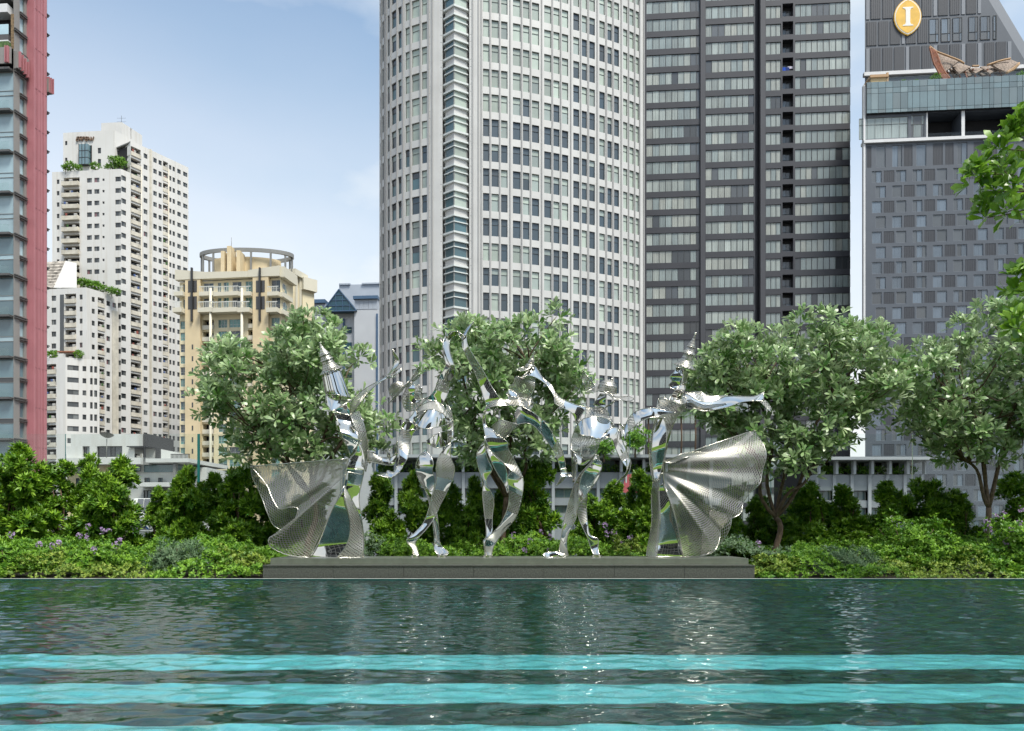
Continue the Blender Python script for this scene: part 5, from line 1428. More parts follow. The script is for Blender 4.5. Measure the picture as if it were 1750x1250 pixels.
# curtain wall band
zs_ = [Zt(196.7), Zt(191), Zt(163.6), Zt(154.5), Zt(143.7)]
xsb = [116, 160, 232, 310, 383, 462, 537, 585, 660, 738, 815, 862, 938, 1016, 1093, 1142, 1222, 1300, 1376, 1420, 1500, 1578, 1660, 1715, 1760, 1830, 1900, 1960]
ps = Pieces('glass_panel', G)
for i in range(len(xsb)-1):
    ua, ub = gf.u_px(1460+xsb[i]/6.034), gf.u_px(1460+xsb[i+1]/6.034)
    if ub > gf.W+.01: break
    for j in range(4):
        b = MB(M['curtain_wall'] if wr.random() < .7 else M['curtain_wall2']); pbox(b, gf, ua+.03, ub-.03, zs_[j]+.03, zs_[j+1]-.03, -.62+wr.uniform(0, .02), -.5)
        ps.add(b.mesh('glass_panel'), Matrix.Identity(4), 1)
ps.done()
core(G, [gf.P(-.05, 0, -.5)[:2], gf.P(gf.W, 0, -.5)[:2], gf.P(gf.W, 0, 3)[:2], flank(gf, 3)], zs_[0], zs_[4]-.03, M['f_dark'], 'band_backing')
core(G, [gf.P(-.05, 0, -.45)[:2], gf.P(gf.W, 0, -.45)[:2], gf.P(gf.W, 0, 14)[:2], flank(gf, 14)], zs_[4]-.02, zs_[4]+.05, M['conc_dark'], 'terrace_floor')
b = MB(M['screen_glass']); pbox(b, gf, .3, gf.W, zs_[4]+.05, zs_[4]+.85, -.4, -.36); b.build('terrace_glass', G)
part_box('white_edge', G, M['hwhite'], gf, -.35, -.02, GZ+60, zs_[4]-.2, -.2, .6)
# set-back upper tower with a slanting flank
gu = Face(1478, 152.0, 1800, 149.0)
zu0, zu1 = gf.z(143, px=1490)-1.5, gu.z(-70, px=1600)
def uz(px, py): u = gu.u_px(px); return u, gu.z(py, u=u)
sl_b, sl_t = uz(1760, 118), uz(1648, -70)
wb = MB(M['hg']); pts = [(0, zu0), (uz(1785, 135)[0], zu0), (uz(1785, 135)[0], gu.z(135, u=uz(1785, 135)[0])), sl_b, sl_t, (0, zu1)]
ptsb = [(u+(7 if u == 0 else 0), z) for u, z in pts]
wb.poly([gu.P(u, z) for u, z in pts]); wb.poly([gu.P(u, z, 14) for u, z in ptsb][::-1])
for i in range(len(pts)):
    j = (i+1) % len(pts)
    wb.quad(gu.P(*pts[i]), gu.P(*pts[j]), gu.P(*ptsb[j], 14), gu.P(*ptsb[i], 14))
wb.build('upper_wall', G)
b = MB(M['hl']); b.bar(gu.P(sl_b[0], sl_b[1], 2), gu.P(sl_t[0], sl_t[1], 2), 6.0, .9, up=(0, -1, 0)); b.build('roof_flank', G)
ps = Pieces('cladding_panel', G)
def slope_u(z): return sl_b[0]+(sl_t[0]-sl_b[0])*(z-sl_b[1])/(sl_t[1]-sl_b[1])
rowz = [(uz(1500, 123)[1], uz(1500, 83)[1]), (uz(1500, 78)[1], uz(1500, 38)[1]), (uz(1500, 33)[1], uz(1500, -8)[1]), (uz(1500, -13)[1], uz(1500, -52)[1])]
pat = [(2, 7.5, 'l'), (10, 27, 'd'), (30, 47, 'd'), (50, 67, 'd'), (70, 75, 'l'), (77, 94, 'd'), (97, 114, 'd'), (117, 123, 'l'), (125, 142, 'd'), (145, 162, 'd'), (165, 171, 'l'), (173, 190, 'd'), (193, 199, 'l'), (204, 221, 'd'), (224, 241, 'd'), (244, 250, 'l'), (254, 270, 'd'), (272, 280, 'd'), (284, 300, 'd')]
glaz = {1: [(1587.5, 1604), (1608, 1624), (1628, 1644), (1655, 1671), (1675, 1692), (1697, 1714)]}
for ri, (za, zb_) in enumerate(rowz):
    for (a, b2, kd) in pat:
        sh = 0 if ri % 2 == 0 else -7
        xa, xb = 1478+a+sh, 1478+b2+sh
        if xa < 1478: continue
        if ri in glaz and kd == 'd' and 1583 < (xa+xb)/2 < 1715: continue
        if ri in glaz and kd == 'l' and any(p < xb and xa < q for p, q in glaz[ri]): continue
        ua, ub = gu.u_px(xa), gu.u_px(xb); ub = min(ub, slope_u(zb_)-.3)
        if ub-ua < .3: continue
        b = MB(M['hd'] if kd == 'd' else M['hl']); pbox(b, gu, ua, ub, za, zb_, -.10, .02)
        if kd == 'd':
            for i in range(5): x = ua+(ub-ua)*(i+.5)/5; pbox(b, gu, x-.04, x+.04, za, zb_, -.13, -.099)
        ps.add(b.mesh('cladding_panel'), Matrix.Identity(4), 1)
ps.done()
ps = Pieces('window', G)
stu = dict(frame=M['f_dark'], glass=M['g_room'], glass2=M['g_bluecurt'], mull=(.7,), tran=(.35,), ft=.08)
for (xa, xb) in glaz[1]:
    ua, ub = gu.u_px(xa), min(gu.u_px(xb), slope_u(rowz[1][1])-.3)
    if ub-ua > .4: window(ps, gu, ua, ub, rowz[1][0], rowz[1][1], stu, -.1)
ps.done()
part_box('white_band', G, M['hwhite'], gu, -.3, gu.W-2, uz(1500, 131)[1], uz(1500, 125)[1], -.5, .3)
# emblem: pointed oval with a white rim and a serifed I
M['gold'] = mat('gold_enamel', (0.80, 0.48, 0.07), .4, vary=.12, vscale=.8)
M['emblem_white'] = mat('emblem_white', (0.82, 0.80, 0.74), .4)
em = empty('emblem', (0, 0, 0), G); em.location = Vector(gu.P(gu.u_px(1550), gu.z(31, px=1550), -.3))-Vector((70, 145, GZ))
ecx, ecz, epx = gu.u_px(1550), gu.z(31, px=1550), 152/F_PX
def vesica(w, h, n=14):
    k = (h*h-w*w)/(2*w); r = k+w; P_ = []
    a0 = math.asin(h/r)
    for i in range(n): a = -a0+2*a0*i/n; P_.append((r*math.cos(a)-k, r*math.sin(a)))
    for i in range(n): a = -a0+2*a0*i/n; P_.append((-(r*math.cos(a)-k), -r*math.sin(a)))
    return P_
def plate(name, P_, d0, d1, m, parent):
    b = MB(m); f_ = [gu.P(ecx+x*epx, ecz+z*epx, d0) for x, z in P_]; k_ = [gu.P(ecx+x*epx, ecz+z*epx, d1) for x, z in P_]
    b.poly(f_)
    for i in range(len(P_)): j = (i+1) % len(P_); b.quad(f_[i], f_[j], k_[j], k_[i])
    return b.build(name, parent)
plate('gold_edge', vesica(22.5, 31.5), -.35, 0, M['gold'], em)
plate('white_rim', vesica(21.3, 30.0), -.40, -.345, M['emblem_white'], em)
plate('gold_field', vesica(19.8, 28.2), -.45, -.395, M['gold'], em)
plate('letter_i', [(-8.5, -16), (8.5, -16), (8.5, -14.3), (4.6, -13), (3.6, -10), (3.6, 10), (4.6, 13), (8.5, 14.3), (8.5, 16), (-8.5, 16), (-8.5, 14.3), (-4.6, 13), (-3.6, 10), (-3.6, -10), (-4.6, -13), (-8.5, -14.3)], -.50, -.445, M['emblem_white'], em)

# ------------------------------------------------------------------ thatched pavilion and kiosk on that terrace
M['thatch'] = mat('thatch', (0.27, 0.215, 0.175), .95, vary=.45, vscale=3.5, bump=.35, bscale=9)
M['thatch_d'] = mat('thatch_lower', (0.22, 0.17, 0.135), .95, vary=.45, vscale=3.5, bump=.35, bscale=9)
M['timber'] = mat('red_brown_timber', (0.30, 0.12, 0.065), .6, vary=.2, vscale=2)
M['timber_l'] = mat('light_timber', (0.42, 0.26, 0.13), .6)
zfl = zs_[4]+.05
pv = tag(empty('thatched_pavilion', (gf.P(gf.u_px(1650), 0, 4)[0], 142, zfl)), 'rooftop pavilion with overlapping thatched shells and red timber ribs', 'pavilion')
def tp(x, y, d=2.5):
    px, py = 1460+x/6.034, 60+y/6.034
    Yd = gf.Y(gf.u_px(px))+d
    return at(px, py, Yd)
def shell(pts, dt, m, th=.35):
    """a thatched shell: upper points lean back, the belly bulges forward"""
    b = MB(m); n = 6
    ctr = np.mean(np.array(pts), axis=0); ring = [np.array(pts[i], float)*(1-f_)+np.array(pts[(i+1) % len(pts)], float)*f_ for i in range(len(pts)) for f_ in (0, .25, .5, .75)]
    ys = [p[1] for p in pts]; y0, y1 = min(ys), max(ys)
    rows = []
    for k in range(n+1):
        f = k/n
        rows.append([tp(*(ctr+(np.array(p)-ctr)*f), dt+2.2*(1-((ctr+(np.array(p)-ctr)*f)[1]-y0)/(y1-y0))-.35*(1-f*f)) for p in ring])
    b.grid(rows, closed=True)
    rows2 = [rows[-1], [Vector(p)+Vector((0, th, -.10)) for p in rows[-1]]]
    b.grid(rows2, closed=True, smooth=False)
    b.build('thatch_shell', pv)
for pts, dt, m in (([(843, 172), (960, 215), (1078, 268), (1000, 330), (938, 378), (880, 290)], 2.0, 'thatch'), ([(1075, 285), (1140, 305), (1205, 330), (1140, 365), (1080, 400), (1015, 325)], 2.6, 'thatch'),
                   ([(1190, 345), (1260, 333), (1330, 352), (1250, 395)], 3.0, 'thatch'), ([(1300, 327), (1410, 318), (1480, 358), (1400, 398)], 3.2, 'thatch'), ([(1415, 302), (1510, 272), (1610, 250), (1690, 285), (1640, 340), (1570, 385), (1480, 342)], 2.4, 'thatch'),
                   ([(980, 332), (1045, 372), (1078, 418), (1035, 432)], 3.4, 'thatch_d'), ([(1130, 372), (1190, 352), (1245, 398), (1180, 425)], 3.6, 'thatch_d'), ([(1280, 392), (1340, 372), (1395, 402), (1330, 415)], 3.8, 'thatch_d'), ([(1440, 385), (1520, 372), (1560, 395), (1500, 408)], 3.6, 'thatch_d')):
    shell(pts, dt, M[m])
ci = catmull([np.array(p, float) for p in ((778, 130), (795, 200), (820, 290), (860, 370), (905, 448))], 26)
co = catmull([np.array(p, float) for p in ((812, 150), (850, 200), (890, 310), (935, 390), (985, 452))], 26)
for i in range(1, 26):
    b = MB(M['timber']); b.bar(tp(*ci[i], 1.2), tp(*co[i], 2.0), .14, .12); b.build('slat', pv)
for C_, r_ in ((ci, .16), (co, .2)):
    b = MB(M['timber']); b.tube([tp(*p, 1.2 if C_ is ci else 2.0) for p in C_], r_, 6); b.build('edge_beam', pv)
for L_ in ([(775, 118), (850, 172), (960, 215), (1080, 262), (1135, 296)], [(1215, 322), (1285, 320)], [(1370, 312), (1500, 268), (1610, 243)], [(1565, 390), (1640, 345), (1702, 288)], [(1570, 396), (1650, 352), (1700, 300)]):
    b = MB(M['timber_l']); b.tube([tp(*p, 3.6 if L_[0][0] > 800 and L_[0][0] < 1500 else 2.2) for p in catmull([np.array(q, float) for q in L_], 10)], .17, 6); b.build('ridge_beam', pv)
for x in (1000, 1110, 1180, 1270, 1420, 1540):
    q = tp(x, 395, 4.0); b = MB(M['timber']); b.bar((q.x-.9, q.y, q.z+.8), (q.x+.6, q.y, zfl), .2, .2); b.build('post', pv)
ks = tag(empty('rooftop_kiosk', tp(240, 480, 1.5)), 'small ochre roof kiosk at the left end of the hotel terrace', 'kiosk')
M['ochre'] = mat('ochre_render', (0.60, 0.42, 0.21), .7)
a_, b_ = gf.u_px(1460+165/6.034)+.5, gf.u_px(1460+325/6.034)+.5; zt_ = Zt(60+412/6.034, 1500)
part_box('wall', ks, M['ochre'], gf, a_, b_, zfl, zt_, 1.0, 3.5)
part_box('roof', ks, M['timber_l'], gf, a_-.25, b_+.3, zt_+.002, zt_+.5, .7, 3.8)
part_box('side_fin', ks, M['timber_l'], gf, b_+.01, b_+.35, zfl, zt_+.9, .9, 3.6)
for (x, y, r_, lab) in ((835, 420, .9, 'dark green shrub at the timber end of the thatched pavilion'), (505, 452, .5, 'small green shrub on the hotel terrace right of the kiosk'), (640, 458, .45, 'small green shrub between the kiosk and the thatched pavilion'), (1715, 385, .7, 'bright green shrub right of the thatched pavilion')):
    p = tp(x, y, 1.0); T = tag(empty('terrace_shrub', (p.x, p.y, zfl)), lab, 'shrub', 'shrubs on the hotel terrace')
    n = 120; v = nrmz(rng.normal(0, 1, (n, 3))); c = np.array([p.x, p.y, zfl+r_])+v*r_*rng.uniform(.5, 1, (n, 1))
    pos, d, nn, ln = rosettes(c, v+np.array([0, 0, .5]), 6, r_*.35, (.3, 1.2)); put('foliage', leaf_mesh('foliage', pos, d, nn, ln, ln*.4, rng.uniform(0, .8, len(pos)), M['cover_green'], 'thin'), T)
    b = MB(M['bark']); b.tube([(p.x, p.y, zfl), (p.x, p.y, zfl+r_)], .06, 6); b.build('stem', T)

# ================================================================== pink fin tower at the left edge
M['pgrey'] = mat('warm_grey_cladding', (0.25, 0.24, 0.225), .5, vary=.06, vscale=.3)
M['pslab'] = mat('dark_slab_edge', (0.09, 0.088, 0.085), .5)
M['pink'] = mat('pink_red_metal', (0.43, 0.165, 0.18), .42, vary=.08, vscale=.4)
M['pink2'] = mat('deep_pink_metal', (0.38, 0.135, 0.148), .42)
M['p_glass'] = gmat('glass_blue_green_pale', (0.40, 0.55, 0.60))
M['p_glass2'] = gmat('glass_blue_green_deep', (0.12, 0.20, 0.23))
A = tag(empty('pink_tower', (-75, 112, GZ)), 'glass apartment tower with a full height pink red fin at the left edge', 'tower')
af = Face(-60, 110.6, 23, 110.0); asd = Face(23, 110.0, 80.5, 116.3)
aZ1 = af.z(-70, px=23); aP = 70.2/F_PX*110
slz = [af.z(1, px=20)+0.2]+[af.z(118+70.2*k, px=20) for k in range(0, 16)]
core(A, [af.P(0, 0, 1.2)[:2], af.P(af.W-.3, 0, 1.2)[:2], asd.P(asd.W-.2, 0, 1.0)[:2], (asd.P(asd.W, 0)[0]*1.12-1, asd.P(asd.W, 0)[1]*1.12), af.P(0, 0, 15)[:2]], GZ, aZ1, M['inside'])
# front: storeys of glass between slabs
ug = af.u_px(22.2); ps = Pieces('window', A)
pst = [dict(frame=M['pgrey'], glass=M['p_glass'], glass2=M['p_glass'], mull=(.3, .62), tran=(.40, .52), ft=.08), dict(frame=M['pgrey'], glass=M['p_glass2'], glass2=M['p_glass'], mull=(.3, .62), tran=(.40, .52), ft=.08), dict(frame=M['pgrey'], glass=M['p_glass2'], glass2=M['g_dark'], mull=(.3, .62), tran=(.40, .52), ft=.08)]
for i, z in enumerate(slz):
    part_box('floor_slab', A, M['pslab'], af, 0, ug-.15, z-.3, z, -.6, 1.2)
    if i+1 < len(slz) and i != 0:
        h = z-.31-slz[i+1]
        if h > 1: window(ps, af, 0, ug, slz[i+1]+.01, z-.31, pst[0] if i < 5 else pst[1 if i < 8 else 2], .25)
        part_box('balcony_rail', A, M['screen_glass'], af, 0, ug-.2, slz[i+1]+.01, slz[i+1]+1.1, -.6, -.57)
ps.done()
# open sky garden storey near the top
z_a, z_b = slz[1], slz[0]-.95
for (za, zb_, m, nm, d0, d1) in ((z_b-1.2, z_b, 'hwhite', 'garden_fascia', -.5, 1.2), (af.z(61, px=10), af.z(44, px=10), 'p_glass', 'garden_glass', -.3, -.2), (af.z(70, px=10), af.z(61.2, px=10), 'pslab', 'garden_beam', -.3, .8), (af.z(74.5, px=10), af.z(71, px=10), 'hwhite', 'garden_sill', -.35, .9)):
    part_box(nm, A, M[m], af, 0, ug-.5, za, zb_, d0, d1)
M['green_wall'] = mat('clipped_green_wall', (0.09, 0.16, 0.05), .9, vary=.5, vscale=3, bump=1, bscale=12)
part_box('garden_hedge', A, M['green_wall'], af, 0, ug-.3, af.z(85, px=10), af.z(74.8, px=10), -.55, .3)
part_box('corner_column', A, mat('brown_stone', (0.22, 0.15, 0.08), .8, vary=.4, vscale=4), af, af.u_px(18.5), ug+.08, af.z(84, px=10), z_b-1.2, .0, .9)
for k, x in enumerate((-40, -27, -14, -1, 15.6, 19.4)):
    part_box('red_fin', A, M['pink'], af, af.u_px(x), af.u_px(x+1.6), af.z(113, px=10), af.z(85, px=10), -.95, -.55)
part_box('balcony_panel', A, M['pgrey'], af, 0, ug+.1, af.z(113, px=10), af.z(85.2, px=10), -.6, -.4)
# side: pillar, window strip, pink fin, grey end
def su(px): return asd.u_px(px)
wz = [af.z(118+35.1*k, px=20)-.3 for k in range(-4, 33)]
sh_ = []
for i in range(len(wz)-1): sh_.append((su(33.6), su(42.0), wz[i+1]+.55, wz[i]-.15))
wb = MB(M['pgrey']); facade(wb, asd, 0, asd.W, GZ, aZ1, sh_, .3)
b0 = asd.P(asd.W, 0)
bk = (b0[0]*1.12-.4, b0[1]*1.12)
wb.quad((b0[0], b0[1], GZ), (*bk, GZ), (*bk, aZ1), (b0[0], b0[1], aZ1)); wb.build('side_wall', A)
ps = Pieces('window', A); sst = [dict(frame=M['f_grey'], glass=M['p_glass'], ft=.07), dict(frame=M['f_grey'], glass=M['p_glass2'], ft=.07)]
for i, h in enumerate(sh_): window(ps, asd, h[0], h[1], h[2], h[3], sst[0] if i < 18 else sst[1], .22)
ps.done()
for i, z in enumerate(wz):
    for dz in (0, .26): part_box('ledge', A, M['pslab'], asd, su(33.2) if i % 2 else su(23.6), su(44.6), z-.02+dz, z+.13+dz, -.28, .03)
    part_box('ledge', A, M['pslab'], asd, su(75.2), su(81.0), z+.05, z+.2, -.25, .03); part_box('ledge', A, M['pslab'], asd, su(75.2), su(81.8), z+.28, z+.42, -.35, .03)
part_box('thin_fin', A, M['pink'], asd, su(45.6), su(48.0), GZ, aZ1, -1.2, .02)
ribs = np.linspace(48.6, 74.6, 10)
for i in range(9):
    part_box('fin_panel', A, M['pink'] if i % 3 else M['pink2'], asd, su(ribs[i])+.015, su(ribs[i+1])-.015, GZ, aZ1, -.55-(.035 if i % 2 else 0), .02)
part_box('fin_end', A, M['pink2'], asd, su(48.0)+.02, su(48.5), GZ, aZ1, -.9, .02)
for z in wz[::2]:
    b = MB(M['pink2']); pbox(b, asd, su(48.7), su(74.5), z-.6, z-.55, -.592, -.5); b.build('joint_strip', A)
for k in range(4):
    x = 25.5+4.6*k; part_box('red_fin', A, M['pink'], asd, su(x), su(x+1.1), asd.z(113+2, px=24)-.2*k, asd.z(88, px=24)-.2*k, -.95, -.4)
part_box('balcony_panel', A, M['pgrey'], asd, su(23.4), su(44), asd.z(117, px=24), asd.z(88, px=24), -.6, -.05)
for k in range(3):
    x = 75.5+2.6*k; part_box('red_fin', A, M['pink'], asd, su(x), su(x+.9), asd.z(160, px=78), asd.z(134, px=78), -.9-.1*k, -.1)
part_box('end_balcony', A, M['pgrey'], asd, su(75.2), su(82.0), asd.z(160, px=78), asd.z(137, px=78), -.8, -.05)

# ================================================================== white stepped apartment tower
M['white'] = mat('white_render', (0.66, 0.65, 0.62), .75, vary=.05, vscale=.15, streak=.30)
M['cream'] = mat('stained_cream_parapet', (0.60, 0.56, 0.47), .8, vary=.18, vscale=.6, streak=.4)
M['ac'] = mat('air_conditioner', (0.50, 0.49, 0.46), .6)
M['w_glass'] = gmat('glass_apartment', (0.035, 0.042, 0.045)); M['w_glass2'] = gmat('glass_apartment_curtain', (0.14, 0.15, 0.145)); M['w_pink'] = gmat('glass_pink_curtain', (0.22, 0.10, 0.11))
B = tag(empty('white_apartment_tower', (-118, 206, GZ)), 'tall white stepped apartment block with stained balconies and small windows', 'tower')
bst = [dict(frame=M['f_dark'], glass=M['w_glass'], glass2=M['w_glass2'], mull=(.5,), ft=.07), dict(frame=M['f_dark'], glass=M['w_glass'], glass2=M['w_glass'], mull=(.5,), ft=.07), dict(frame=M['f_dark'], glass=M['w_glass2'], glass2=M['w_glass'], mull=(.5,), ft=.07), dict(frame=M['f_dark'], glass=M['w_pink'], glass2=M['w_glass2'], mull=(.5,), ft=.07)]
bps = Pieces('window', B); bbal = Pieces('balcony', B); wr = random.Random(9)
M['clutter'] = [mat('washing_a', (0.30, 0.08, 0.06), .9), mat('washing_b', (0.08, 0.13, 0.30), .9), mat('pot_plant', (0.05, 0.13, 0.03), .9)]
def balcony(fc, ua, ub, zf, h, proud):
    """parapet, floor, a condenser and a back door"""
    b = MB(M['cream'], M['f_dark'], M['w_glass'], M['ac'], M['clutter'][wr.randrange(3)])
    q, t, n = fc.frame((ua+ub)/2); w = ub-ua
    b.box(-w/2-.02, w/2+.02, -proud, -proud+.16, -.25, .80, 0); b.box(-w/2, w/2, -proud+.161, 1.0, -.25, .0, 0)
    b.box(-w/2, w/2, -proud+.04, -proud+.10, 1.0, 1.05, 1)
    b.box(-w*.36, w*.36, .9, .98, 0, h*.72, 2)
    for k in range(4): x = -w*.36+w*.24*k; b.box(x-.03, x+.03, .84, .899, 0, h*.72, 1)
    x = wr.uniform(-w*.35, w*.3); b.box(x, x+.75, -proud+.35, -proud+.75, .9, 1.5, 3)
    if wr.random() < .6: x = wr.uniform(-w*.4, w*.2); b.box(x, x+.5, -proud+.2, -proud+.3, .6, wr.uniform(1.2, 1.7), 4)
    if proud > .3:
        for sx in (-1, 1): b.box(sx*(w/2-.08)-.08, sx*(w/2-.08)+.08, -proud+.161, -.001, -.25, 1.0, 0)
    mt = fmat(fc, (ua+ub)/2, zf, 0); bbal.add(b.mesh('balcony'), mt, 1)
def apartment_face(fc, u0, u1, z0, z1, zref, per, wins, bals, mb, zmax=None):
    """zref: level of a window row's centre; wins (pxa, pxb, half height m); bals (pxa, pxb, recess, proud)"""
    holes = []; ks = range(int((z0-zref)/per)-1, int((z1-zref)/per)+2)
    for (xa, xb, hh, *o) in wins:
        ua, ub = fc.u_px(xa), fc.u_px(xb)
        for k in ks:
            c = zref+per*k
            if c-hh < z0+.3 or c+hh > z1-.5: continue
            holes.append((ua, ub, c-hh, c+hh, .22)); window(bps, fc, ua, ub, c-hh, c+hh, wr.choices(bst, [.4, .35, .2, .05])[0], .16)
    for (xa, xb, rec, pr) in bals:
        ua, ub = fc.u_px(xa), fc.u_px(xb)
        for k in ks:
            c = zref+per*k
            if c-1.6 < z0 or c+1.5 > z1-.3: continue
            holes.append((ua, ub, c-1.35, c+.95, rec)); balcony(fc, ua, ub, c-1.25, 2.3, pr)
    facade(mb, fc, u0, u1, z0, z1, holes, .22)
bl = Face(89, 201.8, 207, 200.0); br = Face(207, 200.0, 322, 217.5)
bper = 19.55/F_PX*200.9
zr = bl.z(308.7, px=150); zrB = br.z(200+620/5.68, px=215)
zterr = bl.z(289, px=207)
wb = MB(M['white'])
apartment_face(bl, 0, bl.W, GZ, zterr, zr, bper, [(97, 101.5, .58), (148.5, 157, .6), (161, 169.8, .6), (175, 178.6, .32), (197, 206.6, .62)], [(109, 136, .9, 1.0)], wb)
zr2 = br.z(200+600/5.68, px=213); u231 = br.u_px(231)
ztop = br.z(244, px=231)
apartment_face(br, 0, br.u_px(223), GZ, zterr, zr2, bper, [(207.4, 215.4, .62)], [], wb)
apartment_face(br, br.u_px(223), br.W, GZ, ztop, br.z(200+380/5.68, px=248.5), bper, [(245.5, 252, .62), (262, 268, .62), (271, 276.3, .62), (289, 293, .62), (295, 299, .62), (303, 309, .6), (313, 320.2, .6)], [(278.6, 287, 1.4, .1), (223.6, 240.5, 1.6, .25)], wb)
# cheek between the terrace and the taller wing
cu = br.P(br.u_px(223), 0); cb = br.P(br.u_px(223), 0, 9)
wb.quad((cu[0], cu[1], zterr-1), (cu[0]-6.5, cu[1]+6, zterr-1), (cu[0]-6.5, cu[1]+6, ztop), (cu[0], cu[1], ztop))
wb.build('wall', B)
core(B, [bl.P(.4, 0, 1.2)[:2], bl.P(bl.W-1.0, 0, 1.7)[:2], br.P(br.u_px(223), 0, 2.0)[:2], br.P(br.u_px(223), 0, 15)[:2], bl.P(3, 0, 18)[:2]], GZ, zterr-1.0, M['inside'])
core(B, [br.P(br.u_px(223)+.4, 0, 1.9)[:2], br.P(br.W-.5, 0, 1.9)[:2], br.P(br.W-.5, 0, 12)[:2], br.P(br.u_px(223)+.4, 0, 12)[:2]], GZ, ztop-1, M['inside'])
core(B, [bl.P(.05, 0, .05)[:2], bl.P(bl.W-.05, 0, .05)[:2], br.P(br.u_px(223), 0, .05)[:2], br.P(br.u_px(223), 0, 15)[:2], bl.P(3, 0, 18)[:2]], zterr-.9, zterr-.6, M['conc_dark'], 'terrace')
core(B, [br.P(br.u_px(223)+.05, 0, .05)[:2], br.P(br.W-.05, 0, .05)[:2], br.P(br.W-.05, 0, 12)[:2], br.P(br.u_px(223), 0, 10)[:2]], ztop-.5, ztop-.2, M['conc_dark'], 'roof')
b = MB(M['cream']); pbox(b, br, br.u_px(255.6), br.u_px(258.4), GZ, ztop+.02, -.35, .02); b.build('downpipe_groove', B)
b = MB(M['cream']); b.tube([br.P(br.u_px(287.8), GZ, -.15), br.P(br.u_px(287.8), ztop-3, -.15)], .16, 6); b.build('downpipe', B)
b = MB(M['cream']); b.tube([br.P(br.u_px(241.2), GZ, -.15), br.P(br.u_px(241.2), ztop-6, -.15)], .16, 6); b.build('downpipe', B)
# penthouse blocks
pb = Face(108, 206.5, 196, 205.0); zp1 = pb.z(222.5, px=196)
wb = MB(M['white']); facade(wb, pb, 0, pb.W, zterr-1, zp1, [(pb.u_px(111), pb.u_px(115), pb.z(248.5, px=112), pb.z(241.5, px=112)), (pb.u_px(111), pb.u_px(115), pb.z(277, px=112), pb.z(270, px=112)), (pb.u_px(139), pb.u_px(157), pb.z(284, px=150), pb.z(249, px=150), .1), (pb.u_px(167), pb.u_px(172.6), pb.z(262.5, px=170), pb.z(253, px=170)), (pb.u_px(167), pb.u_px(172.6), pb.z(283, px=170), pb.z(272, px=170))], .25)
pr_ = pb.P(pb.W, 0); wb.quad((pr_[0], pr_[1], zterr-1), (pr_[0]+2.6, pr_[1]+6, zterr-1), (pr_[0]+2.6, pr_[1]+6, zp1), (pr_[0], pr_[1], zp1)); wb.build('penthouse_wall', B)
core(B, [pb.P(.3, 0, .6)[:2], pb.P(pb.W-.2, 0, .6)[:2], pb.P(pb.W+1.5, 0, 9)[:2], pb.P(2, 0, 9)[:2]], zterr-.6, zp1-.2, M['inside'])
for (xa, xb, ya, yb) in ((111, 115, 248.5, 241.5), (111, 115, 277, 270), (167, 172.6, 262.5, 253), (167, 172.6, 283, 272)):
    window(bps, pb, pb.u_px(xa), pb.u_px(xb), pb.z(ya, px=xa), pb.z(yb, px=xa), bst[1], .16)
gb = empty('glass_bay', (0, 0, 0), B); gb.location = Vector(pb.P(pb.u_px(148), zterr, -.8))-B.location
b = MB(M['f_dark'], M['p_glass2'])
for i in range(3):
    for j in range(3):
        xa, xb = pb.u_px(139+5.2*i), pb.u_px(139+5.2*(i+1)); za, zc = pb.z(284-11.6*j, px=145), pb.z(284-11.6*(j+1), px=145)
        pbox(b, pb, xa+.06, xb-.06, za+.06, zc-.06, -1.0, .1, 1); pbox(b, pb, xa, xb, za-.05, za+.05, -1.06, .1, 0); pbox(b, pb, xa-.06, xa+.06, za, zc, -1.08, .1, 0)
b.build('bay_glazing', gb)
# weathered roof lettering, mostly gone
b = MB(mat('rusted_letter', (0.20, 0.13, 0.09), .9, vary=.5, vscale=2)); lx = 131.5
def stroke(x0, y0, x1, y1, w=.28): b.bar(pb.P(pb.u_px(x0), pb.z(y0, px=x0), -.2), pb.P(pb.u_px(x1), pb.z(y1, px=x1), -.2), .2, w, up=(0, -1, 0))
for seg in ((133, 235, 131, 241.5), (133, 235, 136, 235), (131, 241.5, 134.5, 241.5), (132, 238, 135, 238), (137.5, 235, 136, 241.5), (137.5, 235, 141, 235), (141, 235, 140.2, 238.3), (140.2, 238.3, 136.8, 238.3), (139, 238.3, 140, 241.5),
            (142.6, 235, 141.3, 241.5), (142.6, 235, 145.4, 235), (145.4, 235, 144.6, 238), (144.6, 238, 142, 238), (147.6, 235, 146.4, 241.5), (147.6, 235, 150.6, 235), (146.4, 241.5, 149.6, 241.5), (147, 238.2, 150, 238.2), (152.5, 235, 150.6, 241.5), (152.5, 235, 155, 241), (151.4, 238.6, 154.2, 238.6), (156.5, 235, 156, 241.5), (156.5, 235, 159, 240.5), (161, 234.5, 159.2, 241)): stroke(*seg)
b.build('roof_lettering', B)
sb = Face(173, 207.5, 208, 207.0); sr = Face(208, 207.0, 243, 214.0); zs1 = sb.z(209, px=208)
wb = MB(M['white'], M['f_dark']); facade(wb, sb, 0, sb.W, zterr, zs1, []); facade(wb, sr, 0, sr.W, zterr, zs1, [(sr.u_px(223), sr.u_px(224.6), sr.z(241, px=223), sr.z(219, px=223))], .3)
wb.poly([(*sb.P(0, 0)[:2], zs1-.1), (*sb.P(sb.W, 0)[:2], zs1-.1), (*sr.P(sr.W, 0)[:2], zs1-.1), (*sb.P(0, 0, 7)[:2], zs1-.1)]); wb.build('stair_block', B)
b = MB(M['f_dark']); zq = zs1; q = sb.P(sb.u_px(200), 0, 2); b.tube([(q[0], q[1], zq-.2), (q[0], q[1], zq+2.9)], .05, 5)
for dz in (1.2, 2.2): b.tube([(q[0]-1.2, q[1], zq+dz), (q[0]+1.2, q[1], zq+dz)], .035, 4)
b.build('antenna', B)
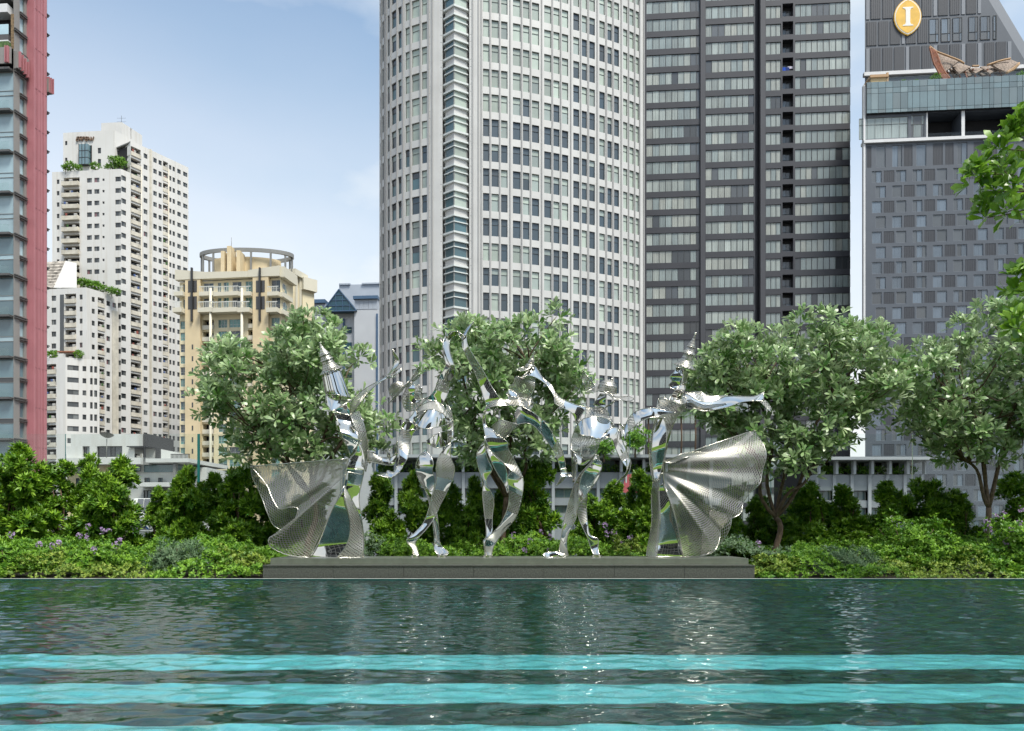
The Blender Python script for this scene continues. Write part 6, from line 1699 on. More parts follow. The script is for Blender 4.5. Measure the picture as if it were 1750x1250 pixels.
# lower stepped wings
bl2 = Face(80, 193.5, 147.5, 192.0); br2 = Face(147.5, 192.0, 201.5, 199.6); zw = bl2.z(491.6, px=147.5)
wb = MB(M['white']); pz = bl2.z(430+455/5.68, px=92); per2 = 20.45/F_PX*192.8
apartment_face(bl2, 0, bl2.W, GZ, zw, pz, per2, [(88, 96, .65), (136, 141, .62)], [(111.5, 130, 1.4, .35)], wb)
apartment_face(br2, 0, br2.W, GZ, zw, br2.z(430+465/5.68, px=159), per2, [(157, 162, .62), (182, 188, .62), (192.3, 198.2, .62)], [(167.2, 178.6, 1.5, .15)], wb)
wb.build('wing_wall', B)
part_box('stair_glazing', B, M['w_glass'], bl2, bl2.u_px(103), bl2.u_px(109.3), bl2.z(601, px=106), bl2.z(504, px=106), -.12, .1)
core(B, [bl2.P(.4, 0, 1.6)[:2], bl2.P(bl2.W-1.2, 0, 2.0)[:2], br2.P(br2.W-.5, 0, 1.8)[:2], br2.P(br2.W-.5, 0, 6)[:2], bl2.P(2, 0, 8)[:2]], GZ, zw-1, M['inside'])
core(B, [bl2.P(.05, 0, .05)[:2], bl2.P(bl2.W-.05, 0, .05)[:2], br2.P(br2.W, 0, .05)[:2], bl2.P(2, 0, 9)[:2]], zw-1.0, zw-.8, M['conc_dark'], 'wing_roof')
b = MB(M['cream']); pbox(b, br2, br2.W-1.6, br2.W, GZ, zw-4, -.3, .02); b.build('downpipe_groove', B)
bl3 = Face(66, 189.5, 112, 188.0); br3 = Face(112, 188.0, 170, 191.0); zw3 = bl3.z(611, px=112)
wb = MB(M['white']); per3 = 20.75/F_PX*189; pz3 = br3.z(629, px=125)
apartment_face(bl3, 0, bl3.W, GZ, zw3, pz3, per3, [], [(76, 96, 1.2, .3)], wb)
apartment_face(br3, 0, br3.W, GZ, zw3, pz3, per3, [(115, 134.5, .62), (141, 147.4, .62), (154, 158.3, .8), (161, 166, .8)], [], wb)
wb.build('lower_wing_wall', B)
core(B, [bl3.P(.4, 0, 1.5)[:2], bl3.P(bl3.W-1.0, 0, 1.5)[:2], br3.P(br3.W-.2, 0, .6)[:2], bl3.P(2, 0, 5)[:2]], GZ, zw3-1, M['inside'])
core(B, [bl3.P(.05, 0, .05)[:2], bl3.P(bl3.W-.05, 0, .05)[:2], br3.P(br3.W, 0, .3)[:2], bl3.P(2, 0, 5)[:2]], zw3-.9, zw3-.7, M['conc_dark'], 'lower_wing_terrace')
bps.done(); bbal.done()
# slanting tiled shed roof over the wing
M['old_tile'] = mat('weathered_roof_sheet', (0.42, 0.38, 0.33), .9, vary=.5, vscale=1.2, bump=.5, bscale=4)
p_ = [at(80, 492, 194.5), at(91, 492, 194.0), at(112, 446, 199), at(80, 448, 199)]
b = MB(M['old_tile']); b.hexa([p_[0], p_[1], p_[1]+Vector((0, 1, -.4)), p_[0]+Vector((0, 1, -.4)), p_[3], p_[2], p_[2]+Vector((0, 1, -.4)), p_[3]+Vector((0, 1, -.4))])
for i in range(9):
    f_ = i/9; b.bar(p_[0].lerp(p_[3], f_)+Vector((0, -.05, .02)), p_[1].lerp(p_[2], f_)+Vector((0, -.05, .02)), .12, .3)
b.build('shed_roof', B)
b = MB(M['white']); b.poly([at(91, 492, 194.1), at(131, 492, 193.5), at(131, 450, 197), at(112, 446, 199)]); b.poly([at(112, 446, 199.2), at(131, 450, 199.2), at(131, 492, 199.2), at(91, 492, 199.2)]); b.build('shed_wall', B)
def terrace_plants(label, spots, Y, z0, m='cover_green', r0=1.0, kind='terrace_planting'):
    """roof garden shrubs, one thing each"""
    for i, (px, py, r_, lab) in enumerate(spots):
        p = at(px, py, Y); T = tag(empty(kind, (p.x, p.y, z0)), lab, 'shrub', label)
        n = 90; v = nrmz(rng.normal(0, 1, (n, 3))+np.array([0, -.2, .3])); c = np.array([p.x, p.y, p.z])+v*r_*np.array([1.15, 1, .85])*rng.uniform(.4, 1, (n, 1))
        pos, d, nn, ln = rosettes(c, v+np.array([0, 0, .5]), 6, r_*.42, (.3, 1.3)); put('foliage', leaf_mesh('foliage', pos, d, nn, ln, ln*.32, rng.uniform(0, .8, len(pos)), M[m], 'thin'), T)
        b = MB(M['bark']); b.tube([(p.x, p.y, z0-.2), (p.x, p.y, p.z)], .08, 5); b.build('stem', T)
terrace_plants('roof garden shrubs on the white apartment tower', [(112, 287, .9, 'leftmost roof garden shrub on the upper terrace of the white tower'), (120, 284, 1.3, 'roof garden shrub left of the glass bay on the white tower'), (134, 288, 1.0, 'low roof garden shrub just left of the glass bay'), (163, 285, 1.2, 'roof garden shrub right of the glass bay on the white tower'), (185, 286, .9, 'low shrub beside the roof terrace palms'), (196, 284, 1.1, 'taller roof terrace shrub near the balcony corner of the white tower'), (205, 278, 1.6, 'bright palm like shrub at the corner of the upper terrace'), (193, 274, 1.1, 'feathery shrub standing above the terrace parapet')], 201.5, zterr-.6)
terrace_plants('roof garden shrubs on the white apartment tower', [(142, 484, 1.3, 'leafy shrub on the lower roof terrace beside the shed roof'), (152, 487, 1.4, 'leafy shrub in the middle of the lower roof terrace'), (164, 490, 1.5, 'spreading shrub on the lower roof terrace of the white tower'), (176, 494, 1.1, 'small shrub towards the right end of the lower roof terrace'), (191, 497, 1.1, 'last shrub at the right end of the lower roof terrace'), (200, 499, 1.0, 'palm tuft touching the white wall above the lower roof terrace')], 196.5, zw-.8)
terrace_plants('roof garden shrubs on the white apartment tower', [(90, 606, 1.2, 'dull shrub at the left of the lowest roof terrace'), (135, 606, 1.1, 'yellow green shrub at the right of the lowest roof terrace')], 189.5, zw3-.7)
b = MB(M['timber']); b.box(at(100, 0, 190).x, at(130, 0, 190).x, 189.4, 191, at(0, 603, 190).z, at(0, 601, 190).z); pz_ = b.build('pergola', B)

# ================================================================== cream apartment block with the ring roof
M['c_cream'] = mat('cream_wall', (0.74, 0.65, 0.44), .7, vary=.06, vscale=.2)
M['c_ochre'] = mat('ochre_pier', (0.70, 0.57, 0.36), .7, vary=.08, vscale=.3)
M['c_light'] = mat('pale_band', (0.66, 0.62, 0.50), .7)
M['c_rail'] = mat('pale_railing', (0.62, 0.63, 0.58), .6)
M['brown_glass'] = gmat('brown_dark_glass', (0.03, 0.024, 0.02))
C = tag(empty('cream_apartment_block', (-72, 192, GZ)), 'cream and ochre apartment block crowned by a ring shaped roof pergola', 'building')
cf = Face(307, 189.5, 480, 186.0); cs = Face(480, 186.0, 500.5, 192.5)
cper = 19.8/F_PX*188; zc1 = cf.z(459, px=470); zpar = cf.z(479, px=400)
def cz(y, x=400): return cf.z(y, px=x)
wb = MB(M['c_cream']); holes = []; cps = Pieces('window', C); wr = random.Random(4)
cst = [dict(frame=M['f_white'], glass=M['g_green'], glass2=M['g_green'], mull=(.33, .66), tran=(.35,), ft=.07), dict(frame=M['f_white'], glass=M['g_green'], glass2=M['g_teal'], mull=(.5,), tran=(.35,), ft=.07), dict(frame=M['f_white'], glass=M['g_blue'], glass2=M['g_room'], mull=(.5,), tran=(.35,), ft=.07)]
zlow = [cz(553)-cper*k for k in range(0, 40) if cz(553)-cper*k > GZ+2]
def cw(xa, xb, za, zb_, st=None):
    ua, ub = cf.u_px(xa), cf.u_px(xb); holes.append((ua, ub, za, zb_, .25)); window(cps, cf, ua, ub, za, zb_, st or wr.choices(cst, [.5, .25, .25])[0], .18)
for z in zlow:
    cw(308.2, 319.4, z-.98, z+1.02); cw(373, 388.2, z-.98, z+1.02); cw(391.6, 411, z-.98, z+1.02)
    holes.append((cf.u_px(346.5), cf.u_px(365.5), z-1.2, z+1.1, 1.8)); holes.append((cf.u_px(424), cf.u_px(434.5), z-1.2, z+1.1, 1.6)); cw(464, 478, z-.98, z+1.02)
for (ya, yb) in ((503, 482), (531, 508)):
    for (xa, xb, st) in ((313, 319, cst[1]), (348, 365, cst[2]), (372, 378, cst[1]), (382, 391, cst[1]), (397, 412.6, cst[2]), (419.5, 434, cst[0]), (464, 479, cst[2])): cw(xa, xb, cz(ya), cz(yb), st)
facade(wb, cf, 0, cf.W, GZ, zpar, holes, .25)
facade(wb, cs, 0, cs.W, GZ, zpar, [(cs.u_px(486), cs.u_px(490), zz-.9, zz+.9) for zz in zlow[:20]], .3)
for zz in zlow[:20]: window(cps, cs, cs.u_px(486), cs.u_px(490), zz-.9, zz+.9, cst[2], .2)
for (ya, yb) in ((503, 482), (531, 508)): window(cps, cs, cs.u_px(483), cs.u_px(490), cz(ya, 480), cz(yb, 480), cst[1], -.05)
wb.build('wall', C); cps.done()
for (ya, yb) in ((495, 509), (521, 538)): part_box('side_balcony', C, M['c_light'], cs, -.8, cs.W*.7, cz(yb, 480), cz(yb, 480)+1.1, -1.0, -.1)
core(C, [cf.P(.3, 0, 2.2)[:2], cf.P(cf.W-1.4, 0, 2.4)[:2], cs.P(cs.W-.3, 0, 1.6)[:2], cs.P(cs.W-.3, 0, 10)[:2], cf.P(2.5, 0, 16)[:2]], GZ, zpar-.2, M['inside'])
cbl = Pieces('balcony', C)
for z in zlow:
    for (xa, xb) in ((346.5, 365.5), (424, 434.5)):
        ua, ub = cf.u_px(xa), cf.u_px(xb); b = MB(M['c_light'], M['g_room']); w_ = ub-ua
        b.box(-w_/2, w_/2, -.3, 1.6, -1.35, -1.15, 0); b.box(-w_/2, w_/2, -.3, -.18, -1.149, -.3, 0); b.box(-w_*.3, w_*.3, 1.5, 1.6, -1.1, .9, 1); cbl.add(b.mesh('balcony'), fmat(cf, (ua+ub)/2, z, 0), 1)
for (ya, yb, prd) in ((493, 509, 1.8), (520, 538, 2.4)):
    for (xa, xb) in ((304, 319.4), (346.5, 372), (371, 413), (413.4, 434), (462, 481)):
        ua, ub = cf.u_px(xa), cf.u_px(xb); z0_, z1_ = cz(yb, (xa+xb)/2), cz(ya, (xa+xb)/2); b = MB(M['c_light'], M['c_rail']); w_ = ub-ua; h_ = z1_-z0_
        b.box(-w_/2, w_/2, -prd, .3, 0, h_*.42, 0); b.box(-w_/2, w_/2, -prd+.05, -prd+.1, h_*.92, h_, 1)
        for k in range(int(w_/.45)): x = -w_/2+.2+k*.45; b.box(x-.05, x+.05, -prd+.06, -prd+.1, h_*.42, h_*.92, 1)
        cbl.add(b.mesh('balcony'), fmat(cf, (ua+ub)/2, z0_, 0), 1)
cbl.done()
for (xa, xb, yt) in ((320, 345.6, 470), (435, 461.6, 466)):
    part_box('pier', C, M['c_ochre'], cf, cf.u_px(xa), cf.u_px(xb), GZ, cz(yt, xa), -1.0, .02)
    m_ = (xa+xb)/2
    for (ya, yb) in ((502, 482), (531, 509)): part_box('dark_window', C, M['brown_glass'], cf, cf.u_px(m_-7.5), cf.u_px(m_+7.5), cz(ya, m_), cz(yb, m_), -1.06, -.9)
    part_box('dark_mast', C, M['f_dark'], cf, cf.u_px(m_-1.2), cf.u_px(m_+1.2), cz(552, m_), cz(461, m_), -1.6, -1.07)
    for z in zlow[2:]: part_box('slit_window', C, M['g_dark'], cf, cf.u_px(m_-1.2), cf.u_px(m_+1.2), z-.6, z+.6, -1.05, -.9)
for x in (366.8, 419.8): 
    b = MB(M['c_light']); b.tube([cf.P(cf.u_px(x), GZ, -1.9), cf.P(cf.u_px(x), cz(497, x), -1.9)], .32, 8); b.build('column', C)
# sweeping parapet
def parapet(xa, xb, ya0, ya1, yb0, yb1, d=-1.1):
    b = MB(M['c_light']); ua, ub = cf.u_px(xa), cf.u_px(xb)
    P_ = [cf.P(ua, cz(ya1, xa), d), cf.P(ub, cz(yb1, xb), d), cf.P(ub, cz(yb1, xb), .6), cf.P(ua, cz(ya1, xa), .6), cf.P(ua, cz(ya0, xa), d), cf.P(ub, cz(yb0, xb), d), cf.P(ub, cz(yb0, xb), .6), cf.P(ua, cz(ya0, xa), .6)]
    b.hexa(P_); b.build('parapet', C)
parapet(303, 355, 463.5, 481, 467.5, 479); parapet(355.2, 427, 467.5, 479, 466, 476); parapet(427.2, 481, 464.5, 476, 456.5, 474)
b = MB(M['c_light']); pbox(b, cs, -.6, cs.W, cz(475, 480), cs.z(458, px=481), -1.2, .5); b.build('parapet', C)
core(C, [cf.P(.1, 0, .1)[:2], cf.P(cf.W-.1, 0, .1)[:2], cs.P(cs.W, 0, .1)[:2], cf.P(4, 0, 16)[:2]], zpar-.15, zpar+.1, M['conc_dark'], 'roof')
# rear wing
cw2 = Face(500.5, 198.0, 520, 203.0); cw3 = Face(517, 201.0, 537, 203.5)
for fc_, ya, yb in ((cw2, 470, 478), (cw3, 476, 495)):
    b = MB(M['c_cream']); pbox(b, fc_, 0, fc_.W, GZ, fc_.z(ya+8, px=515), 0, 6); b.build('rear_wing_wall', C)
    b = MB(M['c_light']); pbox(b, fc_, -.2, fc_.W+.4, fc_.z(yb, px=515), fc_.z(ya, px=515)+.3, -.9, 6.5); b.build('parapet', C)
for x in (503, 510): part_box('pilaster', C, M['c_light'], cw2, cw2.u_px(x), cw2.u_px(x+3), GZ, cw2.z(470, px=x), -.5, .0)
# drum, ring and fins on the roof
rc = at(422, 440, 198); rx, ry = 80/F_PX*198, 4.8
ring = empty('roof_ring', (0, 0, 0), C); ring.location = Vector((rc.x, rc.y, zpar))-C.location
b = MB(M['c_ochre'])
nn_ = 40; dx = 58/F_PX*198
dr = [[(rc.x+dx*math.cos(t), rc.y+3.6*math.sin(t), z) for t in np.linspace(0, 2*math.pi, nn_+1)[:-1]] for z in (zpar, cz(443, 422)+3.2)]
b.grid(dr, closed=True); b.poly([dr[1][i] for i in range(nn_)]); b.build('drum', ring)
zr0, zr1 = rc.z-.2, rc.z+.75
b = MB(M['f_grey']); out = []
for z, k in ((zr0, 1.0), (zr1, 1.0), (zr1, .93), (zr0, .93)): out.append([(rc.x+rx*k*math.cos(t), rc.y+ry*k*math.sin(t), z) for t in np.linspace(0, 2*math.pi, nn_+1)[:-1]])
b.grid(out+[out[0]], closed=True, smooth=False); b.build('ring_beam', ring)
for t in np.linspace(0, 2*math.pi, 15)[:-1]:
    b = MB(M['f_grey']); x, y = rc.x+rx*.965*math.cos(t), rc.y+ry*.965*math.sin(t); b.box(x-.22, x+.22, y-.18, y+.18, zpar, zr0-.002); b.build('ring_post', ring)
for (xa, xb, yt) in ((380, 386, 431.5), (390.3, 397.5, 423), (406.5, 412.6, 430.5)):
    b = MB(M['c_ochre']); a1, a2 = at(xa, 0, 192).x, at(xb, 0, 192).x; b.box(a1, a2, 191.0, 194.5, zpar, at(0, yt, 192).z); b.build('fin', ring)
b = MB(M['f_grey']); q = at(395.5, 424, 193); b.tube([q, at(395.5, 406, 193)], .06, 5); q = at(381.5, 432, 193); b.tube([q, at(381.5, 424, 193)], .05, 5); b.build('antenna', ring)

# ================================================================== blue grey building with the glass gable
M['d_panel'] = mat('blue_grey_panel', (0.40, 0.44, 0.50), .5, vary=.06, vscale=.2)
M['d_white'] = mat('pale_grey_wall', (0.52, 0.54, 0.57), .6, vary=.05, vscale=.2)
M['d_blue'] = mat('slate_blue_trim', (0.06, 0.12, 0.21), .5)
M['d_glass'] = gmat('deep_teal_glass', (0.006, 0.060, 0.095), coat=.35)
Dd = tag(empty('blue_gable_building', (-52, 232, GZ)), 'pale blue grey block with a dark teal glass gable, behind the left tree', 'building')
df = Face(490, 230.0, 648, 228.0)
def dz_(y, x=560): return df.z(y, px=x)
def dpart(nm, m, xa, xb, ya, yb, d0, d1, parent=Dd):
    k = (230+max(d0, 0))/230; fz = lambda y: CAM_H+(dz_(y)-CAM_H)*k
    return part_box(nm, parent, M[m], df, df.u_px(xa)*k-(k-1)*40, df.u_px(xb)*k-(k-1)*40, fz(yb) if yb < 2000 else GZ, fz(ya), d0, d1)
dpart('left_wall', 'd_white', 490, 557, 539, 3000, 0, 12); dpart('right_wall', 'd_white', 607, 647, 532, 3000, -1, 12); dpart('middle_wall', 'd_white', 557.05, 606.95, 534, 3000, 1, 12)
for i in range(8): dpart('cladding_panel', 'd_panel', 490+8.4*i, 490+8.4*i+8.1, 519, 538.9, -.1, 11)
for i in range(5): dpart('cladding_panel', 'd_panel', 608+7.8*i, 608+7.8*i+7.5, 515.3, 531.9, -1.1, 11)
dpart('cornice', 'd_blue', 488.5, 557, 513, 518.9, -.9, 12); dpart('cornice', 'd_blue', 606, 648, 510, 515.2, -1.8, 12)
dpart('rear_block', 'd_panel', 566, 648, 487, 534, 13, 22); dpart('rear_block', 'd_panel', 566, 585, 484.5, 486.9, 12.5, 20); dpart('rear_block', 'd_panel', 605, 640, 484.5, 486.9, 12.5, 20)
dpart('glass_strip', 'd_glass', 493, 513, 546, 556, -.12, .3); dpart('edge_strip', 'd_blue', 644.5, 647.4, 540, 3000, -1.3, -.9)
for k in range(16): dpart('glass_strip', 'd_glass', 588, 600, 560+26*k, 570+26*k, .8, 1.2)
dpart('edge_strip', 'd_blue', 585, 588, 545, 3000, .6, 1.2)
gb2 = empty('glass_gable', (0, 0, 0), Dd); gb2.location = Vector(df.P(df.u_px(583), dz_(534), -.5))-Dd.location
ap, l_, r_ = (df.u_px(582), dz_(498)), (df.u_px(554), dz_(535)), (df.u_px(612), dz_(535))
b = MB(M['d_glass']); T0 = [df.P(*l_, -1.6), df.P(*r_, -1.6), df.P(*ap, -1.6)]; T1 = [df.P(*l_, 8), df.P(*r_, 8), df.P(*ap, 8)]
b.poly(T0); b.poly(T1[::-1])
for i in range(3): b.quad(T0[i], T0[(i+1) % 3], T1[(i+1) % 3], T1[i])
b.build('gable_glass', gb2)
for p, q in ((T0[0], T0[2]), (T0[1], T0[2]), (T0[0], T0[1])): b = MB(M['d_blue']); b.bar(Vector(p)+Vector((0, -.1, 0)), Vector(q)+Vector((0, -.1, 0)), .25, .25); b.build('gable_edge', gb2)
for f_ in (.25, .5, .75):
    a0 = Vector(T0[0]).lerp(Vector(T0[2]), f_); b0_ = Vector(T0[1]).lerp(Vector(T0[2]), f_); b = MB(M['d_blue']); b.bar(a0+Vector((0, -.08, 0)), b0_+Vector((0, -.08, 0)), .14, .14); b.build('glazing_bar', gb2)
for f_ in (.2, .4, .6, .8):
    bt = Vector(T0[0]).lerp(Vector(T0[1]), f_); tp_ = Vector(T0[0]).lerp(Vector(T0[2]), f_*2) if f_ < .5 else Vector(T0[1]).lerp(Vector(T0[2]), (1-f_)*2); b = MB(M['d_blue']); b.bar(bt+Vector((0, -.08, 0)), tp_+Vector((0, -.08, 0)), .14, .14); b.build('glazing_bar', gb2)

# ================================================================== low white house with the dish, lower left
M['h_white'] = mat('white_grey_render', (0.60, 0.60, 0.57), .75, vary=.07, vscale=.4, streak=.2)
M['h_dark'] = mat('dark_opening', (0.05, 0.05, 0.052), .5)
M['h_tan'] = mat('tan_render', (0.60, 0.49, 0.30), .8, vary=.06, vscale=.4)
H = tag(empty('low_white_house', (-45, 82, GZ)), 'low white flat roofed building behind the left hedge, below the stepped tower', 'building')
hf = Face(112, 80.5, 333, 79.5)
def hx(x): return hf.u_px(70+x/4.463)
def hz(y): return hf.z(640+y/4.463, px=220)
def hp(nm, m, xa, xb, ya, yb, d0, d1): return part_box(nm, H, M[m], hf, hx(xa), hx(xb), hz(yb), hz(ya), d0, d1)
hp('upper_block', 'h_white', 190, 714, 447, 545, .8, 8); hp('upper_block', 'h_white', 752, 838, 447+110, 640, 1.2, 8); hp('dark_slot', 'h_dark', 714.5, 751.5, 440, 632, 1.6, 7)
wbh = MB(M['h_white']); facade(wbh, hf, hx(190), hx(714), hz(640), hz(545.5), [(hx(316), hx(371), hz(628), hz(546)), (hx(425), hx(620), hz(630), hz(546.5)), ], .3); wbh.build('wall', H)
stq = dict(frame=M['f_dark'], glass=M['g_dark'], glass2=M['g_room'], mull=(.33, .5, .67), ft=.06); ps = Pieces('window', H)
window(ps, hf, hx(316), hx(371), hz(628), hz(546), dict(frame=M['f_dark'], glass=M['g_dark'], glass2=M['g_curt2'], mull=(.4,), ft=.06), .2); window(ps, hf, hx(425), hx(620), hz(630), hz(546.5), stq, .2)
hp('roof_slab', 'h_white', 165, 790, 641, 690, -.8, 8); hp('canopy', 'f_dark', 678, 830, 552, 559, -.6, 2); hp('canopy_post', 'f_dark', 808, 813, 559.5, 640, -.5, -.4)
hp('terrace_slab', 'h_white', 846, 1170, 652, 681, -1.2, 8); hp('brick_pier', 'conc_dark', 791, 845, 636, 692, -.3, 6)
for k in range(15): hp('rail_post', 'f_dark', 1032+9.8*k, 1034+9.8*k, 622, 651.5, -1.1, -1.0)
hp('hand_rail', 'f_dark', 1030, 1171, 618, 622, -1.12, -.98); hp('door', 'h_dark', 840, 873, 560, 640, .8, 1.1)
hp('band_wall', 'h_white', 640, 1040, 745.5, 1010, .5, 8); hp('tan_wall', 'h_tan', 190, 639, 691, 1300, .2, 8); hp('lower_wall', 'h_white', 640.5, 1200, 1010.5, 1400, .2, 8)
hp('glass_band', 'g_teal', 770, 1030, 690, 745, .4, 1.5); hp('column', 'conc_dark', 1040, 1060, 682, 830, -.9, -.4); hp('upper_wall', 'h_white', 640.5, 769, 691, 745, .45, 7); hp('balcony_front', 'h_white', 770, 1060, 830, 862, -1.2, .45)
for (xa, xb, ya, yb) in ((640, 664, 700, 745), (690, 760, 700, 740), (780, 835, 885, 948), (855, 935, 858, 945), (262, 285, 790, 852), (380, 402, 790, 850), (262, 285, 895, 955), (265, 400, 690, 755), (210, 228, 690, 732), (790, 826, 790, 824), (895, 925, 790, 826)):
    window(ps, hf, hx(xa), hx(xb), hz(yb), hz(ya), dict(frame=M['f_dark'], glass=M['g_room'], glass2=M['g_teal'], mull=(.5,), ft=.05), -.0 if ya < 860 and xa > 600 else .1)
ps.done()
core(H, [hf.P(hx(200), 0, 2)[:2], hf.P(hx(1195), 0, 2)[:2], hf.P(hx(1150), 0, 9)[:2], hf.P(hx(260), 0, 9)[:2]], GZ, hz(700), M['h_white'])
sd = tag(empty('satellite_dish', hf.P(hx(522), hz(640), -.5)), 'grey mesh satellite dish on a pole on the low white building', 'satellite dish')
M['dish'] = mat('dish_grey', (0.22, 0.22, 0.20), .6)
dc = Vector(hf.P(hx(524), hz(487), -.5)); rr = 50/4.463/F_PX*80
b = MB(M['dish']); b.tube([hf.P(hx(522), hz(640), -.5), dc-Vector((0, 0, .1))], .05, 6); b.build('pole', sd)
b = MB(M['dish']); b.grid([[dc+Vector((rr*f*math.cos(t), rr*f*math.sin(t)*.9, .34*f*f-.0+rr*f*math.sin(t)*-.25)) for t in np.linspace(0, 2*math.pi, 25)[:-1]] for f in (.05, .35, .7, 1.0)], closed=True); b.build('reflector', sd)
b = MB(M['f_dark'])
for k in range(4): a = k*1.57+.6; b.tube([dc+Vector((rr*.8*math.cos(a), rr*.7*math.sin(a), .2)), dc+Vector((0, -.1, .75))], .015, 4)
b.build('feed_arm', sd)

# gabled roof with solar panels
S = tag(empty('solar_roof_house', (-33, 58, GZ)), 'small house with solar panels and a blue trimmed white gable behind the hedge', 'house')
M['solar'] = mat('solar_cell', (0.02, 0.025, 0.05), .12, spec=.7); M['blue_trim'] = mat('blue_trim', (0.03, 0.13, 0.42), .5)
def sp(x, y, Y): return at(70+x/4.463, 640+y/4.463, Y)
b = MB(M['h_white']); b.hexa([sp(700, 1075, 57), sp(880, 1075, 57), sp(880, 950, 62), sp(700, 950, 62), sp(700, 1071, 57), sp(880, 1071, 57), sp(880, 946, 62), sp(700, 946, 62)]); b.build('roof', S)
for k in range(3):
    xa, xb = 722+50*k, 768+50*k; b = MB(M['solar'], M['f_white']); q = [sp(xa+8, 1055, 57.3), sp(xb+8, 1055, 57.3), sp(xb+20, 958, 61.5), sp(xa+20, 958, 61.5)]; q = [v+Vector((0, -.05, .08)) for v in q]; b.hexa([v-Vector((0, 0, .05)) for v in q]+q); b.build('solar_panel', S)
b = MB(M['h_white']); b.poly([sp(690, 1190, 55), sp(850, 1190, 55), sp(850, 1155, 55), sp(755, 1065, 55), sp(690, 1130, 55)]); b.build('gable_wall', S)
for (p, q, m) in (((745, 1062), (862, 1172), 'h_white'), ((742, 1080), (835, 1175), 'blue_trim'), ((752, 1058), (680, 1128), 'h_white')):
    b = MB(M[m]); b.bar(sp(*p, 54.6), sp(*q, 54.6), .9 if m == 'h_white' else .5, .25); b.build('verge', S)
b = MB(M['g_dark'], M['f_white']); b.hexa([sp(748, 1172, 54.8), sp(790, 1172, 54.8), sp(790, 1172, 54.9), sp(748, 1172, 54.9), sp(748, 1130, 54.8), sp(772, 1140, 54.8), sp(772, 1140, 54.9), sp(748, 1130, 54.9)]); b.build('window', S)
core(S, [sp(690, 0, 55.2)[:2], sp(880, 0, 55.2)[:2], sp(880, 0, 62)[:2], sp(700, 0, 62)[:2]], GZ, sp(0, 1195, 55).z, M['h_white'], 'wall')

# ================================================================== grey podium buildings beyond the screen
M['pod'] = mat('podium_grey_wall', (0.27, 0.285, 0.30), .65, vary=.08, vscale=.3); M['pod_l'] = mat('podium_pale_slab', (0.36, 0.375, 0.39), .6)
M['pod_glass'] = gmat('podium_glass', (0.10, 0.16, 0.16))
def podium(label, xa, xb, ytop, Y, bays, planter=True):
    T = tag(empty('podium_building', (at((xa+xb)/2, 0, Y).x, Y+3, GZ)), label, 'building')
    pf = Face(xa, Y, xb, Y)
    def zz(y): return pf.z(y, u=0)
    part_box('roof_slab', T, M['pod_l'], pf, -.4, pf.W+.5, zz(ytop+5), zz(ytop), -1.5, 8)
    core(T, [pf.P(.05, 0, 1.4)[:2], pf.P(pf.W-.05, 0, 1.4)[:2], pf.P(pf.W, 0, 9)[:2], pf.P(0, 0, 9)[:2]], GZ, zz(ytop+5.1), M['inside'])
    part_box('parapet_wall', T, M['pod'], pf, 0, pf.W, zz(ytop+55), zz(ytop+28), -.3, 2.5)
    part_box('spandrel', T, M['pod'], pf, 0, pf.W, zz(ytop+84), zz(ytop+72), -.3, 2.5)
    part_box('lower_wall', T, M['pod'], pf, 0, pf.W, GZ, zz(ytop+98), -.2, 2.5)
    wd = pf.W/bays
    for i in range(bays+1):
        part_box('column', T, M['pod_l'], pf, max(0, i*wd-.10), min(pf.W, i*wd+.10), zz(ytop+27.9), zz(ytop+5.1), -.9, -.5)
        part_box('pilaster', T, M['pod_l'], pf, max(0, i*wd-.12), min(pf.W, i*wd+.12), GZ, zz(ytop+28.1), -.45, -.31)
    ps = Pieces('window', T); st = [dict(frame=M['f_grey'], glass=M['pod_glass'], glass2=M['g_room'], mull=(.33, .66), ft=.06), dict(frame=M['f_grey'], glass=M['pod_glass'], glass2=M['pod_glass'], mull=(.5,), ft=.06)]
    for i in range(bays):
        window(ps, pf, i*wd+.25, (i+1)*wd-.25, zz(ytop+27.8), zz(ytop+5.3), random.choice(st), 1.0)
        window(ps, pf, i*wd+.13, (i+1)*wd-.13, zz(ytop+71.9), zz(ytop+55.1), st[1], .0); window(ps, pf, i*wd+.13, (i+1)*wd-.13, zz(ytop+97.9), zz(ytop+84.1), st[1], .0)
    ps.done()
    if planter:
        n = int(pf.W*26); x = rng.uniform(.3, pf.W-.3, n); z = zz(ytop+28)+rng.uniform(0, .55, n); q = np.array([pf.P(a, c, rng.uniform(-.2, .4)) for a, c in zip(x, z)])
        pos, d, nn, ln = rosettes(q, np.tile([0, -.3, 1.0], (n, 1)), 6, .28, (.3, 1.3)); o = put('planter_hedge', leaf_mesh('planter_hedge', pos, d, nn, ln, ln*.35, rng.uniform(0, .7, len(pos)), M['cover_green'], 'thin'), T); o['kind'] = 'stuff'
    return T, zz(ytop)
podium('grey podium building with columns seen between the centre dancers and the right dancer', 640, 1250, 780, 62, 16)
podium('grey podium building under a thin pale roof slab, right of the forked tree', 1392, 1572, 784, 58, 6)
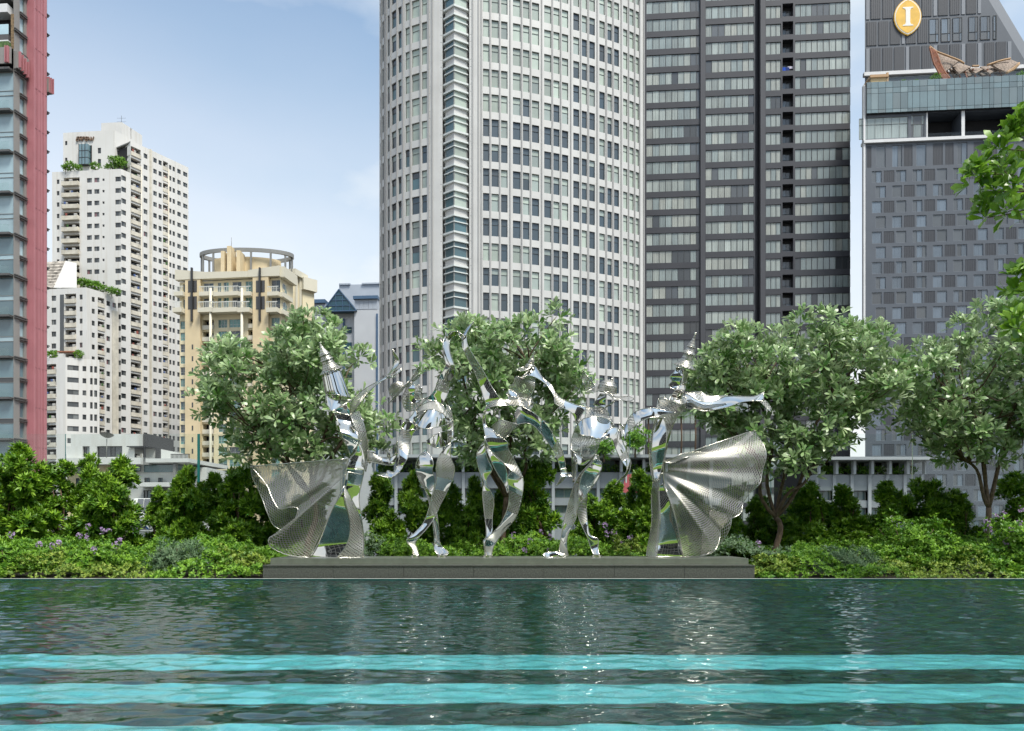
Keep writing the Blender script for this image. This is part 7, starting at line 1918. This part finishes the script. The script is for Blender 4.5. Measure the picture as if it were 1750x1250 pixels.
# podium trees and palms
def far_tree(label, px, ytop, ybase, Y, w, m='cover_green'):
    p0_, p1_ = at(px, ybase, Y), at(px, ytop, Y); T = tag(empty('podium_tree', p0_), label, 'tree', 'trees on the podium roof')
    b = MB(M['bark']); limb(b, p0_, p0_.lerp(p1_, .75), .09, .03); b.build('trunk', T)
    n = 300; v = nrmz(rng.normal(0, 1, (n, 3))); h = (p1_.z-p0_.z)
    c = np.array(p0_)+np.array([0, 0, h*.60])+v*np.array([w, w, h*.40])*rng.uniform(.3, 1, (n, 1))*(1+.45*np.sin(v[:, :1]*6+v[:, 2:]*7))
    pos, d, nn, ln = rosettes(c, v+np.array([0, 0, .4]), 6, .26, (.3, 1.2)); put('crown', leaf_mesh('crown', pos, d, nn, ln, ln*.35, rng.uniform(0, .7, len(pos)), M[m], 'thin'), T)
far_tree('light green podium tree beside the hand of the right dancer', 1086, 732, 782, 60.5, 1.05)
far_tree('dark podium tree framed by the arm of the hatted dancer', 1032, 752, 790, 60.4, .9)
def palm(label, px, ytop, ybase, Y):
    p0_, p1_ = at(px, ybase, Y), at(px, ytop+8, Y); T = tag(empty('podium_palm', p0_), label, 'palm', 'palms on the podium roof')
    b = MB(M['bark_red']); b.tube([p0_, p0_.lerp(p1_, .5)+Vector((.05, 0, 0)), p1_], [.09, .07, .08], 7); b.build('trunk', T)
    ps_, ds, ns, ls = [], [], [], []
    for k in range(16):
        a = k*2.4; el = rng.uniform(-.1, .9); dr = np.array([math.cos(a)*math.cos(el), math.sin(a)*math.cos(el), math.sin(el)])
        for j in range(12):
            t = j/11; q = np.array(p1_)+dr*1.5*t+np.array([0, 0, -.6*t*t]); sd_ = np.cross(dr, [0, 0, 1.0]); sd_ /= np.linalg.norm(sd_)
            for s_ in (-1, 1): ps_.append(q); ds.append(sd_*s_+dr*.7-np.array([0, 0, .3])); ns.append([0, 0, 1.0]); ls.append(.42*(1-.6*t))
    put('crown', leaf_mesh('crown', np.array(ps_), np.array(ds), np.array(ns), np.array(ls), np.array(ls)*.18, rng.uniform(0, 1, len(ps_)), M['palm_leaf'], 'thin'), T)
palm('slender palm on the podium behind the bodice of the right dancer', 1108, 706, 782, 64); palm('slender palm on the podium just right of the bodice of the right dancer', 1164, 704, 782, 64); palm('taller palm on the podium behind the arm of the right dancer', 1188, 700, 782, 66)
# red sail awning
M['red_cloth'] = mat('red_awning_cloth', (0.24, 0.02, 0.03), .7)
rs = tag(empty('red_sail', at(1075, 845, 40)), 'red pointed sail awning showing between the hedge shrubs', 'awning')
for (P_, dt) in (([(1064, 842), (1068, 812), (1079, 810), (1084, 843)], 0), ([(1086, 842), (1094, 824), (1104, 822), (1110, 842)], .6)):
    b = MB(M['red_cloth']); q = [at(x, y, 40+dt+(.5 if i in (1, 2) else 0)) for i, (x, y) in enumerate(P_)]; k_ = [v+Vector((.03, .06, 0)) for v in q]; b.hexa([q[0], q[3], k_[3], k_[0], q[1], q[2], k_[2], k_[1]]); b.build('cloth', rs)
b = MB(M['f_grey']); b.tube([at(1070, 812, 40.3), at(1070, 950, 40.3)], .05, 6); b.tube([at(1100, 822, 40.9), at(1100, 950, 40.9)], .05, 6); b.build('pole', rs)
b = MB(M['f_grey']); q = at(1085, 0, 40.6); b.box(q.x-1.5, q.x+1.5, 40, 41.2, GZ, at(0, 949, 40).z); b.build('base', rs)
